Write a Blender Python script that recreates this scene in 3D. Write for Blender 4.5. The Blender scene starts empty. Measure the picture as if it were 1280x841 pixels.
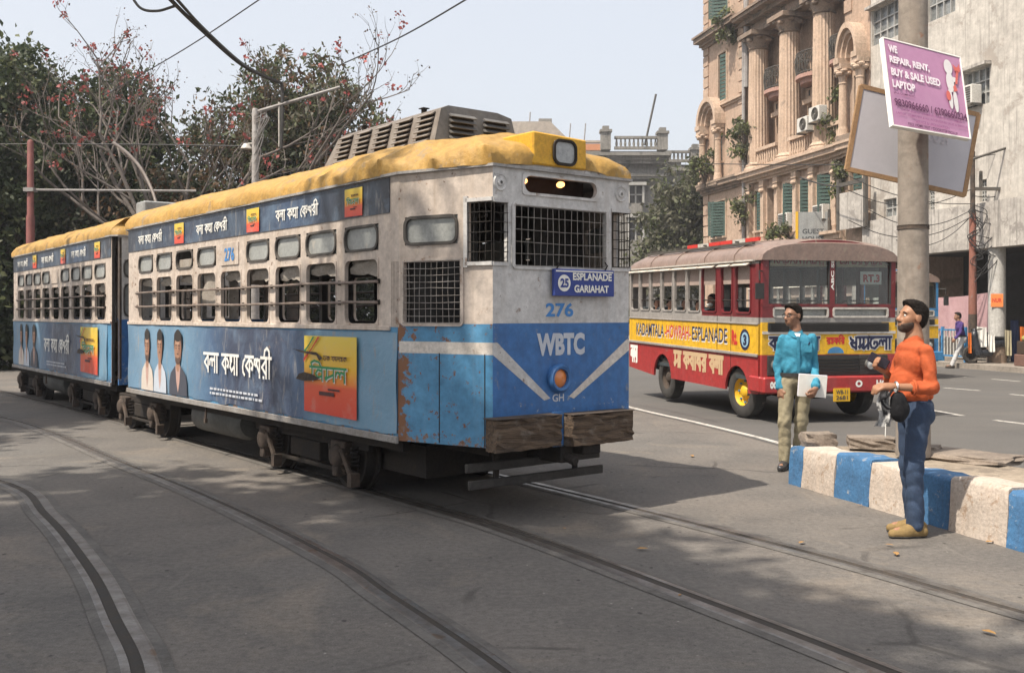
import bpy, bmesh, math, random
import numpy as np
from mathutils import Vector, Matrix
SC = bpy.context.scene
COL = SC.collection
PI = math.pi
R = math.radians
random.seed(7)
RNG = np.random.default_rng(11)

# ------------------------------------------------------------------ camera, sky, sun, exposure
FPX, HOR, EYE = 1244.0, 393.0, 1.65          # focal length in photo pixels, horizon row, eye height
cam_d = bpy.data.cameras.new('camera')
cam = bpy.data.objects.new('camera', cam_d); COL.objects.link(cam)
cam.location = (0, 0, EYE); cam.rotation_euler = (PI/2, 0, 0)
cam_d.sensor_width = 36.0; cam_d.lens = 36.0*FPX/1280
cam_d.shift_y = -(420.5-HOR)/1280
cam_d.clip_start = 0.05; cam_d.clip_end = 3000
SC.camera = cam

SUN_DIR = Vector((.515, .362, -1.0)).normalized()      # the way the light travels
wd = bpy.data.worlds.new('World'); SC.world = wd; wd.use_nodes = True
nt = wd.node_tree
sky = nt.nodes.new('ShaderNodeTexSky'); sky.sky_type = 'NISHITA'; sky.sun_disc = False
sky.sun_elevation = math.asin(-SUN_DIR.z)
sky.sun_rotation = math.atan2(-SUN_DIR.x, -SUN_DIR.y) % (2*PI)
sky.altitude = 0; sky.air_density = 1.0; sky.dust_density = 6.0; sky.ozone_density = 1.0
bg = nt.nodes['Background']; bg.inputs['Strength'].default_value = 0.06
nt.links.new(sky.outputs[0], bg.inputs['Color'])
veil = nt.nodes.new('ShaderNodeBackground'); veil.inputs['Color'].default_value = (.955,.968,.99,1); veil.inputs['Strength'].default_value = 0.47   # even milky haze over the whole sky
both = nt.nodes.new('ShaderNodeAddShader'); nt.links.new(bg.outputs[0], both.inputs[0]); nt.links.new(veil.outputs[0], both.inputs[1])
nt.links.new(both.outputs[0], nt.nodes['World Output'].inputs['Surface'])

sun_d = bpy.data.lights.new('sun', 'SUN'); sun_d.energy = 4.5; sun_d.angle = R(0.8); sun_d.color = (1.0, .905, .775)
sun = bpy.data.objects.new('sun', sun_d); COL.objects.link(sun)
sun.rotation_euler = SUN_DIR.to_track_quat('-Z', 'Y').to_euler(); sun.location = (-12, -9, 25)
SC.view_settings.view_transform = 'Standard'; SC.view_settings.look = 'None'
SC.view_settings.exposure = 0.5; SC.view_settings.gamma = 1.0; SC.view_settings.use_curve_mapping = False
SC.cycles.use_denoising = True
SC.cycles.max_bounces = 6; SC.cycles.transparent_max_bounces = 8

# ------------------------------------------------------------------ materials
MATS = {}
def lin(c):
    return tuple(((x/255)/12.92 if x/255 <= .04045 else ((x/255+.055)/1.055)**2.4) for x in c)
class NB:
    def __init__(s, name):
        s.m = bpy.data.materials.new(name); s.m.use_nodes = True
        s.t = s.m.node_tree; s.b = s.t.nodes['Principled BSDF']
        s.tc = s.t.nodes.new('ShaderNodeTexCoord')
    def n(s, typ, **kw):
        x = s.t.nodes.new(typ)
        for k, v in kw.items(): setattr(x, k, v)
        return x
    def l(s, a, b): s.t.links.new(a, b)
    def coord(s, scale=(1,1,1), out='Object', loc=(0,0,0)):
        mp = s.n('ShaderNodeMapping'); mp.inputs['Scale'].default_value = scale; mp.inputs['Location'].default_value = loc
        s.l(s.tc.outputs[out], mp.inputs['Vector']); return mp.outputs[0]
    def noise(s, vec, scale=5, detail=4, rough=.55, dist=0):
        x = s.n('ShaderNodeTexNoise'); x.inputs['Scale'].default_value = scale; x.inputs['Detail'].default_value = detail
        x.inputs['Roughness'].default_value = rough; x.inputs['Distortion'].default_value = dist
        s.l(vec, x.inputs['Vector']); return x.outputs['Fac']
    def ramp(s, fac, lo, hi, a=0., b=1.):
        x = s.n('ShaderNodeMapRange'); x.inputs[1].default_value = lo; x.inputs[2].default_value = hi
        x.inputs[3].default_value = a; x.inputs[4].default_value = b; s.l(fac, x.inputs[0]); return x.outputs[0]
    def mix(s, fac, a, b, blend='MIX'):
        x = s.n('ShaderNodeMix', data_type='RGBA', blend_type=blend)
        for sock, v in ((x.inputs[0], fac), (x.inputs[6], a), (x.inputs[7], b)):
            if hasattr(v, 'links'): s.l(v, sock)
            else: sock.default_value = v if not isinstance(v, tuple) else (*v[:3], 1)
        return x.outputs[2]
    def math(s, op, a, b=0.):
        x = s.n('ShaderNodeMath', operation=op)
        for sock, v in ((x.inputs[0], a), (x.inputs[1], b)):
            if hasattr(v, 'links'): s.l(v, sock)
            else: sock.default_value = v
        return x.outputs[0]
    def bump(s, h, strength=.3, dist=.01):
        x = s.n('ShaderNodeBump'); x.inputs['Strength'].default_value = strength; x.inputs['Distance'].default_value = dist
        s.l(h, x.inputs['Height']); s.l(x.outputs[0], s.b.inputs['Normal'])
def mat(name, col, col2=None, rough=.6, scale=3., metal=0., bump=0., bscale=30., dirt=None, damt=.5, dscale=4.,
        streak=None, samt=.5, spec=.5, fine=.2, coords='Object', rvar=.1):
    """worn procedural surface: two tones in noise, fine mottling, patches of dirt or rust, vertical run stains, bump"""
    if name in MATS: return MATS[name]
    B = NB(name); v = B.coord(out=coords)
    col2 = col2 or tuple(c*.8 for c in col)
    n1 = B.noise(v, scale, 5, .6)
    c = B.mix(B.ramp(n1, .35, .65), col, col2)
    if fine:
        n2 = B.ramp(B.noise(v, scale*9, 5, .7), .25, .75)
        c = B.mix(1.0, c, B.mix(n2, (1-fine*1.6,)*3, (1+fine*1.2,)*3), 'MULTIPLY')
    if streak:
        vs = B.coord((11, 11, .55), coords)
        n3 = B.noise(vs, 1.0, 4, .6)
        c = B.mix(B.ramp(n3, .50, .70, 0, samt), c, streak)
    if dirt:
        n4 = B.noise(v, dscale, 8, .7, .3)
        c = B.mix(B.ramp(n4, .735-.27*damt, .795-.27*damt, 0, .88), c, dirt)
    B.l(c, B.b.inputs['Base Color'])
    B.b.inputs['Metallic'].default_value = metal
    B.b.inputs['Specular IOR Level'].default_value = spec
    B.l(B.ramp(n1, .3, .7, max(.02, rough-rvar), min(1, rough+rvar)), B.b.inputs['Roughness'])
    if bump:
        B.bump(B.noise(v, bscale, 5, .6), bump, .02)
    MATS[name] = B.m; return B.m
def flat(name, col, rough=.6, metal=0., spec=.4, emit=None, es=1., alpha=None, trans=0.):
    if name in MATS: return MATS[name]
    B = NB(name); v = B.coord()
    n = B.noise(v, 14, 4)
    B.l(B.mix(1.0, (*col,), B.mix(n, (.85,)*3, (1.12,)*3), 'MULTIPLY'), B.b.inputs['Base Color'])
    B.b.inputs['Roughness'].default_value = rough; B.b.inputs['Metallic'].default_value = metal
    B.b.inputs['Specular IOR Level'].default_value = spec
    if trans: B.b.inputs['Transmission Weight'].default_value = trans
    if emit: B.b.inputs['Emission Color'].default_value = (*emit, 1); B.b.inputs['Emission Strength'].default_value = es
    MATS[name] = B.m; return B.m
def glass(name, tint=(.8,.85,.85), dust=.25, dustcol=(.5,.48,.44), rough=.03):
    """window glass: see-through, reflecting, with a film of dust"""
    if name in MATS: return MATS[name]
    B = NB(name); v = B.coord()
    tr = B.n('ShaderNodeBsdfTransparent'); tr.inputs[0].default_value = (*tint, 1)
    gl = B.n('ShaderNodeBsdfGlossy'); gl.inputs['Roughness'].default_value = rough; gl.inputs[0].default_value = (.9,.9,.9,1)
    fr = B.n('ShaderNodeFresnel'); fr.inputs[0].default_value = 1.5
    m1 = B.n('ShaderNodeMixShader'); B.l(fr.outputs[0], m1.inputs[0]); B.l(tr.outputs[0], m1.inputs[1]); B.l(gl.outputs[0], m1.inputs[2])
    df = B.n('ShaderNodeBsdfDiffuse'); df.inputs[0].default_value = (*dustcol, 1)
    m2 = B.n('ShaderNodeMixShader'); B.l(B.ramp(B.noise(v, 3, 6, .65), .3, .75, dust*.4, dust*1.6), m2.inputs[0])
    B.l(m1.outputs[0], m2.inputs[1]); B.l(df.outputs[0], m2.inputs[2])
    B.l(m2.outputs[0], B.t.nodes['Material Output'].inputs['Surface'])
    MATS[name] = B.m; return B.m

# ------------------------------------------------------------------ mesh helpers
def V(*a): return Vector(a)
class MB:
    """collects faces, then links them as ONE mesh object"""
    def __init__(s): s.v = []; s.f = []; s.m = []
    def add(s, vs, fs, mi=0):
        o = len(s.v); s.v += [tuple(p) for p in vs]
        for f in fs: s.f.append(tuple(i+o for i in f)); s.m.append(mi)
        return s
    def box(s, c, d, mi=0, rot=None):
        x, y, z = d[0]/2, d[1]/2, d[2]/2
        P = [Vector((a*x, b*y, e*z)) for a in (-1,1) for b in (-1,1) for e in (-1,1)]
        if rot is not None: P = [rot @ p for p in P]
        c = Vector(c)
        return s.add([p+c for p in P], [(0,1,3,2),(4,6,7,5),(0,4,5,1),(2,3,7,6),(0,2,6,4),(1,5,7,3)], mi)
    def bx(s, x0, x1, y0, y1, z0, z1, mi=0): return s.box(((x0+x1)/2,(y0+y1)/2,(z0+z1)/2), (abs(x1-x0),abs(y1-y0),abs(z1-z0)), mi)
    def tube(s, pts, r, n=8, mi=0, cap=True):
        pts = [Vector(p) for p in pts]; k = len(pts)
        rr = list(r) if isinstance(r, (list, tuple)) else [r]*k
        rings = []; up = None
        for i, p in enumerate(pts):
            d = (pts[min(i+1,k-1)] - pts[max(i-1,0)])
            if d.length < 1e-9: d = Vector((0,0,1))
            d.normalize()
            if up is None:
                up = d.orthogonal().normalized()
            else:
                up = (up - d*up.dot(d))
                up = up.normalized() if up.length > 1e-6 else d.orthogonal().normalized()
            w = d.cross(up)
            rings.append([p + (up*math.cos(2*PI*j/n) + w*math.sin(2*PI*j/n))*rr[i] for j in range(n)])
        vs = [q for rg in rings for q in rg]; fs = []
        for i in range(k-1):
            for j in range(n): a = i*n+j; b = i*n+(j+1)%n; fs.append((a, b, b+n, a+n))
        if cap: fs.append(tuple(range(n-1,-1,-1))); fs.append(tuple((k-1)*n+j for j in range(n)))
        return s.add(vs, fs, mi)
    def lathe(s, prof, c=(0,0,0), axis='Z', n=20, mi=0, sweep=2*PI, mis=None):
        """prof: list of (radius, height) turned about an axis through c"""
        c = Vector(c); full = sweep > 6.28; cols = n if full else n+1; vs = []
        for r, h in prof:
            for j in range(cols):
                a = sweep*j/n; p = (r*math.cos(a), r*math.sin(a), h)
                if axis == 'Y': p = (p[0], h, p[1])
                elif axis == 'X': p = (h, p[0], p[1])
                vs.append(Vector(p)+c)
        o = len(s.v); s.v += [tuple(p) for p in vs]
        for i in range(len(prof)-1):
            for j in range(n):
                a = i*cols+j; b = i*cols+(j+1)%cols
                s.f.append((o+a, o+b, o+b+cols, o+a+cols)); s.m.append(mis[i] if mis else mi)
        return s
    def poly(s, pts, mi=0): return s.add(pts, [tuple(range(len(pts)))], mi)
    def prism(s, pts, off, mi=0):
        """closed outline extruded by a vector"""
        n = len(pts); off = Vector(off); a = [Vector(p) for p in pts]; b = [p+off for p in a]
        fs = [tuple(range(n-1,-1,-1)), tuple(range(n, 2*n))] + [(i,(i+1)%n,(i+1)%n+n,i+n) for i in range(n)]
        return s.add(a+b, fs, mi)
    def panel(s, O, U, W, N, us, vs, holes=(), t=.05, mf=None, mi=0, jamb=None):
        """wall sheet in the plane O+U*u+W*v, outer face along N, thickness t, rectangular holes (u0,u1,v0,v1)"""
        O, U, W, N = map(Vector, (O, U, W, N))
        uu = sorted(set([round(x,4) for x in us]+[round(h[i],4) for h in holes for i in (0,1)]))
        vv = sorted(set([round(x,4) for x in vs]+[round(h[i],4) for h in holes for i in (2,3)]))
        uu = [x for x in uu if us[0]-1e-6 <= x <= us[-1]+1e-6]; vv = [x for x in vv if vs[0]-1e-6 <= x <= vs[-1]+1e-6]
        nu, nv = len(uu), len(vv)
        base = len(s.v)
        for k in (0, 1):
            for v in vv:
                for u in uu: s.v.append(tuple(O+U*u+W*v-N*(t*k)))
        idx = lambda i, j, k: base+k*nu*nv+j*nu+i
        def solid(i, j):
            if i < 0 or j < 0 or i >= nu-1 or j >= nv-1: return False
            uc, vc = (uu[i]+uu[i+1])/2, (vv[j]+vv[j+1])/2
            return not any(h[0]-1e-6 < uc < h[1]+1e-6 and h[2]-1e-6 < vc < h[3]+1e-6 for h in holes)
        flip = U.cross(W).dot(N) < 0
        def face(q, m): s.f.append(tuple(reversed(q)) if flip else tuple(q)); s.m.append(m)
        for i in range(nu-1):
            for j in range(nv-1):
                if not solid(i, j): continue
                m = mf((uu[i]+uu[i+1])/2, (vv[j]+vv[j+1])/2) if mf else mi
                mj = m if jamb is None else jamb
                face((idx(i,j,0),idx(i+1,j,0),idx(i+1,j+1,0),idx(i,j+1,0)), m)
                face((idx(i,j+1,1),idx(i+1,j+1,1),idx(i+1,j,1),idx(i,j,1)), mj)
                if not solid(i-1,j): face((idx(i,j,1),idx(i,j,0),idx(i,j+1,0),idx(i,j+1,1)), mj)
                if not solid(i+1,j): face((idx(i+1,j,0),idx(i+1,j,1),idx(i+1,j+1,1),idx(i+1,j+1,0)), mj)
                if not solid(i,j-1): face((idx(i,j,1),idx(i+1,j,1),idx(i+1,j,0),idx(i,j,0)), mj)
                if not solid(i,j+1): face((idx(i,j+1,0),idx(i+1,j+1,0),idx(i+1,j+1,1),idx(i,j+1,1)), mj)
        return s
    def rring(s, O, U, W, N, u0, u1, v0, v1, b, r, proud=.008, depth=.02, outer_r=None, n=5, mi=0):
        """rounded-rectangle frame: outer edge grown by b, inner corners of radius r"""
        O, U, W, N = map(Vector, (O, U, W, N))
        def rr(a0,a1,c0,c1,rad):
            rad = max(1e-4, min(rad, (a1-a0)/2-1e-4, (c1-c0)/2-1e-4)); out = []
            for cx, cy, st in ((a1-rad,c1-rad,0),(a0+rad,c1-rad,1),(a0+rad,c0+rad,2),(a1-rad,c0+rad,3)):
                for k in range(n+1):
                    a = PI/2*(st+k/n); out.append((cx+rad*math.cos(a), cy+rad*math.sin(a)))
            return out
        inn = rr(u0,u1,v0,v1,r); outp = rr(u0-b,u1+b,v0-b,v1+b, (r+b) if outer_r is None else outer_r); k = len(inn)
        P = lambda uv, h: O+U*uv[0]+W*uv[1]+N*h
        vs = [P(q,proud) for q in outp]+[P(q,proud) for q in inn]+[P(q,-depth) for q in inn]+[P(q,-.001) for q in outp]
        fs = []
        for i in range(k):
            j = (i+1)%k
            fs += [(i,j,k+j,k+i),(k+i,k+j,2*k+j,2*k+i),(3*k+i,3*k+j,j,i)]
        return s.add(vs, fs, mi)
    def build(s, name, mats, parent=None, smooth=False, bevel=0, seg=1, loc=None, rotz=0, ang=40, recalc=False):
        me = bpy.data.meshes.new(name); me.from_pydata(s.v, [], s.f)
        if not isinstance(mats, (list, tuple)): mats = [mats]
        for m in mats: me.materials.append(m)
        if len(mats) > 1: me.polygons.foreach_set('material_index', s.m)
        if bevel or recalc:
            bm = bmesh.new(); bm.from_mesh(me)
            bmesh.ops.recalc_face_normals(bm, faces=bm.faces)
            if bevel:
                es = [e for e in bm.edges if len(e.link_faces)==2 and e.calc_face_angle(0) > R(35)]
                bmesh.ops.bevel(bm, geom=es, offset=bevel, segments=seg, affect='EDGES', clamp_overlap=True)
            bm.to_mesh(me); bm.free()
        if smooth:
            me.polygons.foreach_set('use_smooth', [True]*len(me.polygons)); me.set_sharp_from_angle(angle=R(ang))
        me.update()
        return link(name, me, parent, loc, rotz)
def link(name, me, parent=None, loc=None, rotz=0):
    o = bpy.data.objects.new(name, me); COL.objects.link(o); o.parent = parent
    if loc is not None: o.location = loc
    if rotz: o.rotation_euler[2] = rotz
    return o
def thing(name, label, cat, loc=(0,0,0), rotz=0, group=None):
    o = bpy.data.objects.new(name, None); COL.objects.link(o); o.empty_display_size = .2
    o.location = loc; o.rotation_euler = (0,0,rotz); o['label'] = label; o['category'] = cat
    if group: o['group'] = group
    return o
def tag(o, label, cat, group=None):
    o['label'] = label; o['category'] = cat
    if group: o['group'] = group
    return o
def struct(o): o['kind'] = 'structure'; return o
def raw(name, verts, faces, mats, parent=None, smooth=True, mi=None):
    """numpy arrays straight into a mesh (faces all quads or all triangles)"""
    me = bpy.data.meshes.new(name); n = faces.shape[1]
    me.vertices.add(len(verts)); me.vertices.foreach_set('co', np.ascontiguousarray(verts, dtype=np.float32).ravel())
    me.loops.add(faces.size); me.loops.foreach_set('vertex_index', np.ascontiguousarray(faces, dtype=np.int32).ravel())
    me.polygons.add(len(faces)); me.polygons.foreach_set('loop_start', np.arange(0, faces.size, n, dtype=np.int32))
    me.polygons.foreach_set('loop_total', np.full(len(faces), n, dtype=np.int32))
    for m in (mats if isinstance(mats, (list,tuple)) else [mats]): me.materials.append(m)
    if mi is not None: me.polygons.foreach_set('material_index', np.ascontiguousarray(mi, dtype=np.int32))
    if smooth: me.polygons.foreach_set('use_smooth', np.ones(len(faces), dtype=bool))
    me.update(calc_edges=True); me.validate()
    return link(name, me, parent)
def at(px, py, Y):
    """photo pixel at depth Y -> world point"""
    return Vector(((px-640)/FPX*Y, Y, EYE-(py-HOR)/FPX*Y))
def ground_at(px, py, z=0.): Y = (EYE-z)*FPX/(py-HOR); return Vector(((px-640)/FPX*Y, Y, z))

# lettering ----------------------------------------------------------------
def text_mesh(s, size, bold=.0, width=None):
    c = bpy.data.curves.new('t', 'FONT'); c.body = s; c.size = size; c.offset = bold*size; c.align_x = 'LEFT'; c.resolution_u = 3
    o = bpy.data.objects.new('t', c); COL.objects.link(o)
    dg = bpy.context.evaluated_depsgraph_get(); me = bpy.data.meshes.new_from_object(o.evaluated_get(dg))
    bpy.data.objects.remove(o); bpy.data.curves.remove(c)
    return me
def lettering(s, O, U, W, N, w, h, m, parent, bold=.02, name='lettering', proud=.004, shear=0.):
    """text stretched into the box O..O+U*w, W*h on a surface"""
    me = text_mesh(s, 1.0, bold); O, U, W, N = map(Vector, (O, U, W, N))
    co = np.zeros(len(me.vertices)*3); me.vertices.foreach_get('co', co); co = co.reshape(-1,3)
    lo, hi = co.min(0), co.max(0); d = np.maximum(hi-lo, 1e-6)
    u = (co[:,0]-lo[0])/d[0]*w; v = (co[:,1]-lo[1])/d[1]*h; u = u+v*shear
    P = np.array(O)[None]+u[:,None]*np.array(U)[None]+v[:,None]*np.array(W)[None]+np.array(N)[None]*proud
    me.vertices.foreach_set('co', P.ravel().astype(np.float32)); me.materials.clear(); me.materials.append(m); me.update()
    return link(name, me, parent)
# hand-painted Bengali and Devanagari letters as strokes: (advance, [polylines], headline)
GL = {
 'ba': (.8, [[(.62,1),(.62,0)],[(.62,.9),(.12,.52),(.62,.16)]], 1), 'la': (.9, [[(.74,1),(.74,0)],[(.06,.4),(.1,.66),(.26,.74),(.38,.56),(.4,.36)],[(.38,.56),(.5,.74),(.74,.6)]], 1),
 'aa': (.36, [[(.16,1),(.16,0)]], 1), 'e': (.4, [[(.34,.86),(.16,.72),(.07,.45),(.12,.2),(.3,.04)]], 0),
 'ka': (1.0, [[(.52,1),(.52,0)],[(.52,.9),(.06,.52),(.52,.2)],[(.52,.78),(.74,.8),(.9,.6),(.84,.36),(.72,.42)]], 1),
 'tha': (.82, [[(.66,1),(.66,0)],[(.3,.92),(.12,.86),(.14,.7),(.3,.7),(.3,.92)],[(.22,.68),(.1,.4),(.3,.18),(.66,.46)]], 1),
 'sha': (.86, [[(.7,.9),(.7,0)],[(.1,.62),(.12,.86),(.3,.9),(.36,.7),(.24,.56)],[(.36,.7),(.46,.9),(.66,.84)],[(.3,.72),(.7,.2)]], 0),
 'ra': (.8, [[(.62,1),(.62,0)],[(.62,.9),(.12,.52),(.62,.16)],[(.26,.02),(.34,.02)]], 1),
 'ii': (.4, [[(.16,1),(.16,0)],[(-.42,1.06),(-.36,1.36),(-.08,1.5),(.14,1.34),(.16,1)]], 1),
 'dha': (.8, [[(.64,1),(.64,0)],[(.64,.56),(.14,.5),(.3,.24),(.64,.1)],[(.14,.5),(.34,.74),(.12,.86),(.1,.98)]], 0),
 'ma': (.9, [[(.78,1),(.78,0)],[(.22,1),(.22,.3),(.1,.22),(.16,.1),(.3,.26),(.78,.52)]], 1), 'mma': (1.1, [[(1.0,1),(1.0,0)],[(.22,1),(.22,.3),(.1,.22),(.16,.1),(.3,.26),(.56,.5),(.56,.2),(.46,.12),(.6,.04),(1.0,.46)],[(.56,1),(.56,.5)]], 1),
 'ta': (.92, [[(.5,.98),(.2,.84),(.1,.5),(.22,.14),(.54,.06),(.8,.3),(.74,.6),(.5,.6),(.46,.42)]], 1), 'da': (.8, [[(.16,1),(.16,.74),(.56,.72),(.62,.5),(.6,0)],[(.16,.74),(.1,.5),(.4,.4),(.6,.1)]], 1),
 'i': (.4, [[(.2,1),(.2,0)],[(.2,1),(.1,1.3),(.4,1.48),(.8,1.36),(.96,1.0)]], 1), 'va': (.8, [[(.64,1),(.64,0)],[(.64,.72),(.3,.8),(.1,.5),(.3,.22),(.64,.34)]], 1),
 'u': (.8, [[(.1,.8),(.4,.86),(.6,.66),(.3,.5),(.66,.3),(.4,.08),(.1,.2)]], 1), ' ': (.45, [], 0),
}
def strokes(word, O, U, W, N, w, h, m, parent, thick=.13, name='lettering', proud=.004, slant=0.):
    O, U, W, N = map(Vector, (O, U, W, N)); tot = sum(GL[g][0] for g in word); mb = MB(); x = 0.; q = 0
    sx, sy = w/tot, h
    def seg(a, b, th, lift):
        ax, ay = a[0]*sx+a[1]*slant, a[1]*sy; bx_, by = b[0]*sx+b[1]*slant, b[1]*sy
        dx, dy = bx_-ax, by-ay; L = math.hypot(dx, dy) or 1e-6; nx, ny = -dy/L*th/2, dx/L*th/2; ex, ey = dx/L*th*.32, dy/L*th*.32
        mb.poly([O+U*(p)+W*(r)+N*(proud+lift) for p, r in ((ax-ex+nx,ay-ey+ny),(ax-ex-nx,ay-ey-ny),(bx_+ex-nx,by+ey-ny),(bx_+ex+nx,by+ey+ny))])
    th = thick*h
    for g in word:
        adv, pls, hd = GL[g]
        for pl in pls:
            for a, b in zip(pl[:-1], pl[1:]):
                q += 1; seg((a[0]+x,a[1]), (b[0]+x,b[1]), th, (q%7)*.0002)
        if hd: q += 1; seg((x,1),(x+adv,1), th*1.05, .0016+(q%3)*.0002)
        x += adv
    return mb.build(name, m, parent)
KESHARI = ['ba','la','aa',' ','ka','tha','aa',' ','e','ka','sha','ra','ii']
# ------------------------------------------------------------------ smooth bodies: signed distance field -> surface net
def sdf_mesh(prims, res, k=.02, cuts=(), wrinkle=None):
    """prims: ('c',p0,p1,r0,r1) round cones, ('e',centre,radii,rot3x3 or None) ellipsoids; smooth union with radius k"""
    lo = np.full(3, 1e9); hi = -lo; bbs = []
    for p in prims:
        if p[0] == 'c':
            a, b = np.array(p[1], float), np.array(p[2], float); r = max(p[3], p[4]); l, h = np.minimum(a,b)-r, np.maximum(a,b)+r
        else:
            c = np.array(p[1], float); r = max(p[2]); l, h = c-r, c+r
        bbs.append((l, h)); lo = np.minimum(lo, l); hi = np.maximum(hi, h)
    pad = k+3*res; lo -= pad; hi += pad
    n = np.ceil((hi-lo)/res).astype(int)+1
    D = np.full(n, 1.0, np.float32)
    for p, (l, h) in zip(prims, bbs):
        i0 = np.maximum(((l-pad-lo)/res).astype(int), 0); i1 = np.minimum(((h+pad-lo)/res).astype(int)+2, n)
        g = np.meshgrid(*[lo[a]+res*np.arange(i0[a], i1[a]) for a in range(3)], indexing='ij'); X = np.stack(g, -1)
        if p[0] == 'c':
            a, b = np.array(p[1], float), np.array(p[2], float); ab = b-a; L2 = max(ab@ab, 1e-9)
            t = np.clip(((X-a)@ab)/L2, 0, 1)
            d = np.linalg.norm(X-a-t[...,None]*ab, axis=-1)-(p[3]+(p[4]-p[3])*t)
        else:
            q = X-np.array(p[1], float)
            if p[3] is not None: q = q@np.array(p[3])
            rr = np.array(p[2], float); k0 = np.linalg.norm(q/rr, axis=-1); k1 = np.linalg.norm(q/rr**2, axis=-1)
            d = k0*(k0-1)/np.maximum(k1, 1e-6)
        s = tuple(slice(i0[a], i1[a]) for a in range(3)); o = D[s]
        hh = np.maximum(k-np.abs(o-d), 0)/k
        D[s] = np.minimum(o, d)-hh*hh*k*.25
    if wrinkle or cuts:
        g = np.meshgrid(*[lo[a]+res*np.arange(n[a]) for a in range(3)], indexing='ij')
        if wrinkle: D = D+wrinkle(*g).astype(np.float32)
        for pt, nr in cuts:
            D = np.maximum(D, sum((g[a]-pt[a])*nr[a] for a in range(3)).astype(np.float32))
    S = D < 0
    cs = np.zeros(n-1, bool); acc = np.zeros((*(n-1), 3)); cnt = np.zeros(n-1)
    c8 = [(i,j,l) for i in (0,1) for j in (0,1) for l in (0,1)]
    sub = lambda A, o: A[o[0]:n[0]-1+o[0], o[1]:n[1]-1+o[1], o[2]:n[2]-1+o[2]]
    for a in c8:
        for ax in range(3):
            if a[ax]: continue
            b = list(a); b[ax] = 1
            d0, d1 = sub(D, a), sub(D, b); m = (d0 < 0) != (d1 < 0)
            t = np.where(m, d0/np.where(m, d0-d1, 1), 0)
            for c in range(3): acc[..., c] += np.where(m, a[c]+(t if c == ax else 0), 0)
            cnt += m
    cs = cnt > 0; ids = np.full(n-1, -1); ids[cs] = np.arange(cs.sum())
    base = np.argwhere(cs); verts = lo+res*(base+acc[cs]/cnt[cs][:,None])
    F = []
    for ax in range(3):
        b, c = (ax+1)%3, (ax+2)%3
        sl0 = [slice(None)]*3; sl1 = [slice(None)]*3; sl0[ax] = slice(0,-1); sl1[ax] = slice(1,None)
        m = S[tuple(sl0)] != S[tuple(sl1)]; E = np.argwhere(m)
        E = E[(E[:,b] > 0) & (E[:,c] > 0) & (E[:,b] < n[b]-1) & (E[:,c] < n[c]-1)]
        ins = S[tuple(E.T)]
        def cell(db, dc): q = E.copy(); q[:,b] -= db; q[:,c] -= dc; return ids[tuple(q.T)]
        Q = np.stack([cell(1,1), cell(0,1), cell(0,0), cell(1,0)], 1)
        Q[~ins] = Q[~ins][:, ::-1]; F.append(Q)
    F = np.concatenate(F); F = F[(F >= 0).all(1)]
    return verts, F

# ------------------------------------------------------------------ ground, road, rails, traffic island
def ground_material():
    B = NB('dusty_concrete'); v = B.coord()
    big = B.noise(v, .22, 5, .55); mid = B.noise(v, 1.1, 7, .62, .4); fine = B.noise(v, 22, 7, .75); grit = B.noise(v, 120, 3, .7)
    c = B.mix(B.ramp(big, .38, .62), (.176,.158,.141), (.152,.144,.134))
    c = B.mix(B.ramp(mid, .42, .70, 0, .8), c, (.112,.106,.10))
    c = B.mix(B.ramp(B.noise(v, .55, 8, .7, 1.2), .54, .66, 0, .55), c, (.245,.21,.172))
    c = B.mix(B.ramp(B.noise(B.coord((1.,.35,1)), 3.1, 8, .75, .8), .58, .70, 0, .45), c, (.235,.215,.19))      # scuffed pale dust
    c = B.mix(1.0, c, B.mix(B.ramp(fine, .28, .72), (.66,)*3, (1.28,)*3), 'MULTIPLY')
    c = B.mix(1.0, c, B.mix(B.ramp(grit, .3, .7), (.72,)*3, (1.22,)*3), 'MULTIPLY')
    def specks(scale, r0, r1, gate, amt, col, c):
        vo = B.n('ShaderNodeTexVoronoi'); vo.inputs['Scale'].default_value = scale; vo.inputs['Randomness'].default_value = 1.; B.l(B.coord((1,.7,1)), vo.inputs['Vector'])
        nn = B.math('ADD', vo.outputs['Distance'], B.math('MULTIPLY', B.math('SUBTRACT', B.noise(v, scale*6, 3), .5), .16))
        return B.mix(B.math('MULTIPLY', B.math('MULTIPLY', B.ramp(nn, r0, r1, 1, 0), B.ramp(B.noise(v, scale*.31, 2), gate, gate+.08)), amt), c, col)
    c = specks(6., .05, .11, .47, .8, (.042,.04,.038), c); c = specks(17., .08, .16, .45, .6, (.06,.056,.052), c); c = specks(11., .04, .08, .52, .6, (.42,.40,.36), c)
    vc = B.n('ShaderNodeTexVoronoi', feature='DISTANCE_TO_EDGE'); vc.inputs['Scale'].default_value = .42
    nz = B.n('ShaderNodeTexNoise'); nz.inputs['Scale'].default_value = 1.6; nz.inputs['Detail'].default_value = 6; B.l(v, nz.inputs['Vector'])
    B.l(B.mix(.18, v, nz.outputs['Color']), vc.inputs['Vector'])
    crack = B.math('MULTIPLY', B.ramp(vc.outputs['Distance'], .003, .010, 1, 0), B.ramp(B.noise(v, .8, 2), .50, .58))
    c = B.mix(B.math('MULTIPLY', crack, .55), c, (.055,.05,.047))
    B.l(c, B.b.inputs['Base Color']); B.b.inputs['Roughness'].default_value = .88; B.b.inputs['Specular IOR Level'].default_value = .25
    h = B.math('ADD', B.math('MULTIPLY', fine, .8), B.math('ADD', B.math('MULTIPLY', grit, .5), B.math('MULTIPLY', crack, -1.2)))
    B.bump(h, .7, .012); return B.m
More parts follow.
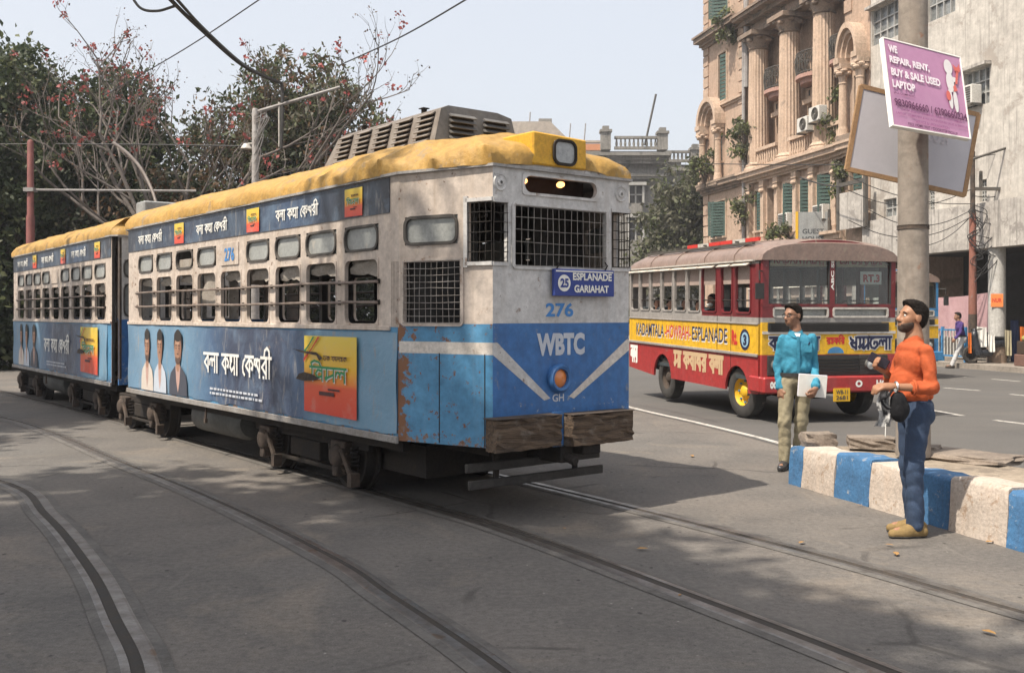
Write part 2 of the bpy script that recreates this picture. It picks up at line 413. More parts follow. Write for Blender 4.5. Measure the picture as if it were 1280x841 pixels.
def asphalt_material():
    B = NB('worn_asphalt'); v = B.coord()
    c = B.mix(B.ramp(B.noise(v, .3, 5, .6), .35, .65), (.092,.089,.086), (.115,.111,.106))
    c = B.mix(B.ramp(B.noise(B.coord((.25,1.6,1)), 1.0, 6, .6), .5, .8, 0, .5), c, (.15,.138,.124))
    g = B.noise(v, 120, 3, .7)
    c = B.mix(1.0, c, B.mix(B.ramp(g, .3, .7), (.7,)*3, (1.25,)*3), 'MULTIPLY')
    B.l(c, B.b.inputs['Base Color']); B.b.inputs['Roughness'].default_value = .85; B.b.inputs['Specular IOR Level'].default_value = .3
    B.bump(g, .4, .008); return B.m
M_GROUND = ground_material(); M_ASPH = asphalt_material()
struct(MB().add([(-150,-60,0),(150,-60,0),(150,240,0),(-150,240,0)], [(0,1,2,3)]).build('ground', M_GROUND))
def catmull(pts, n=10):
    P = [Vector((*p, 0)) if len(p) == 2 else Vector(p) for p in pts]; P = [P[0]*2-P[1]]+P+[P[-1]*2-P[-2]]; out = []
    for i in range(1, len(P)-2):
        a, b, c, d = P[i-1:i+3]
        for j in range(n):
            t = j/n; out.append(.5*((2*b)+(c-a)*t+(2*a-5*b+4*c-d)*t*t+(3*b-a-3*c+d)*t**3))
    out.append(P[-2]); return out
def ribbon(mb, path, prof, mi=None):
    """sweep a flat profile (offset, height) along a path on the ground"""
    rings = []
    for i, p in enumerate(path):
        d = path[min(i+1,len(path)-1)]-path[max(i-1,0)]; d.z = 0; d.normalize(); n = Vector((d.y,-d.x,0))
        rings.append([p+n*o+Vector((0,0,h)) for o, h in prof])
    o = len(mb.v); k = len(prof); mb.v += [tuple(q) for r in rings for q in r]
    for i in range(len(path)-1):
        for j in range(k-1):
            a = o+i*k+j; mb.f.append((a+1,a,a+k,a+k+1)); mb.m.append(mi[j] if mi else 0)
    return mb
# the road beside the tram tracks: its near edge follows the white line
edge = [ground_at(*p) for p in ((783,508),(820,517),(865,527),(940,545),(970,553))]
line = catmull([(.2,27),(1.2,21.5)]+[(p.x,p.y) for p in edge]+[(3.75,11.3),(4.35,9.4),(5.1,7.4),(6.4,4.2),(9,-2)], 6)
mb = MB(); far = [Vector((60, p.y*1.0+.0, 0)) for p in line]
for i in range(len(line)-1):
    mb.poly([(line[i].x-.12,line[i].y,.004),(line[i+1].x-.12,line[i+1].y,.004),(60,line[i+1].y,.004),(60,line[i].y,.004)])
mb.poly([(.08,27,.004),(60,27,.004),(60,110,.004),(-14,110,.004)])
road = struct(mb.build('road', M_ASPH, recalc=False))
M_PAINT = mat('road_paint', (.52,.50,.46), (.42,.40,.37), rough=.8, scale=6, dirt=(.2,.19,.17), damt=.75, dscale=9)
def marking(pts, w):
    mb = MB(); ribbon(mb, [Vector((p[0],p[1],0)) for p in pts], [(-w/2,.008),(w/2,.008)]); return mb.build('lane_marking', M_PAINT, road)
marking([p for p in line if 11.9 < p.y < 22], .10)
for a, b in (((1180,485),(1225,488.5)),((1263,493),(1300,496.5)),((1165,513),(1203,520)),((1243,525.5),(1300,532.5)),((1240,474),(1275,477)),((1192,470.5),(1208,471.5))):
    A, Bp = ground_at(*a), ground_at(*b); marking([A, Bp], .12)
M_STEEL = mat('rail_steel', (.25,.235,.22), (.15,.13,.115), rough=.42, metal=.7, scale=5, dirt=(.14,.085,.05), damt=.5, dscale=6)
M_GROOVE = mat('groove_grime', (.030,.027,.024), (.055,.045,.036), rough=.9, scale=8)
M_GROUT = mat('rail_grout', (.14,.13,.118), (.10,.094,.087), rough=.9, scale=2.5, bump=.5, bscale=40, dirt=(.075,.068,.06), damt=.6, dscale=5)
def rail(pts, side, label, gw=.05):
    p = catmull(pts, 8); mb = MB(); s = side
    prof = [(-.12,.0045),(-.06,.010),(-.045,.0125),(.012,.0125),(.018,.006),(.018+gw,.006),(.024+gw,.0115),(.05+gw,.0115),(.065+gw,.009),(.12+gw,.0045)]
    prof = [(a*s, b) for a, b in prof]; mi = [2,0,0,1,1,1,0,0,2]
    if s < 0: prof = prof[::-1]; mi = mi[::-1]
    ribbon(mb, p, prof, mi)
    return tag(mb.build('tram_rail', [M_STEEL, M_GROOVE, M_GROUT]), label, 'tram rail', 'grooved tram rails set in the street')
G = lambda *ps: [(ground_at(*p).x, ground_at(*p).y) for p in ps]
def back(p, ang, L): return (p[0]-math.sin(R(ang))*L, p[1]+math.cos(R(ang))*L)
a0 = G((480,620),(640,667.5),(850,745),(1090,838)); a1 = G((680,608),(1003,688),(1280,765))
rail([back(a0[0],39,19), back(a0[0],38,9)]+a0+[(2.55,2.9),(3.2,1.2),(3.7,-.8)], -1, 'dark grooved rail under the near wheels of the blue tram, running to the bottom right', .055)
rail([back(a1[0],39,20.5), back(a1[0],38,10.5), back(a1[0],37,2.2)]+a1+[(3.75,3.9),(4.4,2.2),(5.2,0)], 1, 'steel rail emerging from under the tram bumper and passing before the orange shirted man', .04)
b1 = G((0,522.5),(161,584),(274,631),(412.5,700),(480,745),(620,841)); b0 = G((0,600),(65,645),(120,710),(155,775),(185,841))
rail([(-19.5,24.5),(-13.2,19.9)]+b1+[(.42,3.4),(.9,1.6),(1.2,0)], -1, 'pale worn rail crossing the left foreground between tram and curved rail', .03)
rail([(-18.8,19.4),(-13.2,15.7),(-8.7,12.6)]+b0+[(-1.32,3.6),(-1.0,2.2),(-.8,.6)], 1, 'strongly curved rail with wide dark groove in the bottom left corner', .05)

# traffic island with painted kerb stones
M_KW = mat('kerb_white', (.50,.435,.375), (.43,.365,.31), rough=.85, scale=4, bump=.55, bscale=22, dirt=(.30,.215,.15), damt=.62, dscale=9, streak=(.5,.40,.32), samt=.45)
M_KB = mat('kerb_blue', (.055,.165,.33), (.045,.13,.26), rough=.8, scale=4, bump=.5, bscale=22, dirt=(.30,.31,.32), damt=.55, dscale=11, streak=(.05,.09,.16), samt=.5)
M_SAND = mat('island_sand', (.34,.285,.22), (.26,.215,.165), rough=.95, scale=1.6, bump=.8, bscale=14, dirt=(.17,.14,.11), damt=.7, dscale=4)
isl = struct(bpy.data.objects.new('traffic_island', None)); COL.objects.link(isl)
KD = Vector((.29,-.957,0)).normalized(); KN = Vector((KD.y,-KD.x,0))     # along the kerb towards the camera; outward to the left
KN = KN if KN.x < 0 else -KN
K0 = Vector((2.70,9.72,0))
bt = [.0,.22,.74,1.24,1.71,2.2,2.78,3.35,3.92,4.5,5.1,5.7]
for i in range(len(bt)-1):
    a, b = bt[i]+.004, bt[i+1]-.004; mb = MB(); n = 5; rows = []
    h = .385+.012*((i*7)%3-1)+.004*i; pr = [(0,0),(.008,.1),(.014,.22),(.022,h-.03),(.035,h-.008),(.06,h),(.30,h-.004),(.30,0)]
    for j in range(n+1):
        t = a+(b-a)*j/n; rows.append([K0+KD*t-KN*(o+random.uniform(-.009,.009))+Vector((0,0,z+(random.uniform(-.008,.008) if z > .05 else 0))) for o, z in pr])
    k = len(pr); mb.v += [tuple(q) for r in rows for q in r]
    for j in range(n):
        for q in range(k-1): mb.f.append((j*k+q, j*k+q+1, (j+1)*k+q+1, (j+1)*k+q)); mb.m.append(0)
    mb.f.append(tuple(range(k-1,-1,-1))); mb.m.append(0); mb.f.append(tuple(n*k+q for q in range(k))); mb.m.append(0)
    ob = mb.build('kerb_stone', M_KB if i%2 == 0 else M_KW, isl, smooth=True, ang=50, recalc=True)
# nose and back edge of the island, low concrete
mb = MB(); pts = [K0+KD*.02-KN*.12, K0-KD*.0-KN*.2, K0-KD*.02-KN*.5, Vector((3.42,9.86,0)), Vector((3.9,9.2,0)), Vector((4.42,8.35,0)), Vector((5.15,7.0,0)), Vector((6.4,4.4,0)), Vector((4.6,3.6,0))]
top = [(p.x,p.y,.345) for p in pts[:-1]]+[(K0+KD*6.0-KN*.12).to_tuple()[:2]+(.345,)]
bot = [(p[0],p[1],0) for p in top]; n = len(top)
mb.add(top+bot, [tuple(range(n))]+[(i,i+n,(i+1)%n+n,(i+1)%n) for i in range(n)])
mb.build('island_top', M_SAND, isl, recalc=True)
M_STONE = mat('rough_stone', (.25,.205,.165), (.17,.14,.115), rough=.9, scale=5, bump=.8, bscale=16)
def rock(c, d, seed, name, label, rz=0.):
    rg = random.Random(seed); bm = bmesh.new(); bmesh.ops.create_cube(bm, size=1)
    bmesh.ops.subdivide_edges(bm, edges=bm.edges[:], cuts=3, use_grid_fill=True)
    for v in bm.verts:
        l = v.co.length; f = .5*(1+.5/max(abs(v.co.x),abs(v.co.y),abs(v.co.z))*.0+.35*(.5/l))/.675+rg.uniform(-.08,.08)
        v.co = Vector((v.co.x*d[0]*f*1.3, v.co.y*d[1]*f*1.3, v.co.z*d[2]*f*1.3))
        v.co.rotate(Matrix.Rotation(rz,3,'Z'))
    me = bpy.data.meshes.new(name); bm.to_mesh(me); bm.free(); me.materials.append(M_STONE)
    o = link(name, me, None, c); return tag(o, label, 'stone')
rock((2.99,9.72,.42), (.24,.22,.13), 1, 'stone_block', 'small brown stone lying on the island end behind the blue kerb')
rock((3.47,9.62,.42), (.34,.26,.085), 2, 'stone_slab', 'flat brown slab on the traffic island left of the jeans wearer', -.3)
rock((4.10,8.95,.37), (.62,.42,.06), 3, 'stone_slab', 'low broken sandy slab on the island right of the jeans wearer', -.9)
rock((3.78,9.28,.39), (.3,.22,.08), 4, 'stone_slab', 'dark edged rubble slab on the island, just behind the jeans wearer', -.6)

# ------------------------------------------------------------------ trees
def leaf_mat(name, c1, c2, tr=.3):
    if name in MATS: return MATS[name]
    B = NB(name); v = B.coord(); n = B.noise(v, .9, 4, .7); n2 = B.noise(v, 9, 2, .7)
    c = B.mix(B.ramp(n, .3, .7), c1, c2); c = B.mix(1.0, c, B.mix(B.ramp(n2, .25, .75), (.55,)*3, (1.35,)*3), 'MULTIPLY')
    B.l(c, B.b.inputs['Base Color']); B.b.inputs['Roughness'].default_value = .55; B.b.inputs['Specular IOR Level'].default_value = .35
    t = B.n('ShaderNodeBsdfTranslucent'); B.l(c, t.inputs[0]); mx = B.n('ShaderNodeMixShader'); mx.inputs[0].default_value = tr
    B.l(B.b.outputs[0], mx.inputs[1]); B.l(t.outputs[0], mx.inputs[2]); B.l(mx.outputs[0], B.t.nodes['Material Output'].inputs['Surface'])
    MATS[name] = B.m; return B.m
M_LEAF_D = leaf_mat('leaf_dark', (.028,.045,.018), (.048,.066,.026)); M_LEAF_M = leaf_mat('leaf_mid', (.085,.105,.045), (.115,.125,.055))
M_LEAF_L = leaf_mat('leaf_light', (.12,.15,.05), (.17,.19,.07)); M_LEAF_G = leaf_mat('leaf_dusty', (.10,.10,.065), (.135,.13,.088))
M_LEAF_R = leaf_mat('leaf_dry', (.14,.075,.035), (.10,.07,.04))
M_BARK = mat('bark', (.115,.09,.07), (.07,.055,.045), rough=.95, scale=3, bump=.8, bscale=14)
M_BARK_G = mat('bark_grey', (.16,.14,.125), (.10,.085,.075), rough=.95, scale=3, bump=.7, bscale=14)
M_RED = leaf_mat('flower_red', (.29,.06,.055), (.36,.11,.10), .25)
def leaf_cloud(P, size, rng, droop=0., long=1.6):
    n = len(P); a = rng.normal(size=(n,3)); a[:,2] -= droop; a /= np.linalg.norm(a, axis=1)[:,None]
    b = rng.normal(size=(n,3)); b -= a*(a*b).sum(1)[:,None]; b /= np.linalg.norm(b, axis=1)[:,None]
    s = size*rng.uniform(.6,1.4,n)[:,None]
    w = np.cross(a,b)
    v = np.stack([P-a*s*long/2, P+b*s*.42+w*s*.1, P+a*s*long/2, P-b*s*.42+w*s*.1], 1).reshape(-1,3)
    return v, np.arange(4*n).reshape(-1,4)
def blob_points(blobs, n, clump, rng, shell=.55):
    vol = np.array([r[0]*r[1]*r[2] for _, r in blobs])**.75; vol /= vol.sum(); out = []; cl = []
    for (c, r), f in zip(blobs, vol):
        m = max(10, int(n*f)); nc = max(6, int(m/70)); d = rng.normal(size=(nc,3)); d /= np.linalg.norm(d,axis=1)[:,None]
        cc = d*(shell+(1-shell)*rng.random(nc)**.7)[:,None]*np.array(r)[None]
        cc *= (1+.18*np.sin(d[:,0]*5+c[0])*np.cos(d[:,2]*6+c[1]))[:,None]
        pick = rng.integers(0,nc,m); p = cc[pick]+rng.normal(size=(m,3))*clump*rng.uniform(.5,1.3,nc)[pick][:,None]
        out.append(p+np.array(c)); cl.append(cc+np.array(c))
    return np.concatenate(out), np.concatenate(cl)
def tree(name, label, base, blobs, n, leaf, mats, seed, trunk_r=.2, clump=.32, limbs=26, bark=None, droop=.2, wts=None, group=None, cat='tree', long=1.6):
    rng = np.random.default_rng(seed); t = thing(name, label, cat, base, 0, group); base = np.array(base)
    P, C = blob_points(blobs, n, clump, rng); v, f = leaf_cloud(P-base, leaf, rng, droop, long)
    mi = rng.choice(len(mats), size=len(f), p=wts)
    cid = np.floor(P*1.1).astype(int); hsh = (cid[:,0]*73+cid[:,1]*151+cid[:,2]*283)%len(mats); mi = np.where(rng.random(len(f)) < .6, hsh, mi)
    raw('crown', v, f, mats, t, smooth=False, mi=mi)
    mid = np.mean([c for c, _ in blobs], axis=0)-base; rg = random.Random(seed); mb = MB()
    zt = max(.8, min(c[2]-r[2]*.75 for c, r in blobs)-base[2]); fork = Vector((mid[0]*.35, mid[1]*.35, zt))
    mb.tube([(0,0,-.1),(mid[0]*.1,mid[1]*.1,zt*.5),fork], [trunk_r*1.25,trunk_r,trunk_r*.85], 10)
    idx = rng.choice(len(C), min(limbs,len(C)), replace=False)
    for i in idx:
        e = Vector(C[i]-base); m1 = fork.lerp(e,.35)+Vector((rg.uniform(-.3,.3),rg.uniform(-.3,.3),.35)); m2 = fork.lerp(e,.7)+Vector((rg.uniform(-.3,.3),rg.uniform(-.3,.3),.3))
        mb.tube([fork,m1,m2,e], [trunk_r*.5,trunk_r*.3,trunk_r*.18,trunk_r*.06], 6)
    mb.build('trunk', bark or M_BARK, t, smooth=True, ang=70); return t
# ------------------------------------------------------------------ buildings along the street
BP0 = Vector((15.0,30.6,0)); BROT = math.atan2(.974,-.227)
_d = Vector((-.227,.974,0)).normalized(); _n = Vector((-_d.y,_d.x,0))
def bw(s, y, z=0.): return BP0+_d*s+_n*y+Vector((0,0,z))          # building coordinates -> world
M_PEACH = mat('peach_stucco', (.46,.335,.25), (.38,.27,.20), rough=.9, scale=.8, bump=.4, bscale=5, streak=(.20,.15,.11), samt=.55, dirt=(.25,.20,.15), damt=.62, dscale=1.1)
M_PEACH_L = mat('peach_trim', (.52,.39,.295), (.44,.325,.24), rough=.9, scale=1.2, streak=(.26,.20,.15), samt=.6, dirt=(.27,.21,.16), damt=.55, dscale=2)
M_GRIME = mat('cornice_grime', (.30,.22,.165), (.20,.155,.12), rough=.95, scale=1.3, dirt=(.1,.085,.07), damt=.75, dscale=2)
M_SHUT = mat('shutter_green', (.055,.10,.085), (.04,.075,.066), rough=.7, scale=2, fine=.2)
M_DARKWIN = mat('dark_window', (.035,.035,.035), (.06,.058,.055), rough=.25, scale=1)
M_IRON = mat('old_iron', (.06,.06,.055), (.10,.085,.07), rough=.7, scale=6)
M_WHITEWALL = mat('white_plaster', (.53,.50,.45), (.44,.41,.37), rough=.92, scale=.35, bump=.5, bscale=3, streak=(.24,.22,.20), samt=.6, dirt=(.31,.275,.24), damt=.72, dscale=.9)
M_BAND = mat('stained_parapet', (.48,.45,.41), (.36,.335,.305), rough=.95, scale=.7, bump=.6, bscale=5, streak=(.13,.12,.11), samt=.8, dirt=(.24,.22,.20), damt=.72, dscale=1.6)
M_GREYST = mat('grey_stone', (.26,.245,.22), (.19,.18,.16), rough=.95, scale=.5, streak=(.10,.095,.085), samt=.6, dirt=(.11,.105,.095), damt=.65, dscale=.9)
M_AC = mat('ac_white', (.62,.61,.57), (.52,.5,.46), rough=.6, scale=3, dirt=(.3,.26,.22), damt=.4)
M_PIPE = mat('drain_pipe', (.33,.32,.31), (.22,.2,.19), rough=.6, scale=2)
M_CONC = mat('pole_concrete', (.29,.25,.21), (.23,.2,.17), rough=.9, scale=1.2, bump=.35, bscale=14, streak=(.20,.155,.12), samt=.55, dirt=(.24,.12,.07), damt=.42, dscale=3.2)
# footpath under the arcades
fp = struct(MB().bx(-30,40,-4.2,1.3,0,.16).build('footpath', mat('footpath_slabs', (.30,.265,.225), (.22,.195,.165), rough=.95, scale=1, bump=.4), None, loc=BP0, rotz=BROT))
def bwindow(par, s0, s1, z0, z1, y, shut=0, arch=False, frame=M_PEACH_L, deep=.32, mull=True):
    mb = MB()                               # glass and dark room behind the reveal, with mullions
    mb.bx(s0,s1,y-deep-.06,y-deep,z0,z1); w = mb.build('window', M_DARKWIN, par)
    fr = MB(); b = .09
    fr.bx(s0-b,s0,y-.02,y+.06,z0-b,z1+b); fr.bx(s1,s1+b,y-.02,y+.06,z0-b,z1+b); fr.bx(s0,s1,y-.02,y+.07,z1,z1+b*1.3); fr.bx(s0-.05,s1+.05,y-.02,y+.16,z0-b,z0)
    fr.build('frame', frame, w)
    if mull:
        mu = MB(); c = (s0+s1)/2; mu.bx(c-.03,c+.03,y-deep,y-deep+.05,z0,z1); mu.bx(s0,s1,y-deep,y-deep+.045,z0+(z1-z0)*.66,z0+(z1-z0)*.66+.06)
        mu.build('mullion', M_SHUT, w)
    for k in range(shut):
        sh = MB(); W = (s1-s0)/2; hgt = (z1-z0)*(1 if k else .96); open_ = [.95, .3][k] if shut == 2 else .25
        x0 = s0 if k == 0 else s1; sg = 1 if k == 0 else -1; nsl = 12
        dx, dy = math.cos(open_)*sg, math.sin(open_)
        rot = Matrix(((dx,-dy*sg,0),(dy,dx*sg,0),(0,0,1)))
        for q in range(nsl): sh.box(Vector((x0+dx*W/2, y+.03+dy*W/2, z0+hgt*(q+.5)/nsl)), (W*.86,.05,hgt/nsl*.72), 0, rot)
        for e in (.04,.96): sh.box(Vector((x0+dx*W*e, y+.03+dy*W*e, z0+hgt/2)), (W*.1,.06,hgt), 0, rot)
        sh.build('shutter', M_SHUT, w)
    return w
def balcony(par, s0, s1, z, y, h=.95, out=.75):
    c = (s0+s1)/2; hw = (s1-s0)/2; arc = [(c+hw*math.cos(a), y+out*math.sin(a)**.7 if math.sin(a) > 0 else y) for a in [PI*i/16 for i in range(17)]]
    mb = MB(); mb.prism([(p[0],p[1],z-.16) for p in arc], (0,0,.16)); mb.prism([(c+(p[0]-c)*.86,y+(p[1]-y)*.8,z-.36) for p in arc], (0,0,.2))
    b = mb.build('balcony', mat('balcony_pink', (.46,.27,.22), (.36,.22,.18), rough=.9, scale=2, streak=(.2,.14,.11)), par)
    r = MB()
    for zz in (z+.08, z+.5, z+h): r.tube([(p[0],p[1]-.04,zz) for p in arc], .025, 5)
    fine = [(c+hw*.98*math.cos(a), y-.04+out*max(0,math.sin(a))**.7) for a in [PI*i/34 for i in range(35)]]
    for i, p in enumerate(fine): r.tube([(p[0],p[1],z),(p[0]+.03*(-1)**i,p[1]+.05,z+h*.5),(p[0],p[1],z+h)], .016, 4)
    for i in range(1,34,3): r.tube([(fine[i][0]+.09*math.cos(t),fine[i][1]+.02,z+.5+.2+.13*math.sin(t)) for t in [2*PI*j/8 for j in range(9)]], .014, 4)
    r.build('railing', M_IRON, b); return b
def column(par, s, y, z0, z1, r, name='column', mm=None):
    mb = MB(); n = 40; vs = []; H = z1-z0
    for t in [0,.25,.5,.75,1]:
        rad = r*(1-.14*t)
        for j in range(n): q = rad*(1 if j%2 else .93); a = 2*PI*j/n; vs.append((s+q*math.cos(a), y+q*math.sin(a), z0+.35+(H-1.15)*t))
    mb.add(vs, [(i*n+j, i*n+(j+1)%n, (i+1)*n+(j+1)%n, (i+1)*n+j) for i in range(4) for j in range(n)])
    mb.lathe([(r*1.35,0),(r*1.35,.1),(r*1.2,.16),(r*1.25,.22),(r*1.08,.3),(r,.36)], (s,y,z0), n=24)
    c = mb.build(name, mm or M_PEACH_L, par, smooth=True, ang=35)
    k = MB(); zc = z1-.8
    k.lathe([(r*.86,0),(r*1.0,.05),(r*.9,.1),(r*1.05,.35),(r*1.25,.55),(r*1.15,.6)], (s,y,zc), n=16)
    k.box((s,y,z1-.1), (r*2.9,r*2.9,.2))
    for a in range(8): k.lathe([(.02,-.09),(.13,-.06),(.16,0),(.13,.06),(.02,.09)], (s+r*1.18*math.cos(a*PI/4+PI/8), y+r*1.18*math.sin(a*PI/4+PI/8), zc+.42+.1*(a%2)), n=8)
    k.build('capital', M_GRIME if name == 'column' else M_PEACH_L, c, smooth=True); return c
def moulding(par, s0, s1, y, z, steps, name='cornice', m=None, ret=0.):
    """stepped band: steps = list of (height, projection)"""
    mb = MB(); zz = z
    for h, p in steps: mb.bx(s0-ret*p,s1+ret*p,y-.25,y+p,zz,zz+h); zz += h
    return mb.build(name, m or M_PEACH_L, par)
def ac_unit(name, label, par_s, y, z, split=False):
    t = thing(name, label, 'air conditioner', bw(par_s,y,z), BROT, 'air conditioners on the facades'); mb = MB(); mb.bx(-.4,.4,0,.38,-.3,.3); mb.build('casing', M_AC, t, bevel=.02)
    g = MB()
    if split:
        g.lathe([(.03,0),(.24,0),(.25,.02),(.23,.03)], (-.1,.385,0), 'Y', 20)
        for q in range(5): g.lathe([(.045*q+.03,.0),(.045*q+.04,.012)], (-.1,.39,0), 'Y', 16)
    else:
        for q in range(7): g.bx(-.34,.34,.38,.40,-.25+q*.075,-.21+q*.075)
    g.build('grille', M_IRON, t); b = MB(); b.bx(-.42,-.36,-.1,.4,-.36,-.3); b.bx(.36,.42,-.1,.4,-.36,-.3); b.build('bracket', M_IRON, t); return t

pb = thing('peach_building', 'ornate peach stucco building with giant columns, iron balconies and green shutters', 'building', BP0, BROT)
wins1 = [(15.56,16.35),(14.41,15.13),(12.64,13.68),(11.53,12.19),(9.8,10.82)]
mb = MB()
mb.panel((0,-.12,0),(1,0,0),(0,0,1),(0,1,0),(8.6,17.3),(4.4,8.2),[(a,b,5.54,7.38) for a, b in wins1],.3)
recw = [(13.95,14.9,12.0,13.6),(11.25,12.3,12.0,14.0),(8.75,9.6,12.0,14.0),(13.98,15.1,9.0,10.75),(11.2,12.4,8.9,10.65),(8.8,9.7,8.6,10.68)]
mb.panel((0,-1.0,0),(1,0,0),(0,0,1),(0,1,0),(8.6,17.3),(8.2,15.2),recw,.3)
mb.build('wall', M_PEACH, pb)
mb = MB(); mb.panel((0,0,0),(1,0,0),(0,0,1),(0,1,0),(17.26,21.9),(4.4,20.5),[(19.2,20.1,12.3,14.7),(19.3,21.0,5.55,7.34),(19.0,20.9,16.3,18.4),(19.6,20.6,9.3,11.4)],.35)
mb.bx(17.26,17.6,-1.3,-.352,4.4,20.5)
mb.build('corner_bay_wall', M_PEACH, pb)
mb = MB(); mb.panel((0,0,0),(1,0,0),(0,0,1),(0,1,0),(6.92,8.62),(4.4,20.5),[(7.3,7.9,9.0,10.8),(7.35,8.2,5.6,7.3)],.35); mb.bx(8.3,8.62,-1.3,-.352,4.4,20.5); mb.build('end_bay_wall', M_PEACH, pb)
mb = MB(); mb.bx(6.95,21.88,-12,-1.32,0,20.4); mb.bx(8.62,17.3,-1.3,-.45,15.9,20.4); mb.build('building_mass', M_PEACH, pb)
mb = MB(); mb.panel((0,-.05,0),(1,0,0),(0,0,1),(0,1,0),(6.92,21.9),(.16,4.4),[(7.4,9.8,.16,3.5),(10.4,13,.16,3.5),(13.6,16.4,.16,3.5),(17.4,20.9,.16,3.5)],.3); mb.build('shop_front_wall', M_PEACH, pb)
for a, b in ((7.4,9.8),(10.4,13),(13.6,16.4),(17.4,20.9)): MB().bx(a,b,-.9,-.8,.16,3.5).build('shop_opening', M_DARKWIN, pb)
for i, (a, b) in enumerate(wins1): bwindow(pb, a, b, 5.54, 7.38, -.12, [1,0,2,2,2][i])
for i, (a, b, c, d) in enumerate(recw): bwindow(pb, a, b, c, d, -1.0, [1,0,2,0,0,0][i])
bwindow(pb, 19.2,20.1,12.3,14.7,0,1); bwindow(pb, 19.3,21.0,5.55,7.34,0,2); bwindow(pb, 19.0,20.9,16.3,18.4,0,2); bwindow(pb, 19.6,20.6,9.3,11.4,0,0); bwindow(pb,7.3,7.9,9.0,10.8,0,0); bwindow(pb,7.35,8.2,5.6,7.3,0,1)
for s in (16.35,13.42,10.58): column(pb, s, -.25, 8.35, 14.75, .50)
for s in (16.75,15.35,14.05,12.42,11.02,9.3): mb = MB(); mb.bx(s-.14,s+.14,-.13,.1,5.2,7.75); mb.bx(s-.2,s+.2,-.13,.14,7.5,7.75); mb.lathe([(.02,-.1),(.14,-.06),(.16,0),(.1,.1)], (s,.12,7.3), n=8); mb.build('pilaster', M_PEACH_L, pb)
moulding(pb, 8.62,17.3,-.1,4.5,[(.15,.2),(.2,.32),(.12,.5)]); moulding(pb, 8.64,17.26,-.1,7.78,[(.1,.18),(.14,.3),(.2,.52),(.1,.62)])
moulding(pb, 17.26,21.9,0,7.8,[(.1,.14),(.14,.25),(.2,.45),(.1,.52)],m=M_GRIME); moulding(pb, 6.92,8.62,0,7.8,[(.1,.14),(.14,.25),(.2,.45),(.1,.52)])
moulding(pb, 8.5,17.3,-.3,14.75,[(.22,.25),(.3,.18),(.2,.55),(.14,.95),(.12,1.05)],m=M_GRIME); moulding(pb, 17.26,21.9,0,15.4,[(.1,.15),(.15,.3),(.22,.62),(.1,.72)],m=M_GRIME)
moulding(pb, 6.92,8.5,0,15.2,[(.1,.15),(.15,.3),(.22,.62)],m=M_GRIME); moulding(pb, 17.3,21.88,0,11.95,[(.1,.1),(.12,.2)])
for a, b in ((14.0,15.9),(11.1,13.05),(8.68,10.25)):
    balcony(pb, a, b, 11.85, -1.0, .95, 1.05)
    mb = MB(); mb.bx(a+.1,b-.1,-1.0,-.75,11.0,11.45); mb.bx(a+.1,b-.1,-1.0,-.6,10.75,10.95); mb.build('balcony_panel', M_PEACH_L, pb)
    mb = MB(); [mb.bx(a+.4+q*.35,a+.52+q*.35,-.76,-.74,11.1,11.35) for q in range(4)]; mb.build('vent_slots', M_DARKWIN, pb)
for a, b in ((14.0,15.95),(11.1,12.95),(8.65,10.1)):              # balustrades between the column bases
    mb = MB(); mb.bx(a,b,-.1,.12,8.38,8.5); mb.bx(a,b,-.12,.14,9.15,9.3); n = int((b-a)/.2)
    for q in range(n): mb.lathe([(.05,0),(.075,.12),(.045,.3),(.06,.5),(.05,.66)], (a+(q+.5)*(b-a)/n,.01,8.5), n=8)
    mb.build('balustrade', M_PEACH_L, pb, smooth=True)
def aedicule(s0, s1, z, top, par):
    c = (s0+s1)/2; hw = (s1-s0)/2; mb = MB(); arc = [PI*i/14 for i in range(15)]
    for ro, ri, p in ((1,.82,.55),(.84,.68,.4),(.7,.56,.25)):
        o = [(c+hw*ro*math.cos(a), top*ro*math.sin(a)) for a in arc]; q = [(c+hw*ri*math.cos(a), top*ri*math.sin(a)) for a in arc]
        for i in range(14): mb.prism([(o[i][0],0,z+o[i][1]),(o[i+1][0],0,z+o[i+1][1]),(q[i+1][0],0,z+q[i+1][1]),(q[i][0],0,z+q[i][1])], (0,p,0))
    mb.bx(s0-.06,s0+hw*.4,0,.58,z-.22,z); mb.bx(s1-hw*.4,s1+.06,0,.58,z-.22,z)
    mb.build('arched_pediment', M_PEACH_L, par, recalc=True)
    for s in (s0+hw*.2, s1-hw*.2): column(par, s, .28, z-3.0, z-.22, .17, 'small_column')
    MB().bx(s0-.05,s1+.05,-.1,.5,z-3.25,z-3.0).build('ledge', M_GRIME, par)
aedicule(19.4,21.75,11.35,1.3,pb); aedicule(7.0,8.45,11.55,1.25,pb)
mb = MB()                                                          # corner blocks of the bays
for z in np.arange(4.6,20,.55): mb.bx(17.3,17.85,0,.06,z,z+.48); mb.bx(8.1,8.6,0,.06,z,z+.48) if z > 13 else None; mb.bx(21.3,21.9,0,.06,z,z+.48)
mb.build('quoins', M_PEACH, pb)
MB().tube([(17.12,.12,4.2),(17.12,.12,14.7)], .09, 8).build('drain_pipe', M_PIPE, pb, smooth=True); MB().tube([(17.0,.05,12.4),(17.0,.05,16.6)], .13, 8).build('drain_pipe', M_PIPE, pb, smooth=True)
ac_unit('air_conditioner', 'left one of the two white air conditioners on the peach balcony rail', 11.0, .15, 9.5, True); ac_unit('air_conditioner', 'right one of the two white air conditioners on the peach balcony rail', 10.05, .15, 9.75, True)
ac_unit('air_conditioner', 'window air conditioner below a green shutter on the peach building, beside the plant', 13.1, -.1, 5.75); ac_unit('air_conditioner', 'window air conditioner under the rightmost shuttered window of the peach building', 10.2, -.1, 5.8)
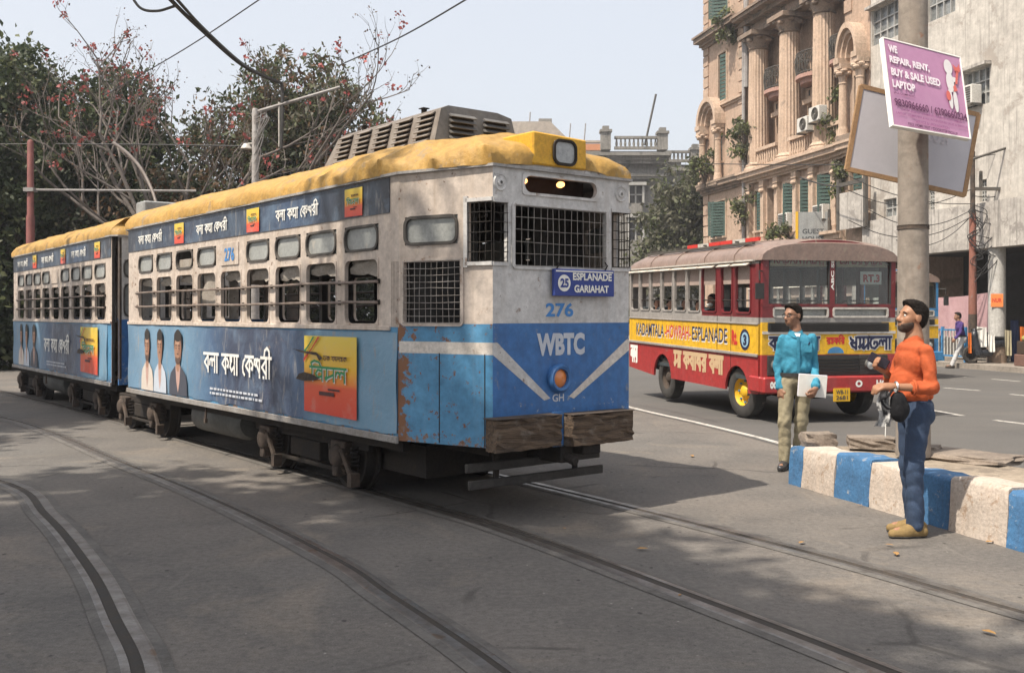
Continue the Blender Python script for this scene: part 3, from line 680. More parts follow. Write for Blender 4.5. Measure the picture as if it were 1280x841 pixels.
def tuft(label, s, y, z, r, n, seed, mats=None, name='wall_plant'):
    c = bw(s,y,z); rng = np.random.default_rng(seed); t = thing(name, label, 'plant', c, 0, 'wild plants rooted in the facade')
    P, C = blob_points([((0,0,0),r)], n, .16, rng, .2); v, f = leaf_cloud(P, .13, rng, .2); raw('foliage', v, f, [M_LEAF_G,M_LEAF_L,M_LEAF_M], t, False, rng.integers(0,3,len(f)))
    mb = MB(); [mb.tube([(0,0,-r[2]),tuple(q*.5),tuple(q)], [.03,.02,.008], 5) for q in C[:9]]; mb.build('stem', M_BARK, t)
tuft('bushy wild plant on the ledge left of the drain pipe', 20.6, .5, 9.1, (.8,.5,1.0), 700, 1); tuft('straggling wild plant climbing the drain pipe', 16.7, .2, 9.8, (.9,.5,1.2), 700, 2)
tuft('wild plant hanging at the drain pipe below the cornice', 16.9, .3, 7.0, (.6,.4,1.2), 500, 3); tuft('dense plant in the peach building bay right of the air conditioners', 9.3, -.2, 9.6, (.6,.5,1.3), 800, 4)
tuft('low potted greenery over the shop awning', 12.0, .5, 5.2, (1.6,.4,.35), 500, 5); tuft('wild growth on the high cornice of the corner bay', 18.1, .4, 15.6, (.7,.5,1.0), 600, 6); tuft('climbing growth beside the guest sign pole', 8.7, .15, 7.3, (.25,.3,1.1), 350, 7)

wb = thing('white_building', 'tall stained white plaster building over a dark arcade', 'building', BP0, BROT)
ww = [(5.17,6.85,11.65,13.0),(2.1,3.55,11.6,13.3),(.48,1.68,8.26,9.43),(5.29,6.07,5.2,5.85),(3.16,3.51,5.2,5.95),(.61,.94,5.2,5.9),(-3,-1.6,8.3,9.5),(-3.2,-1.6,11.7,13.0)]
mb = MB(); mb.panel((0,-.02,0),(1,0,0),(0,0,1),(0,1,0),(-24,6.9),(5.0,21),ww,.3); mb.build('wall', M_WHITEWALL, wb)
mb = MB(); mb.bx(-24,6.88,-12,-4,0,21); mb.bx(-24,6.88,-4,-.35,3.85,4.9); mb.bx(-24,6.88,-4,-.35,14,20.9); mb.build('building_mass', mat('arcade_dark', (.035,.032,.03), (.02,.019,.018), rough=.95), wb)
for i, (a, b, c, d) in enumerate(ww):
    w = MB().bx(a,b,-.24,-.19,c,d).build('window', M_DARKWIN if i in (4,5) else mat('grey_panes', (.13,.14,.14), (.24,.25,.25), rough=.25, scale=2.5), wb)
    fr = MB(); nc, nr = (4,3) if b-a > 1 else ((2,2) if b-a > .5 else (3,6)); t = .045 if b-a > .5 else .035
    for q in range(nc+1): x = a+(b-a)*q/nc; fr.bx(x-t/2,x+t/2,-.19,-.12,c,d)
    for q in range(nr+1): z = c+(d-c)*q/nr; fr.bx(a,b,-.185,-.125,z-t/2,z+t/2)
    fr.build('frame', mat('steel_frame_grey', (.42,.42,.40), (.3,.3,.29), rough=.6), w)
    if b-a > 1: MB().bx(a-.1,b+.1,-.015,.22,d+.02,d+.12).build('lintel', M_BAND, w)
mb = MB(); n = 40; rows = []
for i in range(n+1):
    s = -24+30.9*i/n; dz = random.uniform(-.02,.02); rows.append([(s,.02,5.12+dz),(s,.34,5.12+dz),(s,.34,3.72),(s,.34,3.70),(s,-.3,3.70)])
mb.v = [p for r in rows for p in r]; mb.f = [(i*5+j,(i+1)*5+j,(i+1)*5+j+1,i*5+j+1) for i in range(n) for j in range(4)]; mb.m = [0]*len(mb.f)
mb.build('parapet_band', M_BAND, wb, recalc=True)
M_PILLAR = mat('pillar_paint', (.52,.51,.48), (.42,.41,.38), rough=.85, scale=2, streak=(.25,.24,.22), samt=.5, dirt=(.28,.25,.22), damt=.5)
for s in (.1,6.3,-6.2,-12):
    mb = MB(); mb.lathe([(.29,.16),(.29,.75),(.255,.76),(.25,3.72)], (s,.02,0), n=20, mis=[1,0,0]); mb.build('pillar', [M_PILLAR, M_GRIME], wb, smooth=True)
for a, b in ((-5.8,-.6),(.8,5.8)): MB().bx(a,b,-3.99,-3.9,.16,3.0).build('shop_shutter', mat('arcade_dark', (.1,.09,.08)), wb)
ac_unit('air_conditioner', 'window air conditioner in the steel window of the white building', 1.2, .0, 8.6)
M_POSTER = flat('orange_poster', (.75,.22,.06), .7)
pc = bw(.1,.02,2.08); dd = Vector((-pc.x,-pc.y,0)).normalized(); o = tag(MB().bx(-.17,.17,-.012,.0,-.2,.2).build('poster', M_POSTER, None, loc=pc+dd*.262, rotz=math.atan2(dd.y,dd.x)+PI/2), 'small orange poster pasted on the white arcade pillar', 'poster')
lettering('NUR', (-.13,-.012,-.06),(1,0,0),(0,0,1),(0,-1,0),.26,.13,flat('poster_ink',(.5,.04,.02),.7),o,.03)

# guest sign, portal frame in front of the white building
g = thing('guest_sign', 'grey square sign board reading GUEST above the bus roof', 'sign', bw(9.98,.6,4.78), 0); U = Vector((.995,-.1,0)); g.rotation_euler[2] = R(-6)
MB().bx(-.58,.58,-.03,.03,-.3,1.0).build('board', mat('guest_board', (.33,.345,.34), (.27,.28,.28), rough=.6, streak=(.2,.2,.19)), g, bevel=.01); MB().bx(-.68,-.585,-.04,.04,-.3,1.02).build('side_strip', flat('sign_yellow', (.7,.42,.03)), g)
M_INKD = flat('ink_dark', (.05,.055,.06), .6); lettering('GUEST', (-.42,-.03,.12),(1,0,0),(0,0,1),(0,-1,0),.86,.2,M_INKD,g,.02); lettering('HOUSE', (-.42,-.03,-.18),(1,0,0),(0,0,1),(0,-1,0),.86,.2,M_INKD,g,.02)
MB().tube([(.64,.02,-4.4),(.64,.02,1.1)], .06, 8).build('post', M_IRON, g)
g = thing('steel_portal', 'empty dark steel sign frame standing before the white building', 'frame', bw(7.0,.5,0), BROT)
mb = MB(); mb.bx(-.65,-.5,-.06,.06,4.9,7.0); mb.build('post', M_IRON, g); MB().bx(1.15,1.32,-.06,.06,4.9,6.85).build('post', M_IRON, g); MB().bx(-.5,1.15,-.05,.05,6.55,6.7).build('crossbar', M_IRON, g)
MB().bx(-.5,1.15,-.02,.02,4.9,6.3).build('back_panel', M_BAND, g)

# far buildings
fb = thing('grey_colonial_building', 'weathered grey stone building with balustraded roof far behind the tram', 'building', (0,80,0))
def fx(px): return (px-640)/FPX*80
def fz(py): return EYE-(py-HOR)/FPX*80
wl = [(fx(787),fx(803),fz(254),fz(232)),(fx(787),fx(803),fz(300),fz(272)),(fx(845),fx(858),fz(250),fz(228)),(fx(762),fx(774),fz(254),fz(232))]
MB().panel((0,0,0),(1,0,0),(0,0,1),(0,-1,0),(fx(736),fx(833)),(0,fz(186)),wl[:2]+wl[3:],.4).build('wall', M_GREYST, fb)
MB().panel((0,2.5,0),(1,0,0),(0,0,1),(0,-1,0),(fx(833),fx(935)),(0,fz(197)),wl[2:3],.4).build('wing_wall', M_GREYST, fb)
MB().bx(fx(737),fx(832.5),.5,14,0,fz(188)).build('building_mass', M_GREYST, fb); MB().bx(fx(833.5),fx(934),3,14,0,fz(199)).build('wing_mass', M_GREYST, fb)
for i, (a, b, c, d) in enumerate(wl):
    y = 2.5 if i == 2 else 0
    w = MB().bx(a,b,y+.3,y+.35,c,d).build('window', M_DARKWIN, fb); f2 = MB(); m_ = (a+b)/2; f2.bx(m_-.06,m_+.06,y+.2,y+.29,c,d); f2.bx(a,b,y+.2,y+.29,(c+d)/2-.05,(c+d)/2+.05); f2.bx(a-.15,a,y-.1,y+.3,c,d); f2.bx(b,b+.15,y-.1,y+.3,c,d); f2.bx(a-.3,b+.3,y-.3,y+.1,d,d+.25); f2.build('frame', mat('far_frame', (.42,.41,.38), rough=.8), w)
def farcorn(x0,x1,y,z,st):
    mb = MB(); zz = z
    for h, p in st: mb.bx(x0-p*.3,x1+p*.3,y-p,y+.3,zz,zz+h); zz += h
    mb.build('cornice', M_GREYST, fb)
farcorn(fx(736),fx(833),0,fz(205),[(.25,.25),(.3,.5),(.25,.9)]); farcorn(fx(736),fx(833),0,fz(224),[(.2,.2),(.2,.35)]); farcorn(fx(834),fx(935),2.5,fz(212),[(.2,.2),(.3,.5)])
def farbal(x0,x1,y,z,h,parapet=M_GREYST):
    mb = MB(); mb.bx(x0,x1,y-.15,y+.15,z,z+.22); mb.bx(x0,x1,y-.18,y+.18,z+h-.2,z+h); n = int((x1-x0)/.32)
    for q in range(n): mb.lathe([(.07,0),(.11,.25),(.06,.55),(.09,h-.4)], (x0+(q+.5)*(x1-x0)/n,y,z+.2), n=6)
    mb.build('balustrade', parapet, fb)
farbal(fx(768),fx(822),0,fz(187),1.05); farbal(fx(836),fx(872),2.5,fz(197),.95); farbal(fx(880),fx(930),2.5,fz(197),.95)
for p, y, z0, z1 in ((757,0,188,166),(828,0,188,168),(876,2.5,199,182)):
    mb = MB(); mb.bx(fx(p-6),fx(p+6),y-.4,y+.5,fz(z0),fz(z1)); mb.bx(fx(p-7.5),fx(p+7.5),y-.5,y+.6,fz(z1)-.0,fz(z1)+.2); mb.bx(fx(p-4),fx(p+4),y-.3,y+.4,fz(z1)+.2,fz(z1)+.5); mb.build('pier', M_GREYST, fb)
MB().tube([(fx(806),0,fz(182)),(fx(820),0,fz(118))], .09, 5).build('mast', M_IRON, fb)
tb = thing('tan_building', 'plain tan roofed building far behind the tram roof', 'building', (0,105,0)); f5 = lambda px, py: ((px-640)/FPX*105, EYE-(py-HOR)/FPX*105)
(x0,z0),(x1,z1),(x2,z2) = f5(612,152), f5(688,152), f5(716,180)
mb = MB(); mb.prism([(x0,0,0),(x0,0,z0),(x1,0,z1),(x2,0,z2),(x2,0,0)], (0,14,0)); mb.build('wall', mat('tan_wall', (.40,.345,.285), (.35,.30,.25), rough=.9, scale=.3), tb, recalc=True)
MB().bx(x1-1.2,x1+.2,1,3,z1,z1+.5).build('roof_tank', M_GREYST, tb); MB().tube([f5(661,175)[0:1]+(1,)+f5(661,175)[1:], f5(663,138)[0:1]+(1,)+f5(663,138)[1:]], .07, 5).build('mast', M_PIPE, tb)
lb = thing('low_roof_building', 'low building with orange banded parapet beyond the tram headlight', 'building', (0,92,0)); f9 = lambda px, py: ((px-640)/FPX*92, EYE-(py-HOR)/FPX*92)
(xa,za),(xb,zb) = f9(700,176), f9(760,176)
MB().bx(xa,xb,0,8,0,za-.9).build('wall', mat('tan_wall', (.4,.345,.285)), lb); MB().bx(xa,xb,-.1,.3,za-.9,za-.3).build('parapet', flat('parapet_orange', (.5,.22,.11), .9), lb); MB().bx(xa,xb,-.15,.35,za-.2,za).build('parapet_rail', mat('tan_wall', (.4,.345,.285)), lb)
for q in (731,712): MB().tube([f9(q,178)[0:1]+(1,)+f9(q,178)[1:], f9(q+2,152)[0:1]+(1,)+f9(q+2,152)[1:]], .06, 5).build('mast', M_PIPE, lb)

# ------------------------------------------------------------------ the trees of the place
tree('broad_tree', 'tall dark broadleaf tree at the left edge of the picture', (-16.4,31.5,0), [((-17.2,31.5,8.2),(2.9,3,2.3)),((-15.2,31,6.6),(2.4,3,2.6)),((-18.5,32,5.5),(3,3,3)),((-15.9,31,4.0),(2.6,2.6,2.2))], 44000, .13, [M_LEAF_D,M_LEAF_M,M_LEAF_D], 21, .3, .32, group='trees behind the trams')
tree('broad_tree', 'dark leafy tree between the left edge tree and the bare flowering branches', (-13.6,33.5,0), [((-13.6,33.5,8.0),(1.7,2.2,1.7)),((-13.0,33,6.2),(2.1,2.3,1.9)),((-14.2,33.5,4.6),(2.2,2.4,1.8)),((-12.2,33,4.2),(1.8,2,1.6))], 34000, .125, [M_LEAF_D,M_LEAF_M,M_LEAF_D], 22, .25, .3, group='trees behind the trams')
tree('broad_tree', 'dense olive green tree rising behind the middle of the tram roof', (-7.4,34,0), [((-7.2,34,8.9),(1.9,2.2,1.6)),((-5.9,34,7.6),(2.0,2.2,2.0)),((-8.8,34,7.6),(2.1,2.3,1.8)),((-9.6,34,6.0),(2.2,2.4,1.9)),((-7.2,34,6.2),(2.6,2.6,2.2)),((-5.0,34,5.9),(1.9,2,1.8)),((-8.2,34,4.2),(3.2,2.5,1.7))], 48000, .095, [M_LEAF_M,M_LEAF_G,M_LEAF_D,M_LEAF_R], 23, .3, .24, wts=[.3,.3,.22,.18], droop=.7, group='trees behind the trams', long=2.2)
tree('broad_tree', 'loose scrubby tree low behind the gap of the two trams', (-11.2,31,0), [((-11.2,31,5.0),(1.6,1.8,1.3)),((-9.9,31,4.5),(1.5,1.8,1.2)),((-12.3,31,3.8),(1.6,1.8,1.4)),((-10.5,31,3.3),(2.2,1.8,1.4))], 9000, .12, [M_LEAF_G,M_LEAF_D,M_LEAF_R], 24, .18, .3, group='trees behind the trams')
tree('street_tree', 'dusty grey green tree in front of the grey stone building', (10.4,58,0), [((10.2,58,8.2),(1.7,2,2.0)),((9.2,57.5,6.6),(1.9,2,1.9)),((11.3,58,6.6),(1.6,2,2.2)),((9.6,57,4.6),(2.2,2,1.8)),((11.2,58,4.4),(1.8,2,1.8)),((8.0,57,4.2),(1.3,1.5,1.3))], 15000, .2, [M_LEAF_G,M_LEAF_M,M_LEAF_G], 25, .22, .36)
for i, (b, bl, lab) in enumerate([((-19.5,29.5,0), [((-19.5,29.5,1.6),(2.6,1.4,1.6)),((-16.5,29.8,1.5),(1.9,1.3,1.5))], 'dark bush mass beneath the left edge tree'),
        ((-12.5,35.5,0), [((-12.5,35.5,1.8),(3.4,1.5,1.8)),((-16,36,1.8),(2.6,1.5,2)),((-20,38,3),(3,2,3))], 'dark bushes far behind the rear tram'), ((-5.5,37,0), [((-5.5,37,1.8),(4.2,1.5,2.0)),((.6,40,1.5),(3.5,1.5,1.7))], 'dark bushes seen through the windows of the front tram')]):
    tree('bush', lab, b, bl, 20000, .19, [M_LEAF_D,M_LEAF_D,M_LEAF_M], 40+i, .08, .4, 8, group='bushes behind the trams', cat='bush')
# two shade trees beside the camera, out of the picture: they throw the leafy shade on the street
tree('shade_tree', 'spreading shade tree left of the camera, outside the picture, shading the foreground', (-7.2,1.6,0), [((-6.6,3.6,9.0),(2.6,2.7,1.2)),((-5.2,2.5,9.2),(2.1,2.0,1.2)),((-5.0,.7,9.4),(2.2,2.2,1.2)),((-6.3,.8,8.8),(3,2.6,1.3)),((-8.6,3.0,8.6),(2.5,2.6,1.3)),((-5.0,-1.5,9.3),(2.4,2.0,1.2)),((-6.3,6.2,8.8),(1.4,.55,.5)),((-8.2,6.6,8.8),(1.6,.7,.5))], 30000, .20, [M_LEAF_M,M_LEAF_D], 31, .32, .36, 34)
tree('shade_tree', 'shade tree outside the left of the picture, shading the rear tram', (-14.5,11.5,0), [((-13.9,12.4,8.8),(2.6,2.3,1.2)),((-11.9,13.5,8.6),(1.4,1.6,1.0)),((-15.0,15.2,8.9),(2.4,2.4,1.2)),((-13,9.6,8.4),(1.9,1.4,1.0)),((-17,12.4,8.6),(2.6,2.6,1.3))], 22000, .20, [M_LEAF_M,M_LEAF_D], 32, .3, .36, 28)
# bare silk cotton tree with red flowers
def silk_cotton():
    base = Vector((-9.3,28,0)); t = thing('flowering_tree', 'nearly bare silk cotton tree with upswept branches and red flowers', 'tree', base); rg = random.Random(5); tips = []; twigs = MB(); big = MB()
    def grow(p, d, L, r, lev):
        pts = [p.copy()]; n = 4; dd = d.copy(); q = p.copy()
        for i in range(n):
            dd = (dd+Vector((rg.uniform(-.16,.16),rg.uniform(-.16,.16),rg.uniform(-.02,.16)))).normalized(); q = q+dd*L/n; pts.append(q.copy())
        (big if lev < 2 else twigs).tube(pts, [r*(1-.5*i/n) for i in range(n+1)], 6 if lev < 2 else 4)
        if lev >= 4: tips.append(q); return
        if lev >= 3: tips.append(pts[2])
        for k in range([4,4,3,2][lev]):
            f = [.35,.55,.72,.88,1.0][-([4,4,3,2][lev])+k]; i0 = min(n-1, int(f*n)); b = pts[i0].lerp(pts[i0+1], f*n-i0) if f < 1 else pts[-1]
            a = rg.uniform(0,2*PI); ax = dd.orthogonal().normalized(); ax.rotate(Matrix.Rotation(a,3,dd)); sp = rg.uniform(.5,.85)
            grow(b, (dd*math.cos(sp)+ax*math.sin(sp)*Vector((1,.6,1)).length/1.55+Vector((0,0,.12))).normalized(), L*rg.uniform(.42,.6), r*.52, lev+1)
    big.tube([(0,0,-.1),(0,0,1.5),(.05,0,3.0)], [.3,.24,.2], 10)
    for d, L in (((-.8,-.1,.66),4.4),((-.38,.1,1),4.2),((-.62,0,.9),4.6),((.5,-.1,.85),4.2),((.9,.1,.42),5.4),((-1,0,.3),3.6),((1,-.15,.2),4.2),((.1,.1,1),3.4)):
        grow(Vector((0,0,rg.uniform(2.2,3.2))), Vector(d).normalized(), L, .085, 0)
    big.build('trunk', M_BARK_G, t, smooth=True, ang=70); twigs.build('twigs', M_BARK_G, t)
    tp = np.array([tuple(x) for x in tips]); rng = np.random.default_rng(9); sel = rng.random(len(tp)) < .16; P = np.repeat(tp[sel],6,0)+rng.normal(size=(sel.sum()*6,3))*.06
    v, f = leaf_cloud(P, .095, rng, -.3, 1.2); raw('flowers', v, f, M_RED, t, False)
    P = np.repeat(tp,2,0)+rng.normal(size=(len(tp)*2,3))*.07; v, f = leaf_cloud(P, .06, rng, 0, 1.1); raw('buds', v, f, [M_BARK,M_LEAF_R], t, False, rng.integers(0,2,len(f)))
silk_cotton()
# ------------------------------------------------------------------ trams
M_CREAM = mat('tram_cream', (.56,.485,.42), (.48,.41,.35), rough=.6, scale=1.6, streak=(.33,.255,.19), samt=.5, dirt=(.27,.16,.10), damt=.46, dscale=6, bump=.15, bscale=6)
M_GREYW = mat('tram_front_white', (.56,.55,.535), (.49,.48,.465), rough=.6, scale=1.6, streak=(.36,.32,.28), samt=.45, dirt=(.22,.15,.11), damt=.44, dscale=9, bump=.12, bscale=6)
M_BLUE = mat('tram_blue', (.035,.135,.35), (.05,.165,.39), rough=.5, scale=1.3, streak=(.05,.10,.22), samt=.5, dirt=(.16,.19,.25), damt=.46, dscale=8, bump=.12, bscale=6)
M_SKY = mat('tram_light_blue', (.06,.215,.385), (.085,.25,.42), rough=.55, scale=1.5, streak=(.15,.27,.38), samt=.45, dirt=(.20,.10,.055), damt=.40, dscale=5.5, bump=.15, bscale=6)
def rusty_edge(m, x0, x1, col, axis=0, push=.27, sc=9):
    t = m.node_tree; b = t.nodes['Principled BSDF']; src = b.inputs['Base Color'].links[0].from_socket
    tc = t.nodes.new('ShaderNodeTexCoord'); sx = t.nodes.new('ShaderNodeSeparateXYZ'); t.links.new(tc.outputs['Object'], sx.inputs[0])
    mr = t.nodes.new('ShaderNodeMapRange'); mr.inputs[1].default_value = x0; mr.inputs[2].default_value = x1; mr.inputs[3].default_value = push; mr.inputs[4].default_value = 0.; t.links.new(sx.outputs[axis], mr.inputs[0])
    gate = t.nodes.new('ShaderNodeMath'); gate.operation = 'GREATER_THAN'; gate.inputs[1].default_value = x0-.02; t.links.new(sx.outputs[axis], gate.inputs[0])
    mu = t.nodes.new('ShaderNodeMath'); mu.operation = 'MULTIPLY'; t.links.new(mr.outputs[0], mu.inputs[0]); t.links.new(gate.outputs[0], mu.inputs[1])
    nz = t.nodes.new('ShaderNodeTexNoise'); nz.inputs['Scale'].default_value = sc; nz.inputs['Detail'].default_value = 8; nz.inputs['Roughness'].default_value = .7; t.links.new(tc.outputs['Object'], nz.inputs['Vector'])
    ad = t.nodes.new('ShaderNodeMath'); t.links.new(mu.outputs[0], ad.inputs[0]); t.links.new(nz.outputs['Fac'], ad.inputs[1])
    rp_ = t.nodes.new('ShaderNodeMapRange'); rp_.inputs[1].default_value = .66; rp_.inputs[2].default_value = .70; t.links.new(ad.outputs[0], rp_.inputs[0])
    mx = t.nodes.new('ShaderNodeMix'); mx.data_type = 'RGBA'; t.links.new(rp_.outputs[0], mx.inputs[0]); t.links.new(src, mx.inputs[6]); mx.inputs[7].default_value = (*col, 1); t.links.new(mx.outputs[2], b.inputs['Base Color'])
rusty_edge(M_SKY, 0., .22, (.19,.085,.04)); rusty_edge(M_SKY, .60, .80, (.21,.13,.09), 2, .16, 14); rusty_edge(M_SKY, .3, 2., (.15,.07,.04), 0, .09, 12)
rusty_edge(M_BLUE, .58, 1.05, (.24,.29,.36), 2, .17, 16); rusty_edge(M_BLUE, -9., 2., (.10,.07,.06), 0, .06, 22); rusty_edge(M_GREYW, -9., 2., (.10,.085,.075), 0, .055, 17); rusty_edge(M_CREAM, -9., 2., (.17,.10,.065), 0, .075, 13)
M_STRIPE = mat('stripe_white', (.62,.58,.53), (.55,.5,.44), rough=.6, scale=3, dirt=(.3,.2,.14), damt=.42, dscale=9)
M_TARP = mat('yellow_tarpaulin', (.43,.25,.055), (.36,.215,.06), rough=.62, scale=1.6, bump=.7, bscale=11, dirt=(.27,.20,.115), damt=.62, dscale=3.4, streak=(.42,.29,.10), samt=.45)
M_YEL = mat('headlight_box_yellow', (.68,.38,.03), (.58,.31,.03), rough=.55, scale=4, dirt=(.3,.2,.1), damt=.45)
M_DKM = mat('dark_metal', (.028,.026,.025), (.045,.038,.032), rough=.9, scale=5, dirt=(.07,.05,.038), damt=.4, dscale=8, spec=.15)
M_MUD = mat('muddy_iron', (.085,.06,.044), (.045,.036,.03), rough=.9, scale=7, bump=.5, bscale=30, dirt=(.19,.145,.105), damt=.45, dscale=10)
def wood_grain():
    B = NB('bumper_wood'); v = B.coord((16,1.3,16)); g = B.noise(v, 1.6, 8, .7, .8); c = B.mix(B.ramp(g, .34, .66), (.045,.032,.024), (.165,.112,.072)); c = B.mix(B.ramp(B.noise(B.coord((20,2,20)), 2.3, 6, .7), .60, .66), c, (.018,.014,.011)); c = B.mix(B.ramp(B.noise(B.coord(), 6, 5, .6), .55, .66, 0, .7), c, (.20,.17,.14))
    B.l(c, B.b.inputs['Base Color']); B.b.inputs['Roughness'].default_value = .9; B.bump(g, 1., .03); return B.m
M_WOOD = wood_grain()
M_FROST = mat('frosted_pane', (.34,.35,.33), (.26,.27,.26), rough=.35, scale=3, dirt=(.42,.39,.34), damt=.5, dscale=6)
M_RUBBER = mat('window_rubber', (.055,.05,.045), (.09,.08,.07), rough=.7, scale=8)
M_VENT = mat('ventilator_paint', (.235,.21,.185), (.19,.165,.145), rough=.7, scale=2, streak=(.12,.09,.07), samt=.5, dirt=(.13,.08,.05), damt=.5, dscale=6)
M_VENTF = mat('ventilator_grey', (.145,.14,.135), (.11,.105,.1), rough=.7, scale=2, dirt=(.16,.10,.06), damt=.4, dscale=6)
M_INT = mat('tram_interior', (.055,.05,.045), (.035,.032,.03), rough=.8, scale=2)
M_SEATW = mat('slatted_wood', (.055,.034,.02), (.035,.022,.015), rough=.6, scale=3)
M_WIRE = mat('wire_grille', (.30,.28,.26), (.18,.16,.14), rough=.5, scale=9)
M_WHT = flat('paint_white', (.70,.69,.66), .6); M_SIGNB = flat('sign_blue', (.035,.06,.25), .5); M_NUMB = flat('number_blue', (.06,.22,.52), .6); M_WBTC = flat('faded_letter', (.50,.53,.58), .6)
M_BLIND = mat('canvas_blind', (.36,.33,.29), (.27,.24,.205), rough=.9, scale=4, streak=(.25,.2,.15))
def vinyl(name, spec, axis_scale=1.):
    """printed banner: colours along the tram given as (x, colour) stops, with creases and scuffs"""
    if name in MATS: return MATS[name]
    B = NB(name); v = B.coord(); sx = B.n('ShaderNodeSeparateXYZ'); wob = B.noise(v, 1.4, 4, .6)
    B.l(v, sx.inputs[0]); f = B.math('ADD', sx.outputs[0], B.math('MULTIPLY', B.math('SUBTRACT', wob, .5), .5))
    r = B.n('ShaderNodeValToRGB'); lo, hi = spec[0][0], spec[-1][0]; els = r.color_ramp.elements
    while len(els) < len(spec): els.new(.5)
    for e, (x, c) in zip(els, spec): e.position = (x-lo)/(hi-lo); e.color = (*c, 1)
    B.l(B.ramp(f, lo, hi), r.inputs[0]); c = r.outputs[0]
    c = B.mix(B.ramp(B.noise(v, 3.2, 6, .65, .5), .48, .8, 0, .5), c, (.20,.30,.42)); c = B.mix(B.ramp(B.noise(B.coord((5,5,1.2)), 2.2, 6, .7, .6), .56, .68, 0, .7), c, (.27,.26,.25))
    c = B.mix(B.ramp(B.noise(v, 9, 7, .75, .5), .64, .69, 0, .8), c, (.24,.15,.10))
    B.l(c, B.b.inputs['Base Color']); B.b.inputs['Roughness'].default_value = .42
    B.bump(B.noise(v, 7, 4, .6, .4), .25, .03); MATS[name] = B.m; return B.m
SKYB, NAVY, DEEP = (.11,.21,.32), (.042,.055,.095), (.06,.11,.20)
M_BANNER = vinyl('side_banner', [(-7,SKYB),(-6.2,(.16,.28,.40)),(-4.8,(.13,.25,.37)),(-4.0,DEEP),(-3.4,NAVY),(-2.2,NAVY),(-1.75,DEEP),(-1.5,(.13,.25,.36)),(0,(.15,.29,.41))])
M_TOPB = vinyl('top_banner', [(-7,(.030,.036,.05)),(-5,(.035,.05,.085)),(-3,(.03,.04,.062)),(-2,(.045,.075,.14)),(-1,(.03,.036,.05)),(0,(.028,.03,.04))])
def pouch_mat():
    B = NB('pouch_print'); v = B.coord(out='Generated'); sx = B.n('ShaderNodeSeparateXYZ'); B.l(v, sx.inputs[0]); r = B.n('ShaderNodeValToRGB'); els = r.color_ramp.elements
    st = [(0,(.60,.055,.03)),(.36,(.66,.09,.03)),(.42,(.72,.22,.03)),(.6,(.72,.42,.03)),(1,(.66,.50,.05))]
    while len(els) < 5: els.new(.5)
    for e, (x, c) in zip(els, st): e.position = x; e.color = (*c,1)
    B.l(sx.outputs[2], r.inputs[0]); c = B.mix(B.ramp(B.noise(B.coord(), 6, 5, .6), .55, .8, 0, .4), r.outputs[0], (.5,.42,.35)); B.l(c, B.b.inputs['Base Color']); B.b.inputs['Roughness'].default_value = .4; return B.m
M_POUCH = pouch_mat(); M_PGREEN = flat('print_green', (.03,.24,.09), .5); M_PWHITE = flat('print_white', (.78,.77,.72), .5); M_PRED = flat('print_red', (.55,.05,.03), .5); M_PDARK = flat('print_dark', (.06,.02,.02), .5)
M_PSHADE = flat('print_skin_shade', (.25,.13,.085), .5); M_PLIT = flat('print_skin_light', (.42,.26,.18), .5); M_PBEARD = flat('print_beard', (.10,.06,.045), .5); FIGX = (-6.14,-5.66,-5.02); M_SKIN = flat('print_skin', (.34,.19,.125), .5); M_PHAIR = flat('print_hair', (.03,.024,.02), .5); M_PSHIRT = flat('print_shirt', (.58,.52,.46), .5); M_PSUIT = flat('print_suit', (.06,.065,.085), .5); M_PPINK = flat('print_pink', (.46,.30,.26), .5); M_PWSH = flat('print_pale', (.48,.53,.60), .5)
XS, WID = -6.97, 1.05
WINX = [(-6.54+.7*i, -5.985+.7*i) for i in range(7)]+[(-1.665,-1.07),(-.915,-.33)]
ZB, ZS, ZL0, ZL1, ZU0, ZU1, ZT0, ZE = .61, 1.56, 1.565, 2.13, 2.20, 2.425, 2.50, 2.80
def wire(par, O, U, W, N, u0, u1, v0, v1, nu, nv, m=None, r=.0028, name='wire_grille'):
    O, U, W, N = map(Vector, (O,U,W,N)); mb = MB(); rg = random.Random(int(u0*97+v0*31))
    for i in range(nu+1):
        u = u0+(u1-u0)*i/nu; mb.tube([O+U*(u+rg.uniform(-.006,.006))+W*v0+N*.012, O+U*(u+rg.uniform(-.008,.008))+W*(v0+v1)/2+N*.012, O+U*(u+rg.uniform(-.006,.006))+W*v1+N*.012], r, 5)
    for i in range(nv+1):
        v = v0+(v1-v0)*i/nv; mb.tube([O+U*u0+W*v+N*.018, O+U*(u0+u1)/2+W*(v+rg.uniform(-.008,.008))+N*.018, O+U*u1+W*v+N*.018], r, 5)
    return mb.build(name, m or M_WIRE, par)
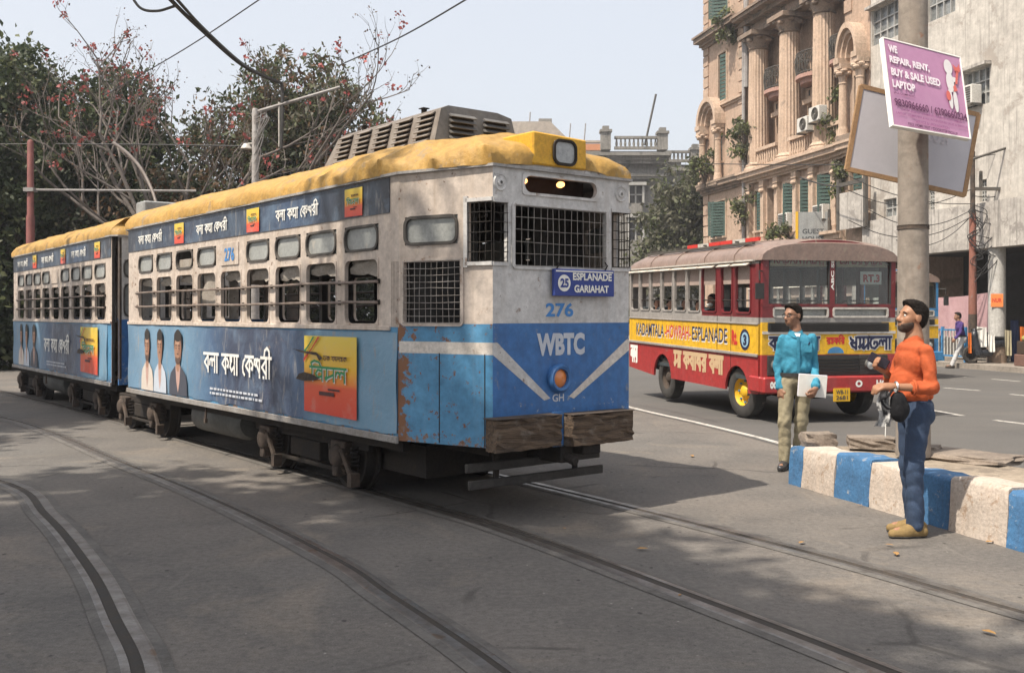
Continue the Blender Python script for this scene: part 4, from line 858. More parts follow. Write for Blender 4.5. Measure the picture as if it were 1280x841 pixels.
def pouch(par, O, U, W, N, w, h, big):
    mb = MB(); n = 8; O, U, W, N = map(Vector, (O,U,W,N)); vs = []
    for j in range(n+1):
        for i in range(n+1):
            u, v = i/n, j/n; vs.append(O+U*(u*w)+W*(v*h-(.02*h*(u-.2) if v < .01 else 0))+N*(.006+(.012*math.sin(u*PI)*math.sin(v*PI) if big else 0)))
    mb.add(vs, [(j*(n+1)+i,j*(n+1)+i+1,(j+1)*(n+1)+i+1,(j+1)*(n+1)+i) for j in range(n) for i in range(n)])
    p = mb.build('product_poster', M_POUCH, par, smooth=True); q = .022 if big else .010
    for dx, dy, m, tt in ((.012*h,-.012*h,M_PWHITE,.20),(0,0,M_PGREEN,.17)):
        strokes(['i','va','ma','la'], O+U*(w*.16+dx)+W*(h*.43+dy)+N*(q if m == M_PWHITE else q+.004), U, W, N, w*.7, h*.17, m, p, tt)
    mb = MB(); mb.poly([O+U*(w*a)+W*(h*b)+N*(q) for a, b in ((.5,.31),(.72,.31),(.72,.335),(.5,.335))]); mb.poly([O+U*(w*a)+W*(h*b)+N*q for a, b in ((.33,.24),(.62,.24),(.62,.29),(.33,.29))]); mb.build('small_print', M_PDARK, p)
    if big:
        for o_, m in ((0,M_PGREEN),(.1,M_PRED)): MB().poly([O+U*(w*a)+W*(h*b)+N*q for a, b in ((.02,.80-o_),(.02,.75-o_),(.20+o_,.99),(.24+o_,.99))]).build('corner_ribbon', m, p)
        strokes(['ta','ka',' ','ba','da','la','u','ka'], O+U*(w*.42)+W*(h*.69)+N*q, U, W, N, w*.44, h*.055, M_PDARK, p, .2)
        mb = MB(); mb.poly([O+U*(w*a)+W*(h*b)+N*(q+.012) for a, b in ((-.12,.42),(.05,.40),(.3,.43),(.36,.46),(.22,.5),(.06,.52),(-.06,.49))]); mb.poly([O+U*(w*a)+W*(h*b)+N*(q+.012) for a, b in ((-.2,.82),(.05,.80),(.3,.79),(.42,.72),(.36,.68),(.3,.75),(.0,.775))]); mb.build('torn_patch', M_MUD, p)
    else: strokes(['u','ka','la'], O+U*(w*.4)+W*(h*.7)+N*q, U, W, N, w*.42, h*.06, M_PDARK, p, .3)
    return p
def figure_print(par, x, z0, h, kind, y, s=1.):
    """one of the three printed portraits: flat print pieces on the banner"""
    P = lambda u, v: (x+u*s*h*.9, y, z0+v*h)
    def ell(cu, cv, ru, rv, m, k, name, a0=0, a1=2*PI):
        mb = MB(); mb.poly([(P(cu+ru*math.cos(a), cv+rv*math.sin(a))[0], y-.0009*k, P(0,cv+rv*math.sin(a))[2]) for a in [a0+(a1-a0)*i/18 for i in range(18)]]); return mb.build(name, m, root)
    body = {'coat': M_PSUIT, 'white': M_PSHIRT, 'pale': M_PWSH}[kind]
    mb = MB(); mb.poly([(P(u,v)[0], y-.001, P(0,v)[2]) for u, v in ((-.40,0),(.40,0),(.39,.2),(.33,.33),(.14,.44),(-.14,.44),(-.33,.33),(-.39,.2))]); root = mb.build('printed_portrait', body, par)
    mb = MB(); mb.poly([(P(u,v)[0], y-.002, P(0,v)[2]) for u, v in ((-.11,.45),(.11,.45),(.07,.2),(.0,.04),(-.07,.2))]); mb.build('printed_shirt', M_PPINK, root)
    ell(0,.46,.085,.1,M_SKIN,3,'printed_neck'); ell(0,.79,.185,.215,M_PHAIR,3,'printed_hair'); ell(0,.70,.155,.215,M_SKIN,4,'printed_face'); ell(0,.90,.165,.085,M_PHAIR,5,'printed_fringe')
    ell(.085,.68,.06,.17,M_PSHADE,4.4,'printed_shade'); ell(.012,.665,.026,.018,M_PSHADE,4.6,'printed_nose'); ell(0,.80,.07,.03,M_PLIT,4.5,'printed_brow_light')
    if kind != 'pale': ell(0,.54,.115,.07,M_PBEARD,5,'printed_beard'); ell(0,.592,.07,.026,M_SKIN,6,'printed_mouth')
    mb = MB()
    for q in (-.066,.066):
        mb.poly([(P(u,v)[0], y-.007, P(0,v)[2]) for u, v in ((q-.028,.715),(q,.707),(q+.028,.715),(q,.729))]); mb.poly([(P(u,v)[0], y-.007, P(0,v)[2]) for u, v in ((q-.04,.752),(q+.04,.756),(q+.036,.768),(q-.036,.766))])
    mb.poly([(P(u,v)[0], y-.007, P(0,v)[2]) for u, v in ((-.035,.625),(.035,.625),(.03,.64),(-.03,.64))]); mb.build('printed_features', M_PHAIR, root)
def bogie(par, xc, wb):
    e = bpy.data.objects.new('bogie', None); COL.objects.link(e); e.parent = par; e.location = (xc,0,0)
    mb = MB()
    for sy in (-1,1):
        mb.bx(-wb/2-.42,wb/2+.42,sy*.80-.03,sy*.80+.03,.40,.50); mb.bx(-.32,.32,sy*.80-.05,sy*.80+.05,.22,.40); mb.bx(-wb/2-.2,wb/2+.2,sy*.84-.02,sy*.84+.02,.16,.20)
    mb.bx(-.15,.15,-.8,.8,.36,.5); mb.build('bogie_frame', M_DKM, e, bevel=.01)
    for a in (-wb/2, wb/2):
        for sy in (-1,1):
            w = MB(); w.lathe([(.04,.07*sy),(.09,.07*sy),(.11,.02*sy),(.27,.01*sy),(.29,.05*sy),(.325,.055*sy),(.33,.0),(.335,-.045*sy),(.365,-.05*sy),(.365,-.075*sy),(.1,-.07*sy)], (a,sy*.735,.335), 'Y', 28); w.build('wheel', M_DKM, e, smooth=True, ang=30, recalc=True)
            b = MB(); b.lathe([(.0,.10*sy),(.07,.10*sy),(.10,.085*sy),(.115,.05*sy),(.12,-.05*sy)], (a,sy*.87,.33), 'Y', 14); b.bx(a-.13,a+.13,sy*.87-.05,sy*.87+.05,.25,.47); b.bx(a-.05,a+.05,sy*.9-.05,sy*.9+.06,.14,.26); b.build('axle_box', M_MUD, e, bevel=.012, smooth=True)
            for q in (-.2,.2):
                s = MB(); hx = [(a+q+.05*math.cos(t*1.6), sy*.84+.05*math.sin(t*1.6), .22+t*.0105) for t in range(22)]; s.tube(hx, .011, 5); s.build('spring', M_DKM, e)
            k = MB(); d = 1 if a < 0 else 1
            k.tube([(a+.10,sy*.93,.40),(a+.34,sy*.95,.15)], .026, 6); k.box((a+.345,sy*.94,.15), (.07,.09,.12)); k.build('brake_rod', M_MUD, e)
        MB().tube([(a,-.72,.335),(a,.72,.335)], .06, 10).build('axle', M_DKM, e)
    return e
def tram_car(root, lead):
    TL, TI = (.87,.308) if lead else (.10,.07)          # tapered nose: length and inset on each side
    XR = -7.35 if lead else -7.0; RL, RI = (.55,.3)     # rear taper
    rootp = root
    # ---- side walls
    for sy in (-1,1):
        holes = [(a,b,ZL0,ZL1) for a, b in WINX]+[(a,b,ZU0,ZU1) for i, (a,b) in enumerate(WINX) if i != 4]
        if lead: holes.append((-.125,-.012,1.55,2.09))
        w = MB(); w.panel((0,sy*WID,0),(1,0,0),(0,0,1),(0,sy,0),(XS,0),(ZB,1.545,ZE),holes,.045,mf=lambda u,v: 1 if v < 1.545 else 0,jamb=2)
        wall = w.build('side_wall', [M_CREAM, M_SKY, M_INT], root)
        O, U, W, N = (0,sy*WID,0),(1,0,0),(0,0,1),(0,sy,0)
        for i, (a, b) in enumerate(WINX):
            f = MB(); f.rring(O,U,W,N,a+.008,b-.008,ZL0+.006,ZL1-.006,.012,.07,.006,.03,outer_r=.005); f.build('window_frame', M_CREAM, root, smooth=True, ang=30, recalc=True)
            if i != 4:
                f = MB(); f.rring(O,U,W,N,a+.02,b-.02,ZU0+.02,ZU1-.02,.022,.075,.012,.02); fr = f.build('upper_window', M_RUBBER, root, smooth=True, ang=30, recalc=True)
                if not (lead and i == 2): MB().bx(a+.012,b-.012,sy*WID-sy*.014,sy*WID-sy*.022,ZU0+.01,ZU1-.01).build('pane', M_FROST, fr)
                else: MB().bx(a+.012,b-.012,sy*WID-sy*.03,sy*WID-sy*.036,ZU0+.01,ZU0+.12).build('pane', M_BLIND, fr)
            if sy < 0:                                   # rolled blinds hang unevenly inside the openings
                rg = random.Random(i*13+(5 if lead else 9)); hgt = [.08,.10,.08,.09,.09,.10,.12,.09,.11][i]; m = MB(); n = 6; vs = []
                if lead and i == 3: hgt = .36
                for j in range(n+1):
                    u = a+.01+(b-a-.02)*j/n
                    for k in range(4): vs.append((u, -WID+.06+.02*math.sin(k*2+j), ZL1-hgt*k/3-(.03*rg.random() if k == 3 else 0)-(.02*j/n if k == 3 else 0)))
                m.add(vs, [(j*4+k,j*4+k+1,(j+1)*4+k+1,(j+1)*4+k) for j in range(n) for k in range(3)]); m.build('blind', M_BLIND, root, smooth=True)
        if sy < 0 or True:
            for zb in (1.755,1.932):
                m = MB(); rg = random.Random(int(zb*100)); xs = np.linspace(XS+.38,-.30,14); m.tube([(x, sy*(WID+.028), zb+rg.uniform(-.006,.006)) for x in xs], .013, 7)
                m.build('window_bar', mat('bar_iron', (.21,.175,.15), (.14,.10,.08), rough=.7, scale=9), root, smooth=True)
            m = MB(); [m.bx(x-.012,x+.012,sy*(WID+.004),sy*(WID+.022),zb-.02,zb+.02) for zb in (1.755,1.932) for x in [XS+.39]+[ (WINX[i][1]+WINX[i+1][0])/2 for i in range(8)]+[-.31]]; m.build('bar_clips', M_DKM, root)
        m = MB(); m.bx(XS,-.02 if not lead else -.13,sy*WID,sy*(WID+.022),1.515,1.555); m.build('sill_rail', M_CREAM if sy < 0 else M_CREAM, root, bevel=.004)
        m = MB(); m.bx(XS-.02,0,sy*(WID+.003),sy*(WID+.028),.585,.645); m.build('skirt_rail', mat('skirt_rail', (.30,.29,.28), (.2,.18,.16), rough=.7, scale=4), root, bevel=.005)
    if lead:
        for q in range(5): MB().bx(-.122+q*.023,-.110+q*.023,-WID-.006,-WID+.03,1.55,2.09).build('door_slat', M_CREAM, root)
        MB().bx(-.13,0,-WID+.05,-WID+.06,1.5,2.1).build('door_pocket', M_DKM, root)
    # ---- banners on the near side (vinyl, slightly wavy, the lower edge sagging)
    y0 = -WID-.010; n = 60; vs = []; rg = random.Random(4)
    x1 = -.02 if lead else -.22
    for i in range(n+1):
        x = XS+.01+(x1-XS-.01)*i/n; sag = .03*math.sin(i*.55)**2*(1 if i < 34 else .3)+.012*math.sin(i*1.7)
        for j in range(7): v = j/6; z = (.615+sag*(1-v)**2)+(1.525-.612)*v-sag*(1-v)*.0-.0; z = .655+sag*.6*(1-v)+(1.508-.012*abs(math.sin(i*.33))-.655)*v; vs.append((x, y0-.006*math.sin(i*.9+j*1.3)-.006*(1-v)*math.sin(i*.5)**2, z))
    b = MB(); b.add(vs, [(i*7+j,(i+1)*7+j,(i+1)*7+j+1,i*7+j+1) for i in range(n) for j in range(6)]); b.build('side_banner', M_BANNER, root, smooth=True)
    b = MB(); b.bx(XS+.01,-.14 if lead else -.03,-WID-.008,-WID-.002,ZT0,ZE-.006); b.build('top_banner', M_TOPB, root)
    yb = -WID-.028; U, W, N = (1,0,0),(0,0,1),(0,-1,0)
    strokes(KESHARI, (-4.17,yb,1.0), U, W, N, 1.80, .205, M_PWHITE, root, .15)
    for q in range(2):
        m = MB(); x = -4.0
        rg = random.Random(q)
        while x < -2.75+.1*q: wd_ = rg.uniform(.03,.1); m.poly([(x,yb,.80-q*.05),(x+wd_,yb,.80-q*.05),(x+wd_,yb,.825-q*.05),(x,yb,.825-q*.05)]); x += wd_+.025
        m.build('fine_print', M_WBTC, root)
    pouch(root, (-1.643,yb,.735), U, W, N, 1.0, .715, True)
    for i, (k, x) in enumerate((('white',FIGX[0]),('pale',FIGX[1]),('coat',FIGX[2]))): figure_print(root, x, .665, .80, k, yb+.004, .8 if k != 'coat' else 1.05)
    for x in (-5.16,-3.01,-.885): pouch(root, (x,-WID-.012,2.515), U, W, N, .312, .245, False)
    for x in (-6.51,-4.44,-2.30): strokes(KESHARI, (x,-WID-.014,2.585), U, W, N, .91, .095, M_PWHITE, root, .17)
    # ---- number plate on the side where the fifth upper window would be
    num = MB(); num.bx(-3.73,-3.245,-WID-.012,-WID-.001,2.19,2.44); np_ = num.build('number_plate', M_CREAM, root, bevel=.004)
    if lead: lettering('276', (-3.61,-WID-.013,2.235), U, W, N, .27, .15, M_NUMB, np_, .03)
    # ---- ends
    def nose(xa, wa, xb, wb_, front):
        sgn = 1 if xb > xa else -1; L = math.hypot(xb-xa, wa-wb_)
        for sy in (-1,1):
            U = Vector(((xb-xa)/L, sy*(wb_-wa)/L, 0)); N = Vector((0,0,1)).cross(U); N = N if N.y*sy > 0 else -N
            O = Vector((xa, sy*wa, 0)); holes = [(.048,.628,1.575,2.084),(.06,.59,2.215,2.445),(.69,L,2.06,2.53)] if front == 'cab' else ([(.08,L-.08,1.58,2.1)] if L > .4 else [])
            w = MB(); w.panel(O,U,(0,0,1),N,(0,L),(ZB,1.335,1.43,1.575,ZE),holes,.04,mf=(lambda u,v: 1 if v < 1.335 or 1.43 < v < 1.575 else (2 if v < 1.43 else 0)) if front else (lambda u,v: 3 if v < 1.575 else 0)); w.build('cab_side' if front == 'cab' else 'end_side', [M_CREAM,M_SKY,M_STRIPE,M_BLUE], rootp)
            if front == 'cab':
                wire(rootp, O,U,(0,0,1),N,.05,.625,1.58,2.08,10,9)
                m = MB(); m.rring(O,U,(0,0,1),N,.055,.62,1.585,2.075,.03,.01,.014,.02); m.build('grille_frame', M_CREAM, rootp, recalc=True)
                m = MB(); m.rring(O,U,(0,0,1),N,.078,.572,2.235,2.425,.025,.05,.014,.02); f = m.build('upper_window', M_RUBBER, rootp, smooth=True, ang=30, recalc=True); q = MB(); q.poly([O+U*u+Vector((0,0,v))-N*.012 for u, v in ((.065,2.22),(.585,2.22),(.585,2.44),(.065,2.44))]); q.build('pane', M_FROST, f)
                wire(rootp, O,U,(0,0,1),N,.70,L-.005,2.065,2.525,4,6,M_DKM,.0035)
                m = MB(); [m.add(*(lambda bb: (bb.v, bb.f))(MB().box(O+U*uc+Vector((0,0,vc))+N*.006,(du,.03,dv),0,Matrix.Rotation(math.atan2(U.y,U.x),3,'Z')))) for uc, vc, du, dv in ((.675,2.3,.035,.56),(.80,2.548,.25,.03),(.80,2.048,.25,.03))]; m.build('corner_window_frame', M_GREYW if front == 'cab' else M_CREAM, rootp)
                for u in (.30,.62): m = MB(); m.box(O+U*(u*1.37)+Vector((0,0,.98))+N*.002,(.006,.006,.72),0,Matrix.Rotation(math.atan2(U.y,U.x),3,'Z')); m.build('panel_seam', M_DKM, rootp)
        return L
    nose(0, WID, TL, WID-TI, 'cab' if lead else 'end')
    nose(XS, WID, XS-RL, WID-RI, '')
    fw = WID-TI; xf = TL
    if lead:
        O, U, W, N = (xf,0,0),(0,1,0),(0,0,1),(1,0,0)
        holes = [(-.538,.468,2.03,2.52),(.535,fw,2.05,2.525),(-fw,-.60,2.06,2.525),(-.438,.363,2.612,2.765)]
        w = MB(); w.panel(O,U,W,N,(-fw,fw),(.60,1.58,ZE),holes,.04,mf=lambda u,v: 1 if v < 1.58 else 0); arc = [(-fw,ZE)]+[(fw*math.cos(a), ZE+.075*math.sin(a)) for a in [PI-PI*i/14 for i in range(15)]]+[(fw,ZE)]
        w.prism([(xf-.04,p[0],p[1]) for p in arc[1:-1]], (.04,0,0)); fp_ = w.build('cab_front', [M_GREYW,M_BLUE], root)
        wire(root, O,U,W,N,-.53,.46,2.035,2.515,15,5); wire(root, O,U,W,N,.54,fw-.005,2.055,2.52,3,6,M_DKM,.0035); wire(root, O,U,W,N,-fw+.005,-.605,2.065,2.52,2,6,M_DKM,.0035)
        m = MB(); m.rring(O,U,W,N,-.53,.46,2.04,2.51,.03,.012,.016,.02); m.build('windscreen_frame', M_GREYW, root, recalc=True)
        m = MB(); m.bx(xf+.001,xf+.014,-fw,-.595,2.525,2.555); m.bx(xf+.001,xf+.014,-fw,-.595,2.03,2.06); m.bx(xf+.001,xf+.014,.53,fw,2.525,2.555); m.bx(xf+.001,xf+.014,.53,fw,2.02,2.05); m.build('corner_window_frame', M_GREYW, root)
        m = MB(); m.rring(O,U,W,N,-.43,.355,2.622,2.756,.022,.065,.012,.03,outer_r=.03); m.build('route_window_frame', M_GREYW, root, smooth=True, ang=30, recalc=True)
        m = MB(); m.bx(xf-.30,xf-.27,-.5,.45,2.60,2.79); m.bx(xf-.27,xf-.045,-.5,.45,2.585,2.60); m.build('route_box', mat('route_box', (.05,.03,.025), (.035,.025,.02), rough=.8), root)
        for yb_, zb_ in ((-.36,2.725),(.04,2.728)): m = MB(); m.lathe([(.0,.04),(.02,.034),(.028,.0),(.02,-.026),(0,-.03)], (xf-.10,yb_,zb_), 'X', 12); m.build('lamp_bulb', flat('bulb_glow', (.9,.5,.2), .4, emit=(1.,.40,.12), es=3.2), root, smooth=True)
        for yy, zz in ((-.672,2.68),(.64,2.685)): m = MB(); m.lathe([(.012,.02),(.03,.016),(.034,.006),(.055,.006),(.062,.014),(.07,.002)], (xf,yy,zz), 'X', 18); m.build('marker_lamp', M_GREYW, root, smooth=True)
        # painted V stripes, lettering, headlamp
        for sg in (-1,1):
            yo = -.08
            pts = [(xf+.0025, a, b) for a, b in (((-fw,1.43),(-fw,1.335),(-.22,.955),(-.155,.97),(-.70,1.43)) if sg < 0 else ((fw,1.43),(fw,1.34),(.10,.955),(.045,.975),(fw-.02,1.44)))]
            m = MB(); m.poly(pts if sg < 0 else pts[::-1]); m.build('painted_stripe', M_STRIPE if sg > 0 else M_GREYW, root)
        lettering('WBTC', (xf,-.30,1.315),U,W,N,.52,.185,M_WBTC,root,.05); lettering('276', (xf,-.205,1.63),U,W,N,.30,.115,M_NUMB,root,.03); lettering('GH', (xf,-.135,.94),U,W,N,.125,.062,M_WBTC,root,.02)
        h = MB(); h.lathe([(.115,0),(.118,.035),(.10,.055),(.078,.05),(.075,.02)], (xf,-.075,1.13), 'X', 26); hl = h.build('headlamp', M_BLUE, root, smooth=True, ang=50)
        h = MB(); h.lathe([(0,.05),(.04,.046),(.078,.022)], (xf,-.075,1.13), 'X', 22); h.build('lens', flat('amber_lens', (.62,.20,.05), .12, spec=.8), hl, smooth=True)
        sb = MB(); sb.bx(xf+.03,xf+.065,-.165,.505,1.80,2.02); s = sb.build('route_board', M_SIGNB, root, bevel=.004); MB().bx(xf+.0652,xf+.068,-.15,.49,1.997,2.008).build('board_edge', M_PWHITE, s)
        m = MB(); m.lathe([(0,.003),(.068,.003)], (xf+.065,-.063,1.905), 'X', 24); m.build('route_disc', M_PWHITE, s); lettering('25', (xf+.067,-.107,1.868),U,W,N,.09,.075,M_SIGNB,s,.04); lettering('ESPLANADE', (xf+.066,.03,1.93),U,W,N,.44,.062,M_PWHITE,s,.035); lettering('GARIAHAT', (xf+.066,.045,1.83),U,W,N,.39,.062,M_PWHITE,s,.035)
        m = MB(); [m.tube([(xf+.02,yy,2.0),(xf+.05,yy+.02,2.06),(xf+.0,yy+.04,2.09)], .006, 5) for yy in (-.12,.42)]; m.build('board_hook', M_DKM, s)
        # bumpers: two battered timber baulks
        for a, b, z0, z1 in ((-.835,-.165,.60,.845),(-.055,.64,.585,.835)):
            bm = bmesh.new(); bmesh.ops.create_cube(bm, size=1); bmesh.ops.subdivide_edges(bm, edges=bm.edges[:], cuts=7, use_grid_fill=True); rg = random.Random(int(a*50+60))
            for v in bm.verts:
                kn = 1 if abs(v.co.y) < .49 else .985
                v.co = Vector(((xf+.095)+v.co.x*.14+ (rg.uniform(-.018,.012) if v.co.x > .1 else 0), (a+b)/2+v.co.y*(b-a)*kn, (z0+z1)/2+v.co.z*(z1-z0)+rg.uniform(-.008,.008)-(.018 if v.co.z > .4 and rg.random() < .3 else 0)))
            me = bpy.data.meshes.new('timber_bumper'); bm.to_mesh(me); bm.free(); me.materials.append(M_WOOD); link('timber_bumper', me, root)
        MB().bx(xf+.02,xf+.05,-.165,-.055,.58,.86).build('bumper_bracket', M_BLUE, root); m = MB(); m.bx(xf+.005,xf+.17,-.84,-.17,.845,.853); m.bx(xf+.005,xf+.17,-.05,.645,.835,.843); m.build('bumper_strap', M_MUD, root, bevel=.002)
        # lifeguard under the nose
        for z0, x in ((.43,.62),(.30,.66)): MB().bx(x-.02,x+.02,-.82,.62,z0-.035,z0+.035).build('lifeguard_beam', mat('grey_timber', (.055,.05,.045), (.035,.032,.03), rough=.85, scale=4), root, bevel=.006)
        for yy in (-.5,.36): MB().bx(.585,.605,yy-.025,yy+.025,.25,.62).build('lifeguard_hanger', M_DKM, root)
        m = MB(); m.bx(xf-.4,xf+.05,-.08,.05,.44,.6); m.tube([(xf+.0,-.02,.5),(xf+.16,-.02,.46)], .04, 8); m.bx(xf-.05,xf+.12,.1,.3,.5,.58); m.build('coupling', M_DKM, root, bevel=.01)
        # headlight box on the roof edge
        m = MB(); m.prism([(xf+.03,-.36,2.85),(xf+.03,.22,2.85),(xf+.03,.22,3.10),(xf+.03,-.36,3.115)], (-.42,0,0)); hb = m.build('headlight_box', M_YEL, root, bevel=.012, recalc=True)
        m = MB(); m.rring((xf+.03,0,0),U,W,N,-.135,.075,2.885,3.055,.022,.05,.02,.02); m.build('headlight_rim', M_DKM, hb, smooth=True, ang=30, recalc=True); m = MB(); m.bx(xf+.026,xf+.036,-.138,.078,2.883,3.058); m.build('headlight_glass', mat('lamp_glass', (.42,.43,.42), (.33,.34,.34), rough=.12, scale=3), hb)
        # driver's cab inside
        m = MB(); m.bx(.02,.06,-.95,.95,.75,2.05); m.bx(.02,.06,-.95,-.3,2.05,2.75); m.bx(.02,.06,.35,.95,2.05,2.75); m.build('cab_bulkhead', M_INT, root); m = MB(); m.lathe([(.16,1.0),(.17,1.5),(.14,1.55),(0,1.56)], (.62,-.25,0), n=16); m.tube([(.62,-.25,1.6),(.5,-.12,1.62)], .02, 6); m.build('controller', M_DKM, root, smooth=True)
    else:
        O, U, W, N = (xf,0,0),(0,1,0),(0,0,1),(1,0,0); holes = [(-.9,-.42,1.62,2.1),(-.9,-.42,2.2,2.46),(-.3,.3,1.2,2.1),(.42,.9,1.62,2.1)]
        w = MB(); w.panel(O,U,W,N,(-fw,fw),(ZB,1.575,ZE),holes,.04,mf=lambda u,v: 1 if v < 1.575 else 0); w.build('end_wall', [M_GREYW,M_BLUE], root)
        for h in holes[:2]: m = MB(); m.rring(O,U,W,N,h[0]+.01,h[1]-.01,h[2]+.01,h[3]-.01,.025,.08,.012,.02); f = m.build('end_window', M_RUBBER, root, smooth=True, ang=30, recalc=True); MB().bx(xf-.03,xf-.02,h[0],h[1],h[2],h[3]).build('pane', M_FROST, f)
        MB().tube([(xf-.02,-WID+.09,.7),(xf-.02,-WID+.09,2.78)], .03, 6).build('corner_strip', M_MUD, root)
    rw = WID-RI; O, U, W, N = (XS-RL,0,0),(0,1,0),(0,0,1),(-1,0,0); w = MB(); w.panel(O,U,W,N,(-rw,rw),(ZB,1.575,ZE),[(-.6,-.25,1.6,2.4),(-.18,.18,1.2,2.4),(.25,.6,1.6,2.4)],.04,mf=lambda u,v: 1 if v < 1.575 else 0); w.build('rear_wall', [M_GREYW,M_BLUE], root)
    # ---- roof shell under wrinkled tarpaulin
    def outline(g, e):
        hw = WID+.035+e; pts = [(xf+.03+e-min(g,.25)*1.5-g*.2, fw+.02+e-g), (0+.02, hw-g), (XS-.02, hw-g), (XS-RL-.03-e+g*.45, rw+.02+e-g)]
        return pts
    prof = [(.0,-.01,.0),(.015,.06,.016),(.04,.115,.016),(.10,.175,.006),(.22,.255,0),(.40,.315,0),(.62,.355,0),(.85,.375,0),(1.02,.38,0)]
    rng = np.random.default_rng(3 if lead else 8); vs = []; cols = []
    def along(p, g):
        (x3,w3),(x2,w2),(x1_,w1),(x0,w0) = p; out = []
        path = [(x0,-w0),(x1_,-w1),(x2,-w2),(x3,-w3),(x3,w3),(x2,w2),(x1_,w1),(x0,w0),(x0,-w0)]; counts = [6,150,26,34,26,90,6,10]
        for (a, b), c in zip(zip(path[:-1], path[1:]), counts):
            for i in range(c): t = i/c; out.append((a[0]+(b[0]-a[0])*t, a[1]+(b[1]-a[1])*t))
        return out
    for g, dz, e in prof:
        ring = along(outline(min(g,.99*fw), e), g); n = len(ring)
        for i, (x, y) in enumerate(ring):
            lump = .013*math.sin(x*3.1+y*2+1.3*math.sin(x*1.7))+.014*math.sin(x*9.3+dz*30)*math.sin(x*4.1+2)+.012*abs(math.sin(x*8.3+y*7+dz*16+1.5*math.sin(x*2.3)))-.008+.010*abs(math.sin(x*15+y*11-dz*27+2*math.sin(x*3.7)))-.006+.006*math.sin(x*29+y*19+dz*41)
            near = 1. if dz < .3 else .4; big = (1.6 if (lead and x > -1.5) else .8)
            arch = .075*max(0,1-abs(y)/max(fw,.1)) if x > xf-.3 and lead else 0
            out = lump*near*big; sy = -1 if y < 0 else 1
            vs.append((x+(out*.6 if x > xf-.1 else 0), y+sy*out*(1 if dz > 0 else .25), ZE+.02+dz+arch+lump*.5*big*(1 if dz > .03 else .35)))
    K = len(prof); m = MB(); m.v = vs; m.f = [(k*n+i,k*n+(i+1)%n,(k+1)*n+(i+1)%n,(k+1)*n+i) for k in range(K-1) for i in range(n)]; m.f.append(tuple((K-1)*n+i for i in range(n))); m.m = [0]*len(m.f)
    m.build('tarpaulin', M_TARP, root, smooth=True, ang=60)
    m = MB(); q = outline(0,.0); ol = [(q[0][0],-q[0][1]),(q[1][0],-q[1][1]),(q[2][0],-q[2][1]),(q[3][0],-q[3][1]),(q[3][0],q[3][1]),(q[2][0],q[2][1]),(q[1][0],q[1][1]),(q[0][0],q[0][1])]
    m.prism([(a,b,ZE) for a, b in ol], (0,0,.022)); m.build('gutter_board', mat('gutter_grey', (.36,.35,.34), (.26,.25,.24), rough=.7, scale=5, dirt=(.14,.09,.06), damt=.5), root, recalc=True)
    # ---- floor, underframe, benches, poles
    m = MB(); m.bx(XS-RL+.05,xf-.06,-fw+.02,fw-.02,.68,.74); m.bx(XS+.02,-.02,-WID+.05,WID-.05,.675,.735); m.build('floor', M_SEATW, root)
    m = MB(); m.bx(XS-RL+.1,xf-.3,-.55,.55,.50,.66); m.bx(XS,-.1,-.95,-.88,.50,.66); m.bx(XS,-.1,.88,.95,.50,.66); m.bx(-1.0,-.25,-.62,.62,.22,.5) if lead else m.bx(-.2,0,-.5,.5,.4,.5); m.build('underframe', M_DKM, root)
    m = MB(); m.lathe([(.0,-5.1),(.16,-5.08),(.2,-5.0),(.2,-3.7),(.16,-3.62),(0,-3.6)], (0,-.72,.42), 'X', 20); m.build('air_tank', mat('tank_grey', (.085,.085,.08), (.06,.06,.055), rough=.7, scale=3), root, smooth=True)
    m = MB(); m.tube([(-4.25,-1.02,.62),(-4.25,-1.03,.44)], .014, 6); m.box((-4.25,-1.03,.42),(.05,.03,.05)); m.build('hanger_rod', M_MUD, root)
    for i in range(8):
        for sy in (-1,1):
            m = MB(); x = -6.4+i*.78; m.bx(x,x+.36,sy*.95,sy*.35,1.10,1.14); m.bx(x-.02,x+.02,sy*.95,sy*.35,1.14,1.52); m.bx(x+.1,x+.26,sy*.9,sy*.5,.75,1.10); m.build('bench', M_SEATW, root)
    for x in (-5.6,-4.0,-2.4,-.8):
        for sy in (-1,1): MB().tube([(x,sy*.32,.75),(x,sy*.32,2.78)], .018, 6).build('grab_pole', M_PIPE, root)
    MB().tube([(-6.8,0,2.55),(-.2,0,2.55)], .02, 6).build('grab_rail', M_PIPE, root)
    bogie(root, -2.1, 1.6)
    bogie(root, -7.05 if lead else -6.3, 1.3 if lead else 1.4)
    if lead:
        # ventilator box with louvres
        x0, x1, yb_, yt, zb_, zt = -2.35,-.32,.50,.40,3.12,3.54
        m = MB(); A = [(x0-.1,-yb_,zb_),(x1+.0,-yb_,zb_),(x1+.0,yb_,zb_),(x0-.1,yb_,zb_),(x0+.12,-yt,zt-.05),(x1-.02,-yt,zt-.05),(x1-.02,yt,zt-.05),(x0+.12,yt,zt-.05),(x0+.2,-yt+.12,zt),(x1-.08,-yt+.12,zt),(x1-.08,yt-.12,zt),(x0+.2,yt-.12,zt)]
        m.add(A, [(3,2,1,0),(0,1,5,4),(2,3,7,6),(3,0,4,7),(4,5,9,8),(6,7,11,10),(7,4,8,11),(8,9,10,11)], 0); m.add([A[1],A[2],A[6],A[10],A[9],A[5]], [(0,1,2,3,4,5)], 1)
        vb = m.build('ventilator', [M_VENT, M_VENTF], root, bevel=.02, seg=2, smooth=True)
